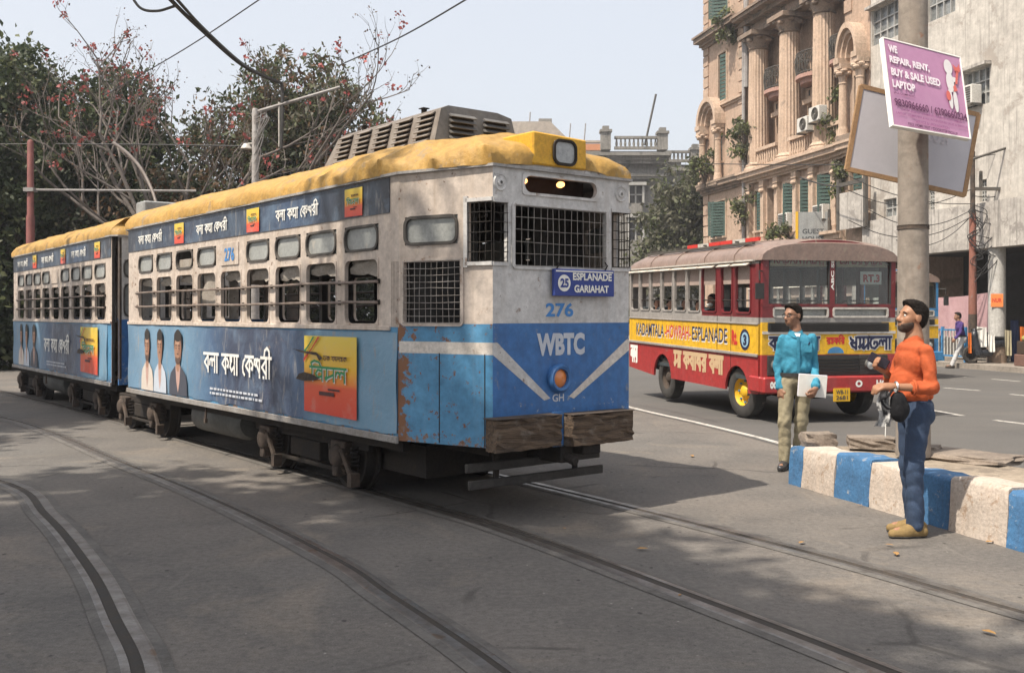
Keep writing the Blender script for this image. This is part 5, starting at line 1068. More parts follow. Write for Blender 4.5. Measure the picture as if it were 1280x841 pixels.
        for gx in range(5):
            xa = x0+.22+gx*.37; m = MB(); k = MB()
            for q in range(6):
                z = zb_+.075+q*.05; f_ = (z-zb_)/(zt-.05-zb_); y = -(yb_+(yt-yb_)*f_); m.prism([(xa,y-.002,z+.03),(xa,y-.045,z),(xa,y-.03,z-.004),(xa,y+.005,z+.02)], (.24,0,0)); k.bx(xa+.01,xa+.23,y-.008,y-.0005,z-.018,z+.004)
            m.build('louvre', M_VENT, vb, recalc=True); k.build('louvre_slot', M_DKM, vb)
        for gy in (-.33,.05):
            m = MB(); k = MB()
            for q in range(5): z = zb_+.1+q*.05; m.prism([(x1+.012,gy,z+.03),(x1+.05,gy,z),(x1+.035,gy,z-.004),(x1-.0,gy,z+.02)], (0,.28,0)); k.bx(x1-.012,x1+.006,gy+.01,gy+.27,z-.02,z+.002)
            m.build('louvre', M_VENTF, vb, recalc=True); k.build('louvre_slot', M_DKM, vb)
        for x in (-1.85,-.75): m = MB(); m.bx(x-.018,x+.018,-.33,-.29,zt-.02,zt+.018); m.bx(x-.04,x+.04,-.345,-.275,zt+.018,zt+.026); m.build('lifting_eye', M_DKM, vb)
    return root
TRZ = math.atan2(-.7833,.6216); T0 = Vector((-.1085,8.863,0))
tr1 = thing('tram_car', 'front blue and cream tram car with yellow tarpaulin roof and number 276', 'tram', T0, TRZ, 'coupled tram cars'); tram_car(tr1, True)
ang2 = -R(90-37.3); L2 = Vector((-math.sin(ang2), math.cos(ang2), 0)); T2 = Vector((-5.91,14.7,0))+L2*WID
tr2 = thing('tram_car', 'rear trailing tram car in tree shade, coupled behind the one numbered 276', 'tram', T2, ang2, 'coupled tram cars'); tram_car(tr2, False)
m = MB(); m.bx(-1.6,-.75,-.3,.3,3.17,3.25); m.bx(-1.3,-1.05,-.2,.2,3.25,3.34); m.tube([(-1.5,-.2,3.3),(-.9,-.2,3.3)], .03, 6); m.tube([(-1.5,.2,3.3),(-.9,.2,3.3)], .03, 6); tp = m.build('trolley_base', M_DKM, tr2, bevel=.01)
MB().tube(catmull([(-1.15,0,3.32),(-1.5,0,3.72),(-2.1,0,4.15),(-2.9,0,4.52),(-3.7,.0,4.80)], 5), .027, 8).build('trolley_pole', mat('trolley_pole', (.15,.125,.11), (.10,.075,.06), rough=.5), tp, smooth=True)
m = MB(); m.bx(-.35,.05,-.6,.1,3.12,3.36); m.build('roof_box', mat('roof_box_grey', (.30,.31,.31), (.24,.25,.25), rough=.6), tr2, bevel=.02)
# ------------------------------------------------------------------ buses
def bus_paint(name, c, **k): return mat(name, c, tuple(x*.85 for x in c), rough=.45, scale=1.5, dirt=k.get('dirt',(.25,.2,.16)), damt=k.get('damt',.4), dscale=7, streak=tuple(x*.55+.05 for x in c), samt=.4, bump=.08, bscale=5)
M_BYEL = bus_paint('bus_yellow', (.72,.42,.02)); M_BRED = bus_paint('bus_red', (.36,.030,.03)); M_BMAR = bus_paint('bus_maroon', (.17,.022,.026)); M_BGREY = bus_paint('bus_grey', (.33,.31,.29)); M_BROOF = bus_paint('bus_roof', (.245,.175,.145), damt=.6); M_BBLU = bus_paint('bus_blue', (.05,.22,.45)); M_BWHT = bus_paint('bus_offwhite', (.55,.52,.47))
M_TYRE = mat('tyre', (.030,.029,.028), (.05,.047,.043), rough=.9, scale=6, dirt=(.14,.12,.10), damt=.55, dscale=5); M_GRIL = mat('black_grille', (.022,.022,.022), (.035,.034,.033), rough=.6, scale=6); M_CHR = flat('lamp_chrome', (.55,.55,.53), .15, .8)
M_GLASSB = glass('bus_glass', (.86,.89,.88), .04); M_NAVYINK = flat('ink_navy', (.018,.022,.06), .5); M_REDINK = flat('ink_red', (.50,.03,.03), .5); M_TAN = flat('ink_tan', (.52,.37,.22), .6); M_PLATE = flat('plate_yellow', (.68,.40,.02), .5)
M_BINT = mat('bus_interior', (.05,.065,.075), (.035,.045,.05), rough=.7, scale=3)
BW = 1.14
def bus(root, first):
    body, skirt, trim = (M_BYEL, M_BRED, M_BMAR) if first else (M_BYEL, M_BBLU, M_BBLU); Ln = -5.6
    W9 = [(-5.50,-5.05),(-4.99,-4.50),(-4.44,-3.94),(-3.88,-3.38),(-3.30,-2.78),(-2.72,-2.20),(-2.13,-1.56),(-1.39,-.99),(-.88,-.36)]
    for sy in (-1,1):
        O, U, W, N = (0,sy*BW,0),(1,0,0),(0,0,1),(0,sy,0)
        wh = [(a,b,1.66,2.42) for a, b in W9]
        m = MB(); m.panel(O,U,W,N,(Ln,-.12),(1.03,1.50,1.60,2.46),wh,.05,mf=lambda u,v: 0 if v < 1.5 else (1 if v < 1.60 or v > 2.42 else (1 if u < -2.1 else 2))); m.build('side_panel', [body, M_BGREY, M_BMAR if first else M_BGREY], root)
        # skirt with two wheel arches
        bot = .44; m = MB(); arcs = [(-.83,.40),(-3.86,.42)]; pts = [(Ln,1.03),(Ln,bot+.06)]
        for xc, r in arcs[::-1]:
            pts += [(xc+r*math.cos(a), .42+r*1.02*math.sin(a)) for a in [PI-PI*i/12 for i in range(13)]]
        pts += [(-.12,bot),(-.12,1.03)]
        m.prism([(a, sy*BW, b) for a, b in pts], (0,-sy*.04,0)); m.build('skirt', skirt, root, recalc=True)
        m = MB(); m.bx(Ln,-.12,sy*BW,sy*(BW+.03),1.0,1.045); m.build('rub_rail', M_BGREY, root, bevel=.006); m = MB(); m.bx(Ln,-.12,sy*BW,sy*(BW+.018),1.49,1.515); m.build('belt_rail', M_BGREY, root, bevel=.004)
        for i, (a, b) in enumerate(W9):
            m = MB(); m.rring(O,U,W,N,a+.02,b-.02,1.68,2.40,.028,.05,.014,.03); w = m.build('window', M_BGREY if i < 6 else M_BMAR if first else M_BGREY, root, smooth=True, ang=30, recalc=True)
            for z in (1.86,): m = MB(); m.tube([(a,sy*(BW-.02),z),(b,sy*(BW-.02),z)], .012, 6); m.build('window_bar', M_DKM, w)
            m = MB(); m.bx(a+.01,b-.01,sy*(BW-.035),sy*(BW-.028),2.12,2.41); m.build('shutter_blind', mat('bus_blind', (.36,.28,.24), (.30,.235,.2), rough=.8), w)
            rr = Matrix.Rotation(sy*R(-28),3,'X'); m = MB(); m.box((.5*(a+b),sy*(BW+.05),2.425),(b-a+.03,.11,.014),0,rr); m.build('rain_flap', mat('rain_flap', (.58,.53,.46), (.46,.41,.35), rough=.7), w)
        MB().bx(Ln,-.2,sy*(BW-.0),sy*(BW+.06),2.46,2.485).build('drip_rail', M_BWHT, root)
        for x in (-1.53,-1.03): MB().bx(x-.006,x+.006,sy*(BW+.0005),sy*(BW+.004),.75,1.62).build('door_seam', M_DKM, root)
    m = MB(); m.panel((Ln,0,0),(0,1,0),(0,0,1),(-1,0,0),(-BW+.05,BW-.05),(.5,1.03,1.5,2.46),[(-.8,.8,1.65,2.35)],.05,mf=lambda u,v: 1 if v < 1.03 else (0 if v < 1.5 else 2)); m.build('rear_panel', [body,skirt,M_BGREY], root)
    # roof: arched loft
    m = MB(); n = 14; xs = [Ln,Ln+.12,Ln+.5]+list(np.linspace(-4.6,-.8,9))+[-.35,-.1,.03]; vs = []
    for i, x in enumerate(xs):
        e = 1-(.75 if i == 0 else .25 if i == 1 else 0); fz_ = .36*e
        if i >= len(xs)-3: fz_ = [.355,.33,.27][i-len(xs)+3]
        for j in range(n+1): a = PI*j/n; vs.append((x, -(BW+.03)*math.copysign(abs(math.cos(a))**.75, math.cos(a)), 2.47+fz_*math.sin(a)**.8))
    m.add(vs, [(i*(n+1)+j,i*(n+1)+j+1,(i+1)*(n+1)+j+1,(i+1)*(n+1)+j) for i in range(len(xs)-1) for j in range(n)]+[tuple(range(n,-1,-1)), tuple((len(xs)-1)*(n+1)+j for j in range(n+1))]); rf = m.build('roof', M_BROOF, root, smooth=True, ang=50, recalc=True)
    for x in (-4.4,-3.2,-2.0,-.9): m = MB(); m.tube([(x, -(BW+.035)*math.copysign(abs(math.cos(PI*j/14))**.75, math.cos(PI*j/14)), 2.475+.36*math.sin(PI*j/14)**.8) for j in range(15)], .012, 5); m.build('roof_rib', M_BROOF, rf)
    if first:
        m = MB(); m.bx(-5.0,-.6,-1.0,-.95,2.74,2.78); m.bx(-5.0,-.6,.95,1.0,2.74,2.78); [m.bx(x,x+.03,-1.0,1.0,2.79,2.82) for x in (-4.8,-3.6,-2.4,-1.2)]; m.build('roof_rack', M_IRON, rf)
        for i in range(6): MB().bx(-3.2+.45*i,-2.77+.45*i,-.94,-.90,2.79,2.85).build('rack_board', [flat('rack_red', (.55,.04,.03)), M_BWHT][i%3 == 1], rf)
    # front: lower panels, windscreen, lettering
    O, U, W, N = (0,0,0),(0,1,0),(0,0,1),(1,0,0)
    top = lambda y: 2.47+.29*max(0,1-(abs(y)/1.1)**2.6)
    m = MB(); m.panel(O,U,W,N,(-BW,-.93,.90,BW),(.45,.72,1.04,1.38,1.53,1.60,1.79),[(-.95,-.04,1.615,1.745),(.06,1.0,1.615,1.745)],.06,mf=lambda u,v: 0 if v < 1.04 else (1 if v < 1.38 else (1 if v < 1.53 and (u < -.93 or u > .9) else (4 if v < 1.53 else (3 if v < 1.6 else 2))))); m.build('front_panel', [skirt,body,trim,M_BGREY,M_GRIL], root)
    for a, b in ((-.95,-.04),(.06,1.0)):
        m = MB(); m.rring(O,U,W,N,a+.015,b-.015,1.63,1.73,.03,.01,.014,.02); f = m.build('lower_light', M_BWHT, root, recalc=True); MB().bx(-.045,-.04,a,b,1.615,1.745).build('pane', M_FROST if a < 0 else M_FROST, f)
    # windscreen surround as a strip following the arched roof
    m = MB(); cols = 24; fr = []
    for c in range(cols+1): y = -BW+2*BW*c/cols; fr.append(((.0,y,top(y)-.0+.03),(.0,y,min(2.66,top(y)-.06))))
    vs = [p for q in fr for p in q]; m.add(vs, [(2*i,2*i+2,2*i+3,2*i+1) for i in range(cols)]); vs2 = [(p[0]-.06,p[1],p[2]) for p in vs]; m.add(vs2, [(2*i+1,2*i+3,2*i+2,2*i) for i in range(cols)])
    m.bx(-.06,-.0005,-BW,-1.035,1.79,2.5); m.bx(-.06,-.0005,1.06,BW,1.79,2.5); m.bx(-.06,-.001,-.01,.085,1.79,2.72); m.bx(-.065,.004,-BW,BW,1.765,1.81); m.build('windscreen_surround', trim, root)
    for a, b in ((-1.03,-.015),(.09,1.055)):
        pts = [(a,1.80),(b,1.80)]+[(y, min(2.68,top(y)-.05)) for y in np.linspace(b,a,9)]; m = MB(); m.prism([(-.03,p[0],p[1]) for p in pts], (-.006,0,0)); g_ = m.build('windscreen', M_GLASSB, root, recalc=True)
        m = MB(); loop = [(-.012,p[0]*1.0,p[1]) for p in pts]; m.tube(loop+[loop[0]], .016, 6); m.build('windscreen_rubber', M_GRIL, g_)
        m = MB(); m.prism([(-.05,p[0],p[1]) for p in [(a+.03,2.38),(b-.03,2.38)]+[(y, min(2.63,top(y)-.1)) for y in np.linspace(b-.03,a+.03,9)]], (-.01,0,0)); sv = m.build('sun_visor', mat('visor_print', (.46,.36,.20), (.36,.28,.17), rough=.6, scale=9, dirt=(.32,.09,.05), damt=.6, dscale=16), root, recalc=True)
        if first: lettering('KADAMTALA' if a < 0 else 'ESPLANADE', (-.048,a+.10,2.42),U,W,N,b-a-.22,.155,flat('visor_ink', (.30,.035,.02),.6),sv,.03)
        m = MB(); m.tube([(.012,a+.2,1.8),(.02,(a+b)/2,1.82),(.02,b-.25,1.86)], .008, 5); m.build('wiper', M_GRIL, root)
    m = MB(); m.bx(.0,.02,-1.05,1.02,1.385,1.525); m.build('top_grille', M_GRIL, root, bevel=.004); m = MB(); [m.bx(.02,.026,-1.0,.97,1.40+.03*q,1.41+.03*q) for q in range(4)]; m.build('grille_bars', M_DKM, root)
    m = MB(); m.bx(.002,.016,-BW,BW,1.352,1.395); m.build('front_moulding', M_BWHT, root)
    m = MB(); m.bx(.001,.02,-.78,.66,.72,1.03); m.build('radiator_grille', M_GRIL, root); m = MB(); [m.bx(.02,.032,-.74,.62,.76+.05*q,.775+.05*q) for q in range(5)]; m.build('grille_bars', M_DKM, root)
    m = MB(); m.bx(.001,.03,.50,1.0,.72,1.03); m.build('lamp_housing', M_GRIL, root, bevel=.01); MB().bx(.001,.03,-1.06,-.82,.72,1.03).build('lamp_housing', M_GRIL, root, bevel=.01)
    for y in (.67,.83,-.93): m = MB(); m.lathe([(.0,.03),(.045,.032),(.07,.02),(.075,.05),(.08,.0)], (.03,y,.885), 'X', 18); h = m.build('headlight', M_CHR, root, smooth=True); m = MB(); m.lathe([(0,.052),(.05,.045),(.072,.03)], (.03,y,.885), 'X', 18); m.build('lens', flat('lens_clear', (.45,.46,.45), .08, spec=.9), h, smooth=True)
    m = MB(); m.bx(.0,.14,-1.18,1.18,.47,.71); m.bx(-.35,0,-1.18,-1.13,.47,.71); m.bx(-.35,0,1.13,1.18,.47,.71); bp = m.build('bumper', skirt, root, bevel=.02)
    m = MB(); m.bx(.141,.155,-.02,.26,.33,.53); pl = m.build('number_plate', M_PLATE, root)
    if first:
        lettering('WB-11', (.155,.02,.44),U,W,N,.2,.065,M_INKD,pl,.02); lettering('2681', (.155,.02,.355),U,W,N,.2,.065,M_INKD,pl,.02)
        for word, y, w in ((['ka','da','ma','ta','la','aa'],-1.02,.84),(['dha','mma','ta','la','aa'],.335,.74)):
            strokes(word, (.004,y,1.115),U,W,N,w,.185,M_WHT,root,.36,proud=.001); strokes(word, (.006,y,1.115),U,W,N,w,.185,M_NAVYINK,root,.2,proud=.004)
        MB().bx(.003,.006,-.08,.285,1.05,1.345).build('painted_panel', M_PLATE, root); strokes(['ra','u','ka','i','ra'], (.008,-.06,1.20),U,W,N,.31,.09,M_REDINK,root,.24,proud=.001)
        m = MB(); m.prism([(.007,.10+.14*math.cos(a),1.055+.10*math.sin(a)) for a in [PI*i/10 for i in range(11)]],(.002,0,0)); m.build('painted_sun', M_BBLU, root)
        for y, w, s in ((-1.08,.2,'oocs'),(-.55,.3,'mama'),(.36,.12,'O'),(.72,.36,'HORN')): lettering(s,(.14,y,.54),U,W,N,w,.11,M_PWHITE,bp,.06)
        lettering('RT.3', (-.049,.60,2.15),U,W,N,.29,.12,M_REDINK,MB().bx(-.056,-.052,.555,.925,2.115,2.315).build('route_card', M_PWHITE, root),.04)
        lettering('ABC SEM', (.001,.062,2.02),(0,0,1),(0,-1,0),N,.6,.05,M_PWHITE,root,.03)
        S, SU, SN = (0,-BW,0),(1,0,0),(0,-1,0)
        for s, x, w, mm in (('KADAMTALA',-5.2,1.42,M_NAVYINK),('-HOWRAH-',-3.74,1.16,M_REDINK),('ESPLANADE',-2.52,1.36,M_NAVYINK)):
            lettering(s,(x+.012,-BW,1.142),SU,W,SN,w,.245,M_WHT,root,.012,proud=.002,shear=0); lettering(s,(x,-BW,1.165),SU,W,SN,w,.24,mm,root,.012,proud=.004)
        lettering('Rt.',(-1.0,-BW,1.15),SU,W,SN,.2,.24,M_REDINK,root,.05)
        m = MB(); m.lathe([(.12,-.003),(.165,-.004)], (-.55,-BW-.001,1.25), 'Y', 24); m.build('route_ring', M_NAVYINK, root); m = MB(); m.lathe([(.0,-.0015),(.12,-.0015)], (-.55,-BW-.001,1.25), 'Y', 24); m.build('route_disc', flat('pale_blue',(.25,.42,.55)), root); lettering('3',(-.6,-BW-.003,1.16),SU,W,SN,.11,.17,M_NAVYINK,root,.05)
        strokes(['ma','aa',' ','ka','ba','aa','da','ra',' ','ba','la','aa'],(-3.3,-BW,.66),SU,W,SN,2.0,.26,M_TAN,root,.27); strokes(['la','ka','ra'],(-5.5,-BW,.62),SU,W,SN,.36,.3,M_PWHITE,root,.2)
    # wheels
    for x, tag_ in ((-.83,'f'),(-3.86,'r')):
        for sy in (-1,1):
            w = MB(); w.lathe([(.22,-.10),(.24,-.115),(.36,-.115),(.40,-.09),(.41,0),(.40,.09),(.36,.115),(.24,.115)], (0,0,0), 'Y', 30); ob = w.build('wheel', M_TYRE, root, smooth=True, ang=50)
            ob.location = (x, sy*(BW-.19), .41)
            if tag_ == 'f': ob.rotation_euler[2] = R(6)
            r = MB(); d = sy
            r.lathe([(.24,.10*d),(.23,.09*d),(.21,.03*d),(.12,.0),(.11,.05*d),(.06,.09*d),(0,.09*d)], (0,0,0), 'Y', 22); r.build('rim', M_PLATE if first and tag_ == 'f' else M_MUD, ob, smooth=True, ang=40)
            if tag_ == 'f' and first:
                b = MB(); [b.lathe([(0,.055*d),(.014,.053*d),(.016,.02*d)], (.17*math.cos(a),0,.17*math.sin(a)), 'Y', 8) for a in [2*PI*i/8 for i in range(8)]]; b.build('wheel_nuts', M_BBLU, ob)
    m = MB(); m.bx(Ln+.1,-.2,-.9,.9,.5,.62); m.bx(Ln+.3,-.6,-.3,.3,.3,.5); m.bx(-4.0,-3.7,-1,1,.36,.46); m.bx(-.95,-.7,-1,1,.36,.46); m.build('chassis', M_DKM, root)
    m = MB(); m.bx(Ln+.05,-.05,-BW+.06,BW-.06,.62,.68); m.build('floor', M_BINT, root); m = MB(); m.bx(-.42,-.08,-BW+.06,BW-.06,.68,1.45); m.build('dashboard', M_BINT, root)
    for i in range(6):
        for sy in (-1,1): m = MB(); x = -5.2+i*.72; m.bx(x,x+.4,sy*1.0,sy*.3,1.05,1.15); m.bx(x-.05,x+.03,sy*1.0,sy*.3,1.1,1.72); m.bx(x+.1,x+.3,sy*.9,sy*.4,.68,1.05); m.build('seat', M_BINT, root, bevel=.02)
    for sy in (-1,1):
        m = MB(); m.tube([(0,sy*BW,2.3),(.12,sy*(BW+.12),2.3),(.14,sy*(BW+.12),2.15)], .012, 6); m.box((.14,sy*(BW+.12),2.0),(.03,.14,.24)); m.build('wing_mirror', M_GRIL, root, bevel=.004)
    return root
B0 = Vector((3.76,15.0,0))+Vector((.9703,.242,0))*BW; BRZ = math.atan2(-.9703,.242)
b1_ = thing('city_bus', 'red and yellow city bus lettered ESPLANADE, parked behind the blue shirted man', 'bus', B0, BRZ, 'city buses'); b1_.rotation_euler[1] = R(.9); bus(b1_, True)
p2 = at(1171,460,25.5); b2_ = thing('city_bus', 'blue and yellow bus mostly hidden behind the concrete pole and the red bus', 'bus', (p2.x-1.05,25.2,0), BRZ+R(2), 'city buses'); bus(b2_, False)
# ------------------------------------------------------------------ people
def skin_mat(name, c): return mat(name, c, tuple(x*.88 for x in c), rough=.55, scale=20, fine=.08, bump=.08, bscale=60)
def cloth(name, c, c2=None, bs=13, b=.55): return mat(name, c, c2 or tuple(x*.86 for x in c), rough=.88, scale=4, fine=.1, bump=b, bscale=bs, spec=.15)
M_HAIR = mat('hair_black', (.008,.006,.005), (.016,.012,.009), rough=.7, scale=25, bump=.6, bscale=90, spec=.15); M_BEARD = mat('beard', (.035,.022,.016), (.06,.035,.024), rough=.8, scale=30, bump=.5, bscale=120)
M_SK1 = skin_mat('skin_warm', (.34,.17,.095)); M_SK2 = skin_mat('skin_tan', (.30,.155,.095)); M_EYEW = flat('eye_white', (.6,.58,.54), .3); M_EYED = flat('eye_dark', (.02,.012,.01), .2)
def frame_of(fwd, up=(0,0,1)):
    f = Vector(fwd).normalized(); u = Vector(up); s = u.cross(f).normalized(); u = f.cross(s).normalized()
    return np.array([[f.x,s.x,u.x],[f.y,s.y,u.y],[f.z,s.z,u.z]])            # columns forward, left, up
def head_prims(c, F):
    c = np.array(c); L = lambda f, s, u: tuple(c+F@np.array((f,s,u)))
    pr = [('e',L(-.012,0,.032),(.094,.074,.092),F),('e',L(.03,0,-.035),(.062,.056,.078),F),('e',L(.062,0,-.088),(.026,.03,.022),F),('e',L(.072,0,.03),(.018,.052,.016),F),
          ('c',L(.088,0,.012),L(.108,0,-.026),.009,.014),('e',L(.094,0,-.034),(.014,.02,.010),F),('e',L(.082,0,-.06),(.012,.026,.008),F),('e',L(.08,0,-.07),(.012,.024,.009),F),
          ('e',L(.05,.042,-.02),(.024,.016,.024),F),('e',L(.05,-.042,-.02),(.024,.016,.024),F)]
    for s in (-1,1): pr += [('e',L(-.012,s*.078,-.004),(.022,.009,.032),F)]
    return pr, L
def hand_prims(wr, d, pn, th, curl=.7, sz=1.):
    """palm, four two-jointed fingers of unequal length curling towards pn, thumb leaving the side th"""
    d = np.array(Vector(d).normalized()); pn = np.array(pn, float); pn -= d*(pn@d); pn /= np.linalg.norm(pn); w = np.cross(d,pn); w = w if w@np.array(th) > 0 else -w; wr = np.array(wr, float)
    P = [('c',tuple(wr),tuple(wr+d*.05*sz),.024*sz,.026*sz)]
    for k in (-1,0,1): P.append(('c',tuple(wr+d*.02*sz+w*k*.018*sz),tuple(wr+d*.075*sz+w*k*.024*sz),.017*sz,.015*sz))
    for i, L in enumerate((.036,.044,.042,.032)):
        b = wr+d*.082*sz+w*(.033-.022*i)*sz; d1 = d*math.cos(curl)+pn*math.sin(curl); m = b+d1*L*sz; d2 = d*math.cos(curl*2.2)+pn*math.sin(curl*2.2); P += [('c',tuple(b),tuple(m),.0105*sz,.0095*sz),('c',tuple(m),tuple(m+d2*L*.95*sz),.0095*sz,.008*sz)]
    t0 = wr+d*.022*sz+w*.028*sz; t1 = t0+(w*.6+d*.7+pn*.3)*.042*sz; P += [('c',tuple(t0),tuple(t1),.013*sz,.011*sz),('c',tuple(t1),tuple(t1+(d*.85+pn*.55+w*.05)*.034*sz),.011*sz,.009*sz)]
    return P
def wrinkles(amp, f1=38, f2=70, tilt=.7):
    def w(x, y, z):
        m = np.clip(.5+.9*np.sin(7.3*x+5.1*y-6.7*z+1.1)*np.sin(5.9*z+4.3*x+2.), 0, 1)
        a = np.abs(np.sin(f1*.5*(z*.8+tilt*x+.5*y)+2.2*np.sin(8*x-6*z)+1.3*np.sin(11*y+3*z)))-.5
        b = np.sin(f2*.6*(.5*z-tilt*x+.6*y)+2*np.sin(13*z+8*y)+1.7*np.sin(17*x))
        c = np.sin(97*x+61*y+43*z+2*np.sin(31*z))
        return -amp*(1.1*a*m+.35*b*(1-m*.5)+.12*c)
    return w
def person(name, label, origin, J, mats, res=.0075, beard=False, glasses=False, sleeves='long', tuck=True, group=None, hands=(None,None), legs=True, hair_low=-.055, belly=1., shoes=True):
    """J: joints in metres from the feet (x right, y away, z up); one continuous body under clothing"""
    t = thing(name, label, 'person', origin, 0, group); v3 = lambda a: np.array(a, float); sk, sh, tr, shoe = mats
    TF = frame_of(J['fwd']); side = TF[:,1]; ch, be, pe, nk, hd = (v3(J[k]) for k in ('chest','belly','pelvis','neck','head')); HF = frame_of(J['face'], J.get('hup',(0,0,1)))
    hp, L = head_prims(hd, HF)
    body = hp+[('c',L(-.022,0,-.06),tuple(nk),.056,.06),('c',tuple(nk),tuple(ch+v3((0,0,.06))),.06,.09),('e',tuple(ch),(.10,.148,.165),TF),('e',tuple(be),(.105*belly,.135,.15),TF)]
    for i in (0,1): body += [('c',tuple(v3(J['sh'][i])),tuple(v3(J['el'][i])),.036,.035),('c',tuple(v3(J['el'][i])),tuple(v3(J['wr'][i])),.036,.025),('c',tuple(ch+v3((0,0,.06))),tuple(v3(J['sh'][i])+v3((0,0,-.01))),.05,.034)]
    for i in (0,1):
        if hands[i]: body += hand_prims(J['wr'][i], *hands[i])
    if legs:
        body += [('e',tuple(pe),(.11,.15,.11),TF)]
        for i in (0,1): body += [('c',tuple(v3(J['hip'][i])),tuple(v3(J['kn'][i])),.075,.052),('c',tuple(v3(J['kn'][i])),tuple(v3(J['an'][i])),.05,.036),('c',tuple(v3(J['an'][i])-v3((0,0,.03))),tuple(v3(J['an'][i])+v3(J['toe'][i])*.15+v3((0,0,-.05))),.034,.026)]
    v, f = sdf_mesh(body, res, .018); raw('body', v, f, sk, t)
    shirt = [('e',tuple(ch),(.122,.172,.185),TF),('e',tuple(be),(.128*belly,.155,.17),TF),('c',tuple(v3(J['sh'][0])*.8+v3(J['sh'][1])*.2+v3((0,0,-.012))),tuple(v3(J['sh'][1])*.8+v3(J['sh'][0])*.2+v3((0,0,-.012))),.055,.055),('c',tuple(ch+v3((0,0,.12))),tuple(nk+v3((0,0,-.03))),.085,.064)]
    if not tuck: q = v3(J['hem']); shirt += [('e',tuple(q),(.138*belly,.165,.09),TF)]
    for i in (0,1):
        e, w_ = v3(J['el'][i]), v3(J['wr'][i]); shirt.append(('c',tuple(v3(J['sh'][i])),tuple(e),.050,.045)); end = e+(w_-e)*({'long':.94,'rolled':.42,'none':.0}[sleeves if isinstance(sleeves,str) else sleeves[i]]); fa = ('c',tuple(e),tuple(end),.046,.040 if sleeves == 'long' else .045)
        if tuck: v, f = sdf_mesh([('c',tuple(v3(J['sh'][i])*.35+e*.65),tuple(e),.048,.046), fa, ('c',tuple(e+(end-e)*.86),tuple(end),.043,.042)], res, .015, wrinkle=wrinkles(.010,60,95)); raw('sleeve', v, f, sh, t)
        else: shirt.append(fa)
    zc = J['hem'][2]-(.0 if tuck else .045)
    v, f = sdf_mesh(shirt, res, .022, cuts=[((0,0,zc),(0,0,-1)),(tuple(nk+v3((0,0,-.004))+TF[:,0]*.02),tuple(np.array((0,0,1.))*.8+TF[:,0]*.45))], wrinkle=wrinkles(.012,52,95)); raw('shirt', v, f, sh, t)
    col = MB(); a = [2*PI*k/16 for k in range(17)]; rr = []                    # collar band
    for k in a:
        p = nk+v3((0,0,-.012))+TF[:,0]*(math.cos(k)*.068+.012)+side*math.sin(k)*.07+v3((0,0,-.034*max(0,math.cos(k))**2)); q = p+v3((0,0,.03))-(p-nk)*.10; o = p+(p-nk)*.2+v3((0,0,-.02)); rr.append((o,q,p*.5+q*.5-(p-nk)*.05))
    col.v = [tuple(x) for r_ in rr for x in r_]; col.f = [(3*i+j,3*i+3+j,3*i+4+j,3*i+1+j) for i in range(16) for j in (0,1)]; col.m = [0]*len(col.f); col.build('collar', sh, t, smooth=True)
    if legs:
        tp = [('e',tuple(pe),(.124,.158,.125),TF),('e',tuple(pe-TF[:,0]*.035+side*.075+v3((0,0,-.05))),(.092,.088,.105),TF),('e',tuple(pe-TF[:,0]*.035-side*.075+v3((0,0,-.05))),(.092,.088,.105),TF)]
        for i in (0,1): tp += [('c',tuple(v3(J['hip'][i])),tuple(v3(J['kn'][i])),.088,.067),('c',tuple(v3(J['kn'][i])),tuple(v3(J['an'][i])),.065,.060)]
        v, f = sdf_mesh(tp, res, .03, cuts=[((0,0,J['belt']),(0,0,1))], wrinkle=lambda x, y, z: wrinkles(.010,44,80,.9)(x,y,z)*np.where(z < .3, 1.15, .8)); raw('trousers', v, f, tr, t)
        if tuck:
            b = MB(); zz = J['belt']; ring = [v3((pe[0],pe[1],zz))+TF[:,0]*math.cos(k)*.139+side*math.sin(k)*.172 for k in [2*PI*i/28 for i in range(29)]]; b.v = [tuple(p+v3((0,0,d))) for p in ring for d in (-.02,.018)]; b.f = [(2*i,2*i+2,2*i+3,2*i+1) for i in range(28)]; b.m = [0]*28; b.build('belt', M_GRIL, t, smooth=True)
        for i in (0,1):
            if not shoes: break
            an, td = v3(J['an'][i]), v3(J['toe'][i]); td = td/np.linalg.norm(td); h_ = an-td*.05; z0 = an[2]-.10
            sp = [('c',tuple(h_[:2])+(z0+.045,),tuple((an+td*.10)[:2])+(z0+.04,),.045,.044),('c',tuple((an+td*.08)[:2])+(z0+.036,),tuple((an+td*.175)[:2])+(z0+.032,),.046,.034),('c',tuple(an-td*.015+v3((0,0,-.0))),tuple((an+td*.05)[:2])+(z0+.06,),.045,.04)]
            v, f = sdf_mesh(sp, min(res,.008), .02, cuts=[((0,0,z0),(0,0,-1))]); so = raw('shoe', v, f, shoe, t); v, f = sdf_mesh([(p[0],p[1],p[2],p[3]+.004,p[4]+.004) for p in sp[:2]], min(res,.008), .02, cuts=[((0,0,z0),(0,0,-1)),((0,0,z0+.018),(0,0,1))]); raw('sole', v, f, M_TYRE, so)
    v, f = sdf_mesh([('e',L(-.016,0,.04),(.102,.083,.098),HF),('e',L(.03,0,.098),(.062,.066,.036),HF),('e',L(-.055,0,-.01),(.058,.070,.07),HF)], min(res,.008), .02, cuts=[(L(.042,0,.062),tuple(HF@np.array((.78,0,-.62)))),(L(0,0,hair_low),tuple(HF@np.array((.15,0,-1.))))], wrinkle=lambda x, y, z: -.006*np.abs(np.sin(120*x+70*y+4*np.sin(30*z)))*np.abs(np.sin(90*z+100*y))+.003); raw('hair', v, f, M_HAIR, t)
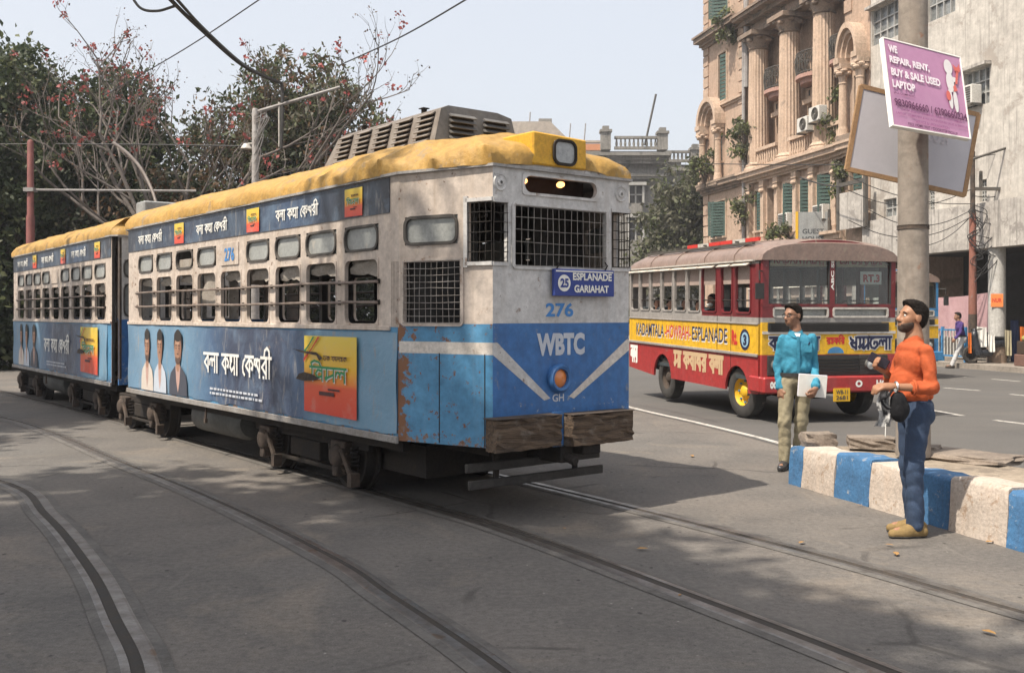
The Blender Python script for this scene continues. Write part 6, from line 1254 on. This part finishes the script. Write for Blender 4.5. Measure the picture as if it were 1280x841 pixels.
    if res < .01:                                          # loose strands break up the outline of the hair
        rg = np.random.default_rng(5); k = rg.integers(0, len(v), 900); P = v[k]; nn = P-hd; nn /= np.linalg.norm(nn, axis=1)[:,None]; d = nn*.55-HF[:,2][None]*.35-HF[:,0][None]*.35+rg.normal(size=(900,3))*.35; d /= np.linalg.norm(d, axis=1)[:,None]
        w = np.cross(d, nn)*.0022; L_ = rg.uniform(.010,.024,900)[:,None]; P = P-nn*.003; raw('hair_strands', np.stack([P-w, P+w, P+d*L_], 1).reshape(-1,3), np.arange(2700).reshape(-1,3), M_HAIR, t, False)
    if beard:
        v, f = sdf_mesh([('e',L(.034,0,-.052),(.064,.062,.068),HF),('e',L(.064,0,-.092),(.029,.034,.026),HF)], min(res,.008), .015, cuts=[(L(.06,0,-.048),tuple(HF@np.array((.38,0,.92))))]); raw('beard', v, f, M_BEARD, t); v, f = sdf_mesh([('e',L(.093,0,-.046),(.012,.03,.007),HF)], .006, .01); raw('moustache', v, f, M_BEARD, t)
    for s in (-1,1):
        ey = MB(); ey.lathe([(0,-.011),(.008,-.008),(.0115,0),(.008,.008),(0,.011)], L(.073,s*.031,.006), n=10); e = ey.build('eye', M_EYEW, t, smooth=True)
        MB().lathe([(0,-.006),(.0055,0),(0,.006)], L(.0815,s*.031,.006), n=8).build('iris', M_EYED, e); MB().tube([L(.086,s*.014,.026),L(.088,s*.032,.032),L(.078,s*.05,.026)], .004, 5).build('eyebrow', M_EYED, t)
    if glasses:
        g = MB()
        for s in (-1,1): g.tube([L(.099,s*.033+.023*math.cos(k),.004+.017*math.sin(k)) for k in [2*PI*i/14 for i in range(15)]], .0028, 5); g.tube([L(.098,s*.056,.01),L(.05,s*.077,.012),L(-.02,s*.08,.008)], .0025, 5)
        g.tube([L(.1,-.011,.008),L(.102,.011,.008)], .0028, 5); g.build('glasses', M_GRIL, t)
    return t, L
# man in the orange shirt, seen from his left side
O1 = Vector((2.965,7.47,0))
mO, LO = person('person', 'man in orange shirt and blue jeans holding a phone beside the painted kerb', O1, dict(fwd=(-1,-.05,0), face=(-1,-.12,.16), hup=(.16,0,1), chest=(.045,0,1.295), belly=(.015,0,1.12), pelvis=(.045,0,.965), neck=(.055,0,1.475), head=(.038,0,1.625), hem=(.03,0,1.055), belt=1.05,
    sh=[(.065,-.185,1.38),(.05,.185,1.385)], el=[(.085,-.245,1.115),(-.02,.25,1.12)], wr=[(-.205,-.24,1.125),(-.125,.11,1.225)], hip=[(.05,-.085,.92),(.055,.085,.92)], kn=[(.012,-.09,.49),(.05,.09,.50)], an=[(.022,-.10,.10),(.085,.075,.10)], toe=[(-1,-.12,0),(-1,.05,0)]),
    (M_SK1, cloth('orange_shirt', (.47,.105,.04), (.41,.09,.035)), mat('blue_jeans', (.024,.042,.082), (.036,.062,.115), rough=.9, scale=7, fine=.15, bump=.2, bscale=90, dirt=(.085,.125,.19), damt=.45, dscale=6), cloth('tan_shoe', (.26,.18,.08))),
    .0075, beard=True, sleeves='rolled', tuck=False, belly=1.06, hands=(((-1,-.05,.03),(.1,.35,-.9),(0,.6,.6),.55),((-.8,-.15,.55),(.3,-.6,.0),(-.2,-.3,.9),.7)))
MB().tube([(-.045,-.243+.046*math.cos(a),1.12+.046*math.sin(a)) for a in [2*PI*i/16 for i in range(17)]], .012, 6).build('rolled_cuff', MATS['orange_shirt'], mO, smooth=True)
# phone in his right hand, bag hanging from his left wrist
pt = Vector((2.965-.185,7.47+.075,1.30)); ph = tag(MB().box((0,0,0),(.155,.012,.078),0,Matrix.Rotation(R(28),3,'Y')@Matrix.Rotation(R(-8),3,'Z')).build('mobile_phone', flat('phone_black', (.02,.015,.025), .2), bevel=.006, loc=pt), 'dark mobile phone in the hand of the man in orange', 'phone')
bg_ = thing('carry_bag', 'black and white patterned bag hanging from the wrist of the orange shirted man', 'bag', O1+Vector((-.165,-.25,1.02))); bg_.scale = (.8,.8,.8)
v, f = sdf_mesh([('e',(.015,0,-.07),(.085,.06,.115),None),('e',(.0,.0,.02),(.06,.045,.07),None)], .008, .03, wrinkle=wrinkles(.008)); raw('black_pouch', v, f, cloth('bag_black', (.018,.018,.02)), bg_)
M_ZEB = mat('zebra_cloth', (.55,.55,.54), (.025,.025,.027), rough=.8, scale=16, fine=0); mb = MB(); n = 10; vs = []
for i in range(n+1):
    for j in range(5): u = j/4-.5; vs.append((-.12+u*(.06+.10*(i/n))+.012*math.sin(i*1.1), .03*math.sin(j*2.+i*.6)+.02, .13-.36*i/n+.008*math.sin(j*3)))
mb.add(vs, [(i*5+j,i*5+j+1,i*5+6+j,i*5+5+j) for i in range(n) for j in range(4)]); mb.build('patterned_cloth', M_ZEB, bg_, smooth=True)
mb = MB(); mb.tube(catmull([(-.03,-.01,.14),(-.10,-.03,.05),(-.16,-.02,.02),(-.10,0,-.06),(-.02,-.01,-.06)],5), .011, 6); mb.build('strap', cloth('bag_black', (.018,.018,.02)), bg_); MB().tube([(-.11,0,-.2),(-.115,0,-.31),(-.112,0,-.32)], .004, 5).build('cord', M_PWHITE, bg_); MB().tube([(-.04,-.02,.115),(-.05,.03,.13),(-.04,.04,.105),(-.03,-.02,.095),(-.04,-.02,.115)], .012, 6).build('wrist_loop', M_WHT, bg_)
wt = MB(); wt.tube([O1+Vector((-.175,-.24+.034*math.cos(a),1.125+.034*math.sin(a))) for a in [2*PI*i/14 for i in range(15)]], .009, 6); tag(wt.build('wrist_watch', M_CHR), 'bright wrist watch on the left arm of the man in orange', 'watch')
# man in the turquoise shirt
O2 = Vector((3.04,10.6,0))
mB, LB = person('person', 'man in turquoise shirt and khaki trousers with glasses and a white folder', O2, dict(fwd=(-.12,-1,0), face=(-.86,-.5,-.03), chest=(-.005,0,1.275), belly=(-.012,-.0,1.10), pelvis=(-.02,.0,.965), neck=(-.02,0,1.475), head=(-.052,-.01,1.635), hem=(0,0,1.005), belt=1.015,
    sh=[(-.158,0,1.385),(.155,0,1.395)], el=[(-.198,.05,1.105),(.185,.03,1.115)], wr=[(-.19,-.02,.865),(.125,-.235,.885)], hip=[(-.105,0,.92),(.07,0,.92)], kn=[(-.145,-.03,.515),(.045,.02,.52)], an=[(-.135,0,.10),(.04,.12,.10)], toe=[(-.5,-.86,0),(-.1,-1,0)]),
    (M_SK2, cloth('turquoise_shirt', (.055,.265,.39), (.05,.23,.34)), cloth('khaki_trousers', (.34,.30,.205), (.28,.245,.165)), mat('black_shoe', (.03,.03,.033), (.05,.05,.05), rough=.4)),
    .0085, glasses=True, hands=(((0,-.2,-1),(.8,.4,0),(-.1,-1,0),.5),((-.45,-.15,-.85),(-.5,.6,.2),(-.7,-.3,.5),.9)))
mb = MB(); vs = [(.0-.125*.12+x_,-.13-.012*math.sin((z_-1.02)*9),z_) for z_ in np.linspace(1.03,1.42,12) for x_ in (-.028,.0)]; mb.add(vs, [(2*i,2*i+1,2*i+3,2*i+2) for i in range(11)]); mb.build('placket', MATS['turquoise_shirt'], mB)
MB().box((.075,-.127,1.30),(.085,.006,.095),0,Matrix.Rotation(R(-10),3,'Z')).build('breast_pocket', MATS['turquoise_shirt'], mB, bevel=.002); MB().box((.085,-.133,1.345),(.012,.006,.03),0,Matrix.Rotation(R(30),3,'Y')).build('pen', M_NAVYINK, mB)
mb = MB(); mb.poly([(-.055,-.075,1.452),(.01,-.08,1.45),(-.02,-.118,1.385)]); mb.build('undershirt', M_PWHITE, mB)
fo = tag(MB().box((0,0,0),(.315,.012,.235),0,Matrix.Rotation(R(4),3,'Y')@Matrix.Rotation(R(8),3,'Z')).build('paper_folder', mat('white_paper', (.74,.73,.78), (.68,.67,.73), rough=.6, scale=2, fine=.03), bevel=.003, loc=O2+Vector((.105,-.175,.905))), 'white paper folder held at the hip of the man in turquoise', 'folder')
for dz, q in ((.003,.008),(-.004,-.008)): MB().box((.004,q,dz),(.305,.003,.228),0,Matrix.Rotation(R(4.5),3,'Y')@Matrix.Rotation(R(8),3,'Z')).build('sheet', M_PWHITE, fo)
# pedestrian on the far footpath
O3 = bw(.2,1.2,0.0)
person('person', 'pedestrian in purple top and pale trousers walking by the far footpath', O3, dict(fwd=(-1,.1,0), face=(-1,.1,-.05), chest=(-.06,0,1.25), belly=(-.03,0,1.08), pelvis=(0,0,.93), neck=(-.09,0,1.44), head=(-.12,0,1.585), hem=(0,0,.98), belt=.99, sh=[(-.06,-.18,1.36),(-.06,.18,1.36)], el=[(-.14,-.22,1.08),(.08,.22,1.10)], wr=[(-.28,-.2,.92),(.02,.2,.86)], hip=[(0,-.08,.90),(0,.08,.90)], kn=[(-.16,-.08,.50),(.06,.08,.48)], an=[(-.33,-.08,.11),(.27,.08,.15)], toe=[(-1,0,.1),(-.9,0,-.4)]),
    (M_SK2, cloth('purple_top', (.075,.045,.17)), cloth('pale_trousers', (.50,.50,.50)), M_MUD), .013, hands=(((-.6,0,-.8),(.3,.8,0),(-1,0,0),.5),((-.2,0,-1),(.2,-.8,0),(-1,0,0),.5)))
# passengers in the bus
def passenger(label, x, y, shirt, face=(-1,-.3,0), mask=False, z=1.15):
    M = b1_.matrix_basis; p = M @ Vector((x,y,z)); F = lambda a: tuple(Vector(a)); t = thing('person', label, 'person', p, 0, 'bus passengers')
    HF = frame_of(face); hp, L = head_prims((0,0,.62), HF); TF = frame_of((.24,-.97,0))
    v, f = sdf_mesh(hp+[('c',L(-.02,0,-.06),(0,0,.42),.055,.06),('e',(0,0,.25),(.11,.17,.22),TF),('c',(0,0,0),(0,0,.2),.13,.11)], .016, .02); raw('body', v, f, M_SK2, t)
    v, f = sdf_mesh([('e',(0,0,.26),(.13,.2,.2),TF),('c',(0,0,.02),(0,0,.2),.15,.135),('c',tuple(TF[:,1]*.19+np.array((0,0,.36))),tuple(TF[:,1]*.17+np.array((0,0,.14))),.06,.05),('c',tuple(-TF[:,1]*.19+np.array((0,0,.36))),tuple(-TF[:,1]*.17+np.array((0,0,.14))),.06,.05)], .016, .03); raw('shirt', v, f, shirt, t)
    v, f = sdf_mesh([('e',L(-.016,0,.04),(.105,.086,.1),HF)], .014, .02, cuts=[(L(.04,0,.06),tuple(HF@np.array((.78,0,-.62))))]); raw('hair', v, f, M_HAIR, t)
    if mask: v, f = sdf_mesh([('e',L(.055,0,-.055),(.058,.062,.045),HF)], .012, .02, cuts=[(L(.03,0,-.05),tuple(HF@np.array((-1.,0,0))))]); raw('face_mask', v, f, M_PWHITE, t)
cw = cloth('white_shirt', (.62,.62,.62)); passenger('masked bus passenger in white leaning at the sixth window', -2.4, -.82, cw, (-.8,-.6,0), True, 1.22); passenger('bus passenger in white shirt behind the fourth bus window', -3.5, -.82, cw, (-.3,-1,0))
passenger('bus passenger in pale shirt behind the fifth bus window', -2.95, -.8, cw, (-.4,-.9,0), False, 1.12); passenger('bus passenger in pink red top at the second bus window', -4.85, -.82, cloth('pink_top', (.5,.09,.12)), (-.2,-1,0)); passenger('bus passenger in orange by the front side window', -1.75, -.7, cloth('orange_shirt', (.6,.13,.04)), (.2,-1,0), False, 1.0); passenger('bus passenger in dark clothes at the third bus window', -4.2, -.82, cloth('dark_top', (.05,.07,.09)), (.1,-1,0))

# ------------------------------------------------------------------ poles, boards, wires, far kerbside
pl = thing('concrete_pole', 'thick tapering concrete street pole behind the man in orange', 'pole', (3.635,9.02,.37))
mb = MB(); mb.lathe([(.0,0),(.15,0),(.143,.9),(.139,.905),(.132,2.2),(.124,4.6)], (0,0,0), n=26); mb.build('shaft', M_CONC, pl, smooth=True, ang=30); mb = MB(); [mb.lathe([(.141+.0,z),(.146-.004*z,z+.004),(.146-.004*z,z+.03),(.14,z+.034)], (0,0,0), n=26) for z in (2.05,)]; mb.build('strap', M_MUD, pl, smooth=True)
pp = MB(); pp.tube([(3.735,9.2,3.0),(3.735,9.2,5.2)], .042, 10); tag(pp.build('steel_post', M_DKM, smooth=True), 'dark steel post rising just behind the concrete pole top', 'post')
def board(name, label, cat, c, th, m_face, m_edge, frame=None):
    """flat board from four corner points (TL, TR, BR, BL), built with real thickness"""
    c = [Vector(p) for p in c]; o = (c[0]+c[1]+c[2]+c[3])/4; U = (c[1]-c[0]).normalized(); N = (c[1]-c[0]).cross(c[3]-c[0]).normalized(); N = N if N.y < 0 else -N; W = (c[0]-c[3]).normalized()
    t = thing(name, label, cat, o); l = [p-o for p in c]; mb = MB(); mb.prism(l, -N*th); mb.build('panel', m_face, t, recalc=True); ed = MB()
    for i in range(4):
        a, b = l[i], l[(i+1)%4]; inw = -(a+b).normalized()*(frame or .008); ed.prism([a-inw*.5+N*.006,b-inw*.5+N*.006,b+inw+N*.006,a+inw+N*.006], -N*(th+.012))
    ed.build('edge', m_edge, t, recalc=True); return t, l, U, W, N
cp = [at(1103,47,8.55),at(1200,72,8.93),at(1213,174,8.62),at(1116,157,8.24)]
t, l, U, W, N = board('pink_sign', 'pink laptop repair sign board fixed crooked on the concrete pole', 'sign', cp, .03, mat('pink_print', (.42,.205,.345), (.37,.18,.31), rough=.45, scale=2, fine=.04, streak=(.42,.25,.36), samt=.3), M_PWHITE)
wv, hv = (l[1]-l[0]), (l[3]-l[0]); W_ = -hv.normalized(); ww_, hh_ = wv.length, hv.length
def sg(s, u, v, w, h, m, bold=.02, pr=.012): lettering(s, l[0]+wv*u+hv*v, U, W_, N, ww_*w, hh_*h, m, t, bold, proud=pr)
M_SIGNW = flat('sign_letter_white', (.72,.66,.70), .5); M_SIGND = flat('sign_letter_dark', (.09,.02,.07), .5); M_SIGNM = flat('sign_letter_mauve', (.26,.08,.2), .5)
sg('WE',.045,.165,.11,.09,M_SIGNW,.05); sg('REPAIR, RENT,',.045,.30,.50,.095,M_SIGNW,.045); sg('BUY & SALE USED',.045,.435,.62,.09,M_SIGNW,.045); sg('LAPTOP',.045,.57,.28,.09,M_SIGNW,.045)
sg('(ALL COMPANY)',.05,.645,.26,.032,M_SIGND,.01); sg('9830966660 / 6290660224',.045,.775,.91,.085,M_SIGND,.018); sg('LAPTOP, DESKTOP, LED MONITOR, PRINTER, CCTV CAMERA',.12,.82,.76,.028,M_SIGNM,.01); sg('LAPTOP, COMPUTER & ALL ACCESSORIES SALES & SERVICES',.05,.868,.9,.028,M_SIGNM,.01); sg('SERVICE & UPGRADATION',.28,.92,.42,.03,M_SIGNM,.01); sg('FREE HOME VISIT / DOORSTEP PICKUP',.18,.967,.62,.032,M_SIGND,.01)
M_FIGW = flat('figure_white', (.62,.60,.60), .5); mb = MB(); Pq = lambda u, v, k: l[0]+wv*u+hv*v+N*k                              # plain white worker with a red spanner, printed on the board
ov = lambda cu, cv, ru, rv, k=.010: mb.poly([Pq(cu+ru*math.cos(a),cv+rv*math.sin(a),k) for a in [2*PI*i/18 for i in range(18)]])
ov(.80,.17,.055,.09); ov(.80,.35,.05,.12,.0105); ov(.775,.55,.028,.12,.011); ov(.84,.57,.028,.13,.0112); ov(.86,.31,.05,.03,.0114); mb.build('printed_worker', M_FIGW, t)
mb = MB(); mb.poly([Pq(u,v,.0135) for u, v in ((.86,.36),(.89,.36),(.93,.2),(.90,.19))]); mb.poly([Pq(u,v,.0135) for u, v in ((.88,.20),(.86,.12),(.895,.15),(.92,.15),(.95,.10),(.955,.19),(.92,.22))]); mb.poly([Pq(.75+.03*math.cos(a),.52+.06*math.sin(a),.014) for a in [2*PI*i/10 for i in range(10)]]); mb.poly([Pq(u,v,.0138) for u, v in ((.83,.40),(.86,.36),(.88,.44),(.83,.46))]); mb.build('printed_spanner', flat('spanner_red', (.55,.12,.10), .5), t)
cp = [at(1076,107,9.30),at(1224,143,9.42),at(1206,245,9.40),at(1058,212,9.28)]
t, l, U, W, N = board('white_board', 'plain whitish sign board in a wooden frame tilted behind the pole', 'sign', cp, .02, mat('board_canvas', (.50,.49,.52), (.44,.435,.47), rough=.7, scale=1.2, fine=.03), mat('board_frame_wood', (.36,.22,.11), (.28,.17,.09), rough=.8, scale=5), .028)
wv, hv = (l[1]-l[0]), (l[3]-l[0]); W_ = -hv.normalized(); lettering('PE OO', l[0]+wv*.78+hv*.45, -U, W_, N, .2, .09, flat('faint_print', (.56,.53,.56),.7), t, .02, proud=.009)
mb = MB(); mb.tube([at(1120,150,9.2),at(1122,200,9.22)], .012, 6); 
rp = thing('rusty_pole', 'thin rusty utility pole with tangled cables at the far footpath', 'pole', bw(.22,.79,0.16)); mb = MB(); mb.lathe([(.13,0),(.125,1.5),(.105,3.0),(.10,4.6),(.075,4.7),(.07,6.5),(0,6.52)], (0,0,0), n=12, mis=[1,0,0,1,1,1]); mb.build('shaft', [mat('rust_red', (.26,.10,.07), (.20,.085,.06), rough=.85, scale=3, dirt=(.2,.17,.15), damt=.6), M_MUD], rp, smooth=True)
mb = MB(); mb.box((.45,0,5.0+.35),(.9,.08,.1)); mb.box((.25,0,5.65),(.08,.08,.5)); mb.build('cross_arm', M_IRON, rp); mb = MB(); rg = random.Random(3)
for i in range(16): z = rg.uniform(2.6,4.6); s = rg.uniform(.15,.7); mb.tube(catmull([(0,-.1,z+.4),(s*rg.choice((-.4,1)),-.15,z+.2),(s*.5,-.2,z-.3*rg.random()),(0,-.12,z-.4)],5), .014, 4)
mb.build('cable_tangle', M_GRIL, rp)
rp2 = thing('red_pole', 'dark red tram mast behind the rear tram', 'pole', (-12.58,26,0)); mb = MB(); mb.lathe([(.11,0),(.105,4.2),(.085,4.25),(.08,6.15),(.05,6.2),(0,6.22)], (0,0,0), n=12); mb.build('shaft', mat('mast_red', (.20,.06,.05), (.15,.05,.045), rough=.7, scale=3), rp2, smooth=True); mb = MB(); mb.tube([(.05,0,4.9),(4.2,.4,4.92)], .03, 6); mb.box((0,0,4.9),(.26,.26,.1)); mb.build('bracket_arm', M_PIPE, rp2)
gp = at(319,225,22); g_ = thing('grey_pole', 'grey lamp pole with slanting arm and cables behind the tram roof', 'pole', (gp.x,22,0)); zt = at(319,138,22).z
mb = MB(); mb.lathe([(.1,0),(.085,3.5),(.07,zt),(.05,zt+.04),(0,zt+.05)], (0,0,0), n=12); mb.build('shaft', M_PIPE, g_, smooth=True); e = at(425,109,22)-Vector((gp.x,22,0)); mb = MB(); mb.tube([(0,0,zt-.05),tuple(e)], [.045,.03], 8); mb.build('arm', M_PIPE, g_)
q = at(349,128,22)-Vector((gp.x,22,0)); mb = MB(); mb.tube([tuple(q),(q.x,0,q.z-.98)], [.03,.02], 6); mb.build('hanging_tube', M_BWHT, g_); q = at(308,186,22)-Vector((gp.x,22,0)); mb = MB(); mb.lathe([(.0,.12),(.06,.11),(.13,.0),(.11,-.02)], tuple(q), n=14); mb.tube([tuple(q+Vector((0,0,.1))),(0,0,q.z+.12)], .02, 6); mb.build('lamp', M_BWHT, g_, smooth=True)
mb = MB(); rg = random.Random(8)
for i in range(7): z = zt-.1-rg.random()*.9; mb.tube(catmull([(.0,-.1,z),(.25*rg.random()+.1,-.12,z+.12),(.1,-.14,z-.3),(0,-.1,z-.5)],4), .012, 4)
mb.build('cable_coil', M_PIPE, g_)
def cable(label, pts, r, n=10, sag=0., m=None):
    P = [Vector(p) for p in pts]
    if len(P) == 2 and sag: P = [P[0], P[0].lerp(P[1],.25)-Vector((0,0,sag*.75)), P[0].lerp(P[1],.5)-Vector((0,0,sag)), P[0].lerp(P[1],.75)-Vector((0,0,sag*.75)), P[1]]
    mb = MB(); mb.tube(catmull([tuple(p) for p in P], n) if len(P) > 2 else P, r, 5); return tag(mb.build('overhead_cable', m or M_GRIL), label, 'cable', 'overhead wires and cables')
for k in range(3): d = Vector((.05*k,.1*k,.05*(k%2))); cable(['thick cable of the sagging bundle at the top left of the picture','lower strand of the sagging cable bundle at the top left','upper strand of the sagging cable bundle at the top left'][k], [at(150,-70,13)+d,at(213,0,15)+d,at(252,38,17)+d*.6,at(300,80,20)+d*.5,at(335,98,21.5)+d*.3,at(352,104,22)], .035-.008*k)
cable('cable dropping from the arm of the grey pole', [at(352,104,22),at(353,140,22),at(351,186,22)], .04, 4)
cable('short cable loop in the top left corner of the sky', [at(160,-12,15),at(175,10,15),at(196,14,15),at(218,8,15)], .022)
cable('straight thin wire rising to the top left sky from the grey pole', [at(130,120,24),at(230,62,20),at(324,0,17),at(360,-25,16)], .012); cable('straight wire rising from the grey pole to the top middle of the sky', [at(424,82,22),at(500,47,18),at(582,0,15),at(640,-36,13)], .014)
cable('horizontal tram wire behind the flowering branches', [at(46,237,26),at(150,181,24),at(308,183,22)], .016) if False else cable('horizontal span wire left of the grey pole', [at(70,180,26),at(190,181,24),at(316,183,22)], .016)
cable('thin span wire running left from the red mast', [at(-40,181,26),at(38,180,26)], .012, 4); cable('thin wire crossing the peach building front', [at(880,205,44),at(985,206,40),at(1055,206,36)], .02); cable('sagging service cable on the peach building above the guest sign', [at(1000,222,38),at(1025,230,37),at(1050,234,36)], .03)
WL = ['top wire left of the rusty pole, under the white board','second wire left of the rusty pole, crossing behind the concrete pole','sagging wire left of the rusty pole along the parapet top','wire from the rusty pole to the right edge, middle one','lowest wire from the rusty pole to the right edge','top wire from the rusty pole cross arm to the right edge','low slack wire over the stained parapet behind the concrete pole','second wire from the top right of the rusty pole','slanting wire from the steel portal to the rusty pole']
for i, (a, b, s) in enumerate((((1060,238),(1216,236),.5),((1085,262),(1216,262),.5),((1060,275),(1216,270),.6),((1216,262),(1300,240),.4),((1216,268),(1300,262),.5),((1216,196),(1300,176),.1),((1120,300),(1216,268),.5),((1216,245),(1300,215),.3),((1050,215),(1216,255),.3))):
    cable(WL[i], [at(a[0],a[1],31.0),at(b[0],b[1],30.5)], .014, 5, s)
mb = MB(); mb.tube([at(1278,180,30.4),at(1278,285,30.4)], .1, 6); mb.tube([at(1216,199,30.4),at(1285,176,30.4)], .04, 6); tag(mb.build('steel_bracket', M_IRON), 'dark steel bracket post at the right edge over the arcade', 'bracket')
# railing, hanging cloth and garments by the arcade
fe = thing('street_railing', 'blue and white street railing along the far footpath', 'railing', bw(0,.75,.16), BROT)
for i in range(5): MB().bx(.6+i*1.1-.04,.6+i*1.1+.04,-.04,.04,0,1.1).build('railing_post', M_BBLU, fe)
for z in (.18,1.0): MB().bx(.6,5.0,-.02,.02,z-.025,z+.025).build('railing_rail', M_BBLU, fe)
pm = None
for i in range(30):
    x = .72+i*.147
    if pm is None: pm = MB().bx(-.022,.022,-.018,.018,.16,1.04).build('railing_bar', M_PILLAR, fe); pm.location = (x,0,0)
    else: c = pm.copy(); COL.objects.link(c); c.location = (x,0,0)
def hung(name, label, cat, tl, tr, drop, m, waves=5, amp=.06, n=22, rows=12, curve=.1, slope=0.):
    tl, tr = Vector(tl), Vector(tr); d = tr-tl; nn = Vector((d.y,-d.x,0)).normalized(); vs = []
    for k in (0,1):
        for j in range(rows+1):
            for i in range(n+1): u, v = i/n, j/rows; vs.append(tl+d*u+Vector((0,0,-(drop+slope*u)*v-curve*math.sin(PI*u)*(.4+.6*v)))+nn*(amp*math.sin(u*waves*2*PI+v*1.5)*(.25+.75*v)+.008*k))
    q = (n+1)*(rows+1); mb = MB(); mb.add(vs, [(k*q+j*(n+1)+i,k*q+j*(n+1)+i+1,k*q+(j+1)*(n+1)+i+1,k*q+(j+1)*(n+1)+i) for k in (0,1) for j in range(rows) for i in range(n)]); return tag(mb.build(name, m, smooth=True), label, cat)
hung('hanging_sheet', 'large faded pink cloth hung as an awning behind the pedestrian', 'cloth', at(1166,372,33.5), at(1238,365,31.2), 1.25, cloth('pink_cloth', (.46,.30,.31), (.40,.25,.26)), 3, .08, 30, 14, .12)
hung('hanging_shirt', 'white shirt hung on the line right of the rusty pole', 'clothes', at(1221,408,30.4), at(1233,409,30.4), .6, M_PWHITE, 2, .03, 10, 8, .02); hung('hanging_shirt', 'white garment hung beside the arcade pillar', 'clothes', at(1235,418,30.2), at(1243,419,30.2), .5, M_PWHITE, 2, .03, 10, 8, .02)
hung('hanging_shirt', 'pale yellowish garment on the line right of the arcade pillar', 'clothes', at(1256,412,30), at(1264,413,30), .75, cloth('straw_cloth', (.42,.38,.26)), 2, .03, 10, 8, .02); hung('hanging_shirt', 'orange garment hung at the right edge of the picture', 'clothes', at(1275,408,29.5), at(1290,409,29.5), .8, cloth('orange_cloth', (.62,.16,.03)), 2, .04, 10, 8, .02)
hung('hanging_shirt', 'dark blue garment hung in the arcade next to the orange one', 'clothes', at(1263,400,31.5), at(1273,400,31.5), 1.3, cloth('blue_cloth', (.05,.07,.16)), 2, .04, 10, 8, .02); hung('hanging_scarf', 'narrow orange scarf hung on the rusty pole', 'clothes', at(1210,416,30.3), at(1214,416,30.3), .62, cloth('orange_cloth', (.62,.16,.03)), 1, .02, 6, 8, .0)
st = thing('market_stall', 'low brick fronted stall with bundles at the right edge under the arcade', 'stall', bw(-1.75,.6,.16), BROT); MB().bx(-1.2,.2,-.5,.2,.0,.34).build('plinth', mat('brick_face', (.17,.09,.065), (.13,.07,.055), rough=.9, scale=6), st, bevel=.02); MB().bx(-1.2,.15,-.45,.15,.34,.72).build('counter', M_SEATW, st, bevel=.02)
for i, c in enumerate(((.5,.1,.04),(.1,.13,.3),(.35,.3,.1))): v, f = sdf_mesh([('e',(-.95+.42*i,-.1,.8),(.26,.22,.11),None)], .03, .05, wrinkle=wrinkles(.02,20,40)); raw('cloth_bundle', v, f, cloth('bundle_%d'%i, c), st)
m2 = thing('motor_scooter', 'dark parked scooter beside the arcade pillar', 'scooter', bw(-.05,.5,.16), BROT+R(85)); 
for x in (-.55,.55): mb = MB(); mb.lathe([(.16,-.04),(.24,-.05),(.27,0),(.24,.05),(.16,.04)], (x,0,.27), 'Y', 20); w_ = mb.build('wheel', M_TYRE, m2, smooth=True); mb = MB(); mb.lathe([(.16,-.03),(.05,-.02),(.03,-.06),(0,-.06)], (x,0,.27), 'Y', 14); mb.build('rim', M_DKM, w_)
v, f = sdf_mesh([('c',(-.55,0,.62),(-.1,0,.6),.15,.13),('c',(-.1,0,.32),(.25,0,.3),.11,.1),('c',(.3,0,.3),(.42,0,.85),.12,.1),('c',(.42,0,.85),(.40,0,1.0),.09,.07)], .02, .06); raw('body', v, f, mat('scooter_paint', (.035,.04,.05), rough=.3), m2); mb = MB(); mb.bx(-.7,-.05,-.13,.13,.74,.82); mb.build('seat', M_GRIL, m2, bevel=.03); mb = MB(); mb.tube([(.38,-.33,1.05),(.42,0,1.02),(.38,.33,1.05)], .02, 6); mb.build('handlebar', M_DKM, m2)
# fallen leaves and scraps on the street
M_DRY = mat('dry_leaf', (.40,.23,.07), (.28,.15,.06), rough=.8, scale=20); lf = MB()
lf.add([(-.07,0,.002),(-.02,.03,.014),(.04,.022,.010),(.07,0,.004),(.03,-.025,.012),(-.03,-.028,.008),(0,0,.004)], [(0,6,1),(1,6,2),(2,6,3),(3,6,4),(4,6,5),(5,6,0)]); first = None
for i, (px, py, s) in enumerate(((803,688,1.),(1120,694,1.1),(1112,683,.7),(1002,680,.9),(1236,793,1.),(1237,679,.8),(865,571,1.3),(1075,633,.6),(850,746,.5),(705,662,.5))):
    p = ground_at(px,py)
    if first is None: o = first = lf.build('fallen_leaf', M_DRY)
    else: o = first.copy(); COL.objects.link(o)
    o.location = (p.x,p.y,.0135); o.rotation_euler = (0,0,i*1.3); o.scale = (s*.62,s*.62,s*.62); tag(o, 'small dry leaf lying on the street before the tram', 'leaf', 'fallen leaves')

# hazy city air
hz = NB('haze_air'); pv = hz.n('ShaderNodeVolumePrincipled'); pv.inputs['Color'].default_value = (.93,.95,1,1); pv.inputs['Density'].default_value = .0010; pv.inputs['Anisotropy'].default_value = .2
hz.t.nodes.remove(hz.b); hz.l(pv.outputs[0], hz.t.nodes['Material Output'].inputs['Volume'])
hb_ = MB().bx(-151,151,-61,241,-1,23).build('haze', hz.m); hb_['kind'] = 'stuff'
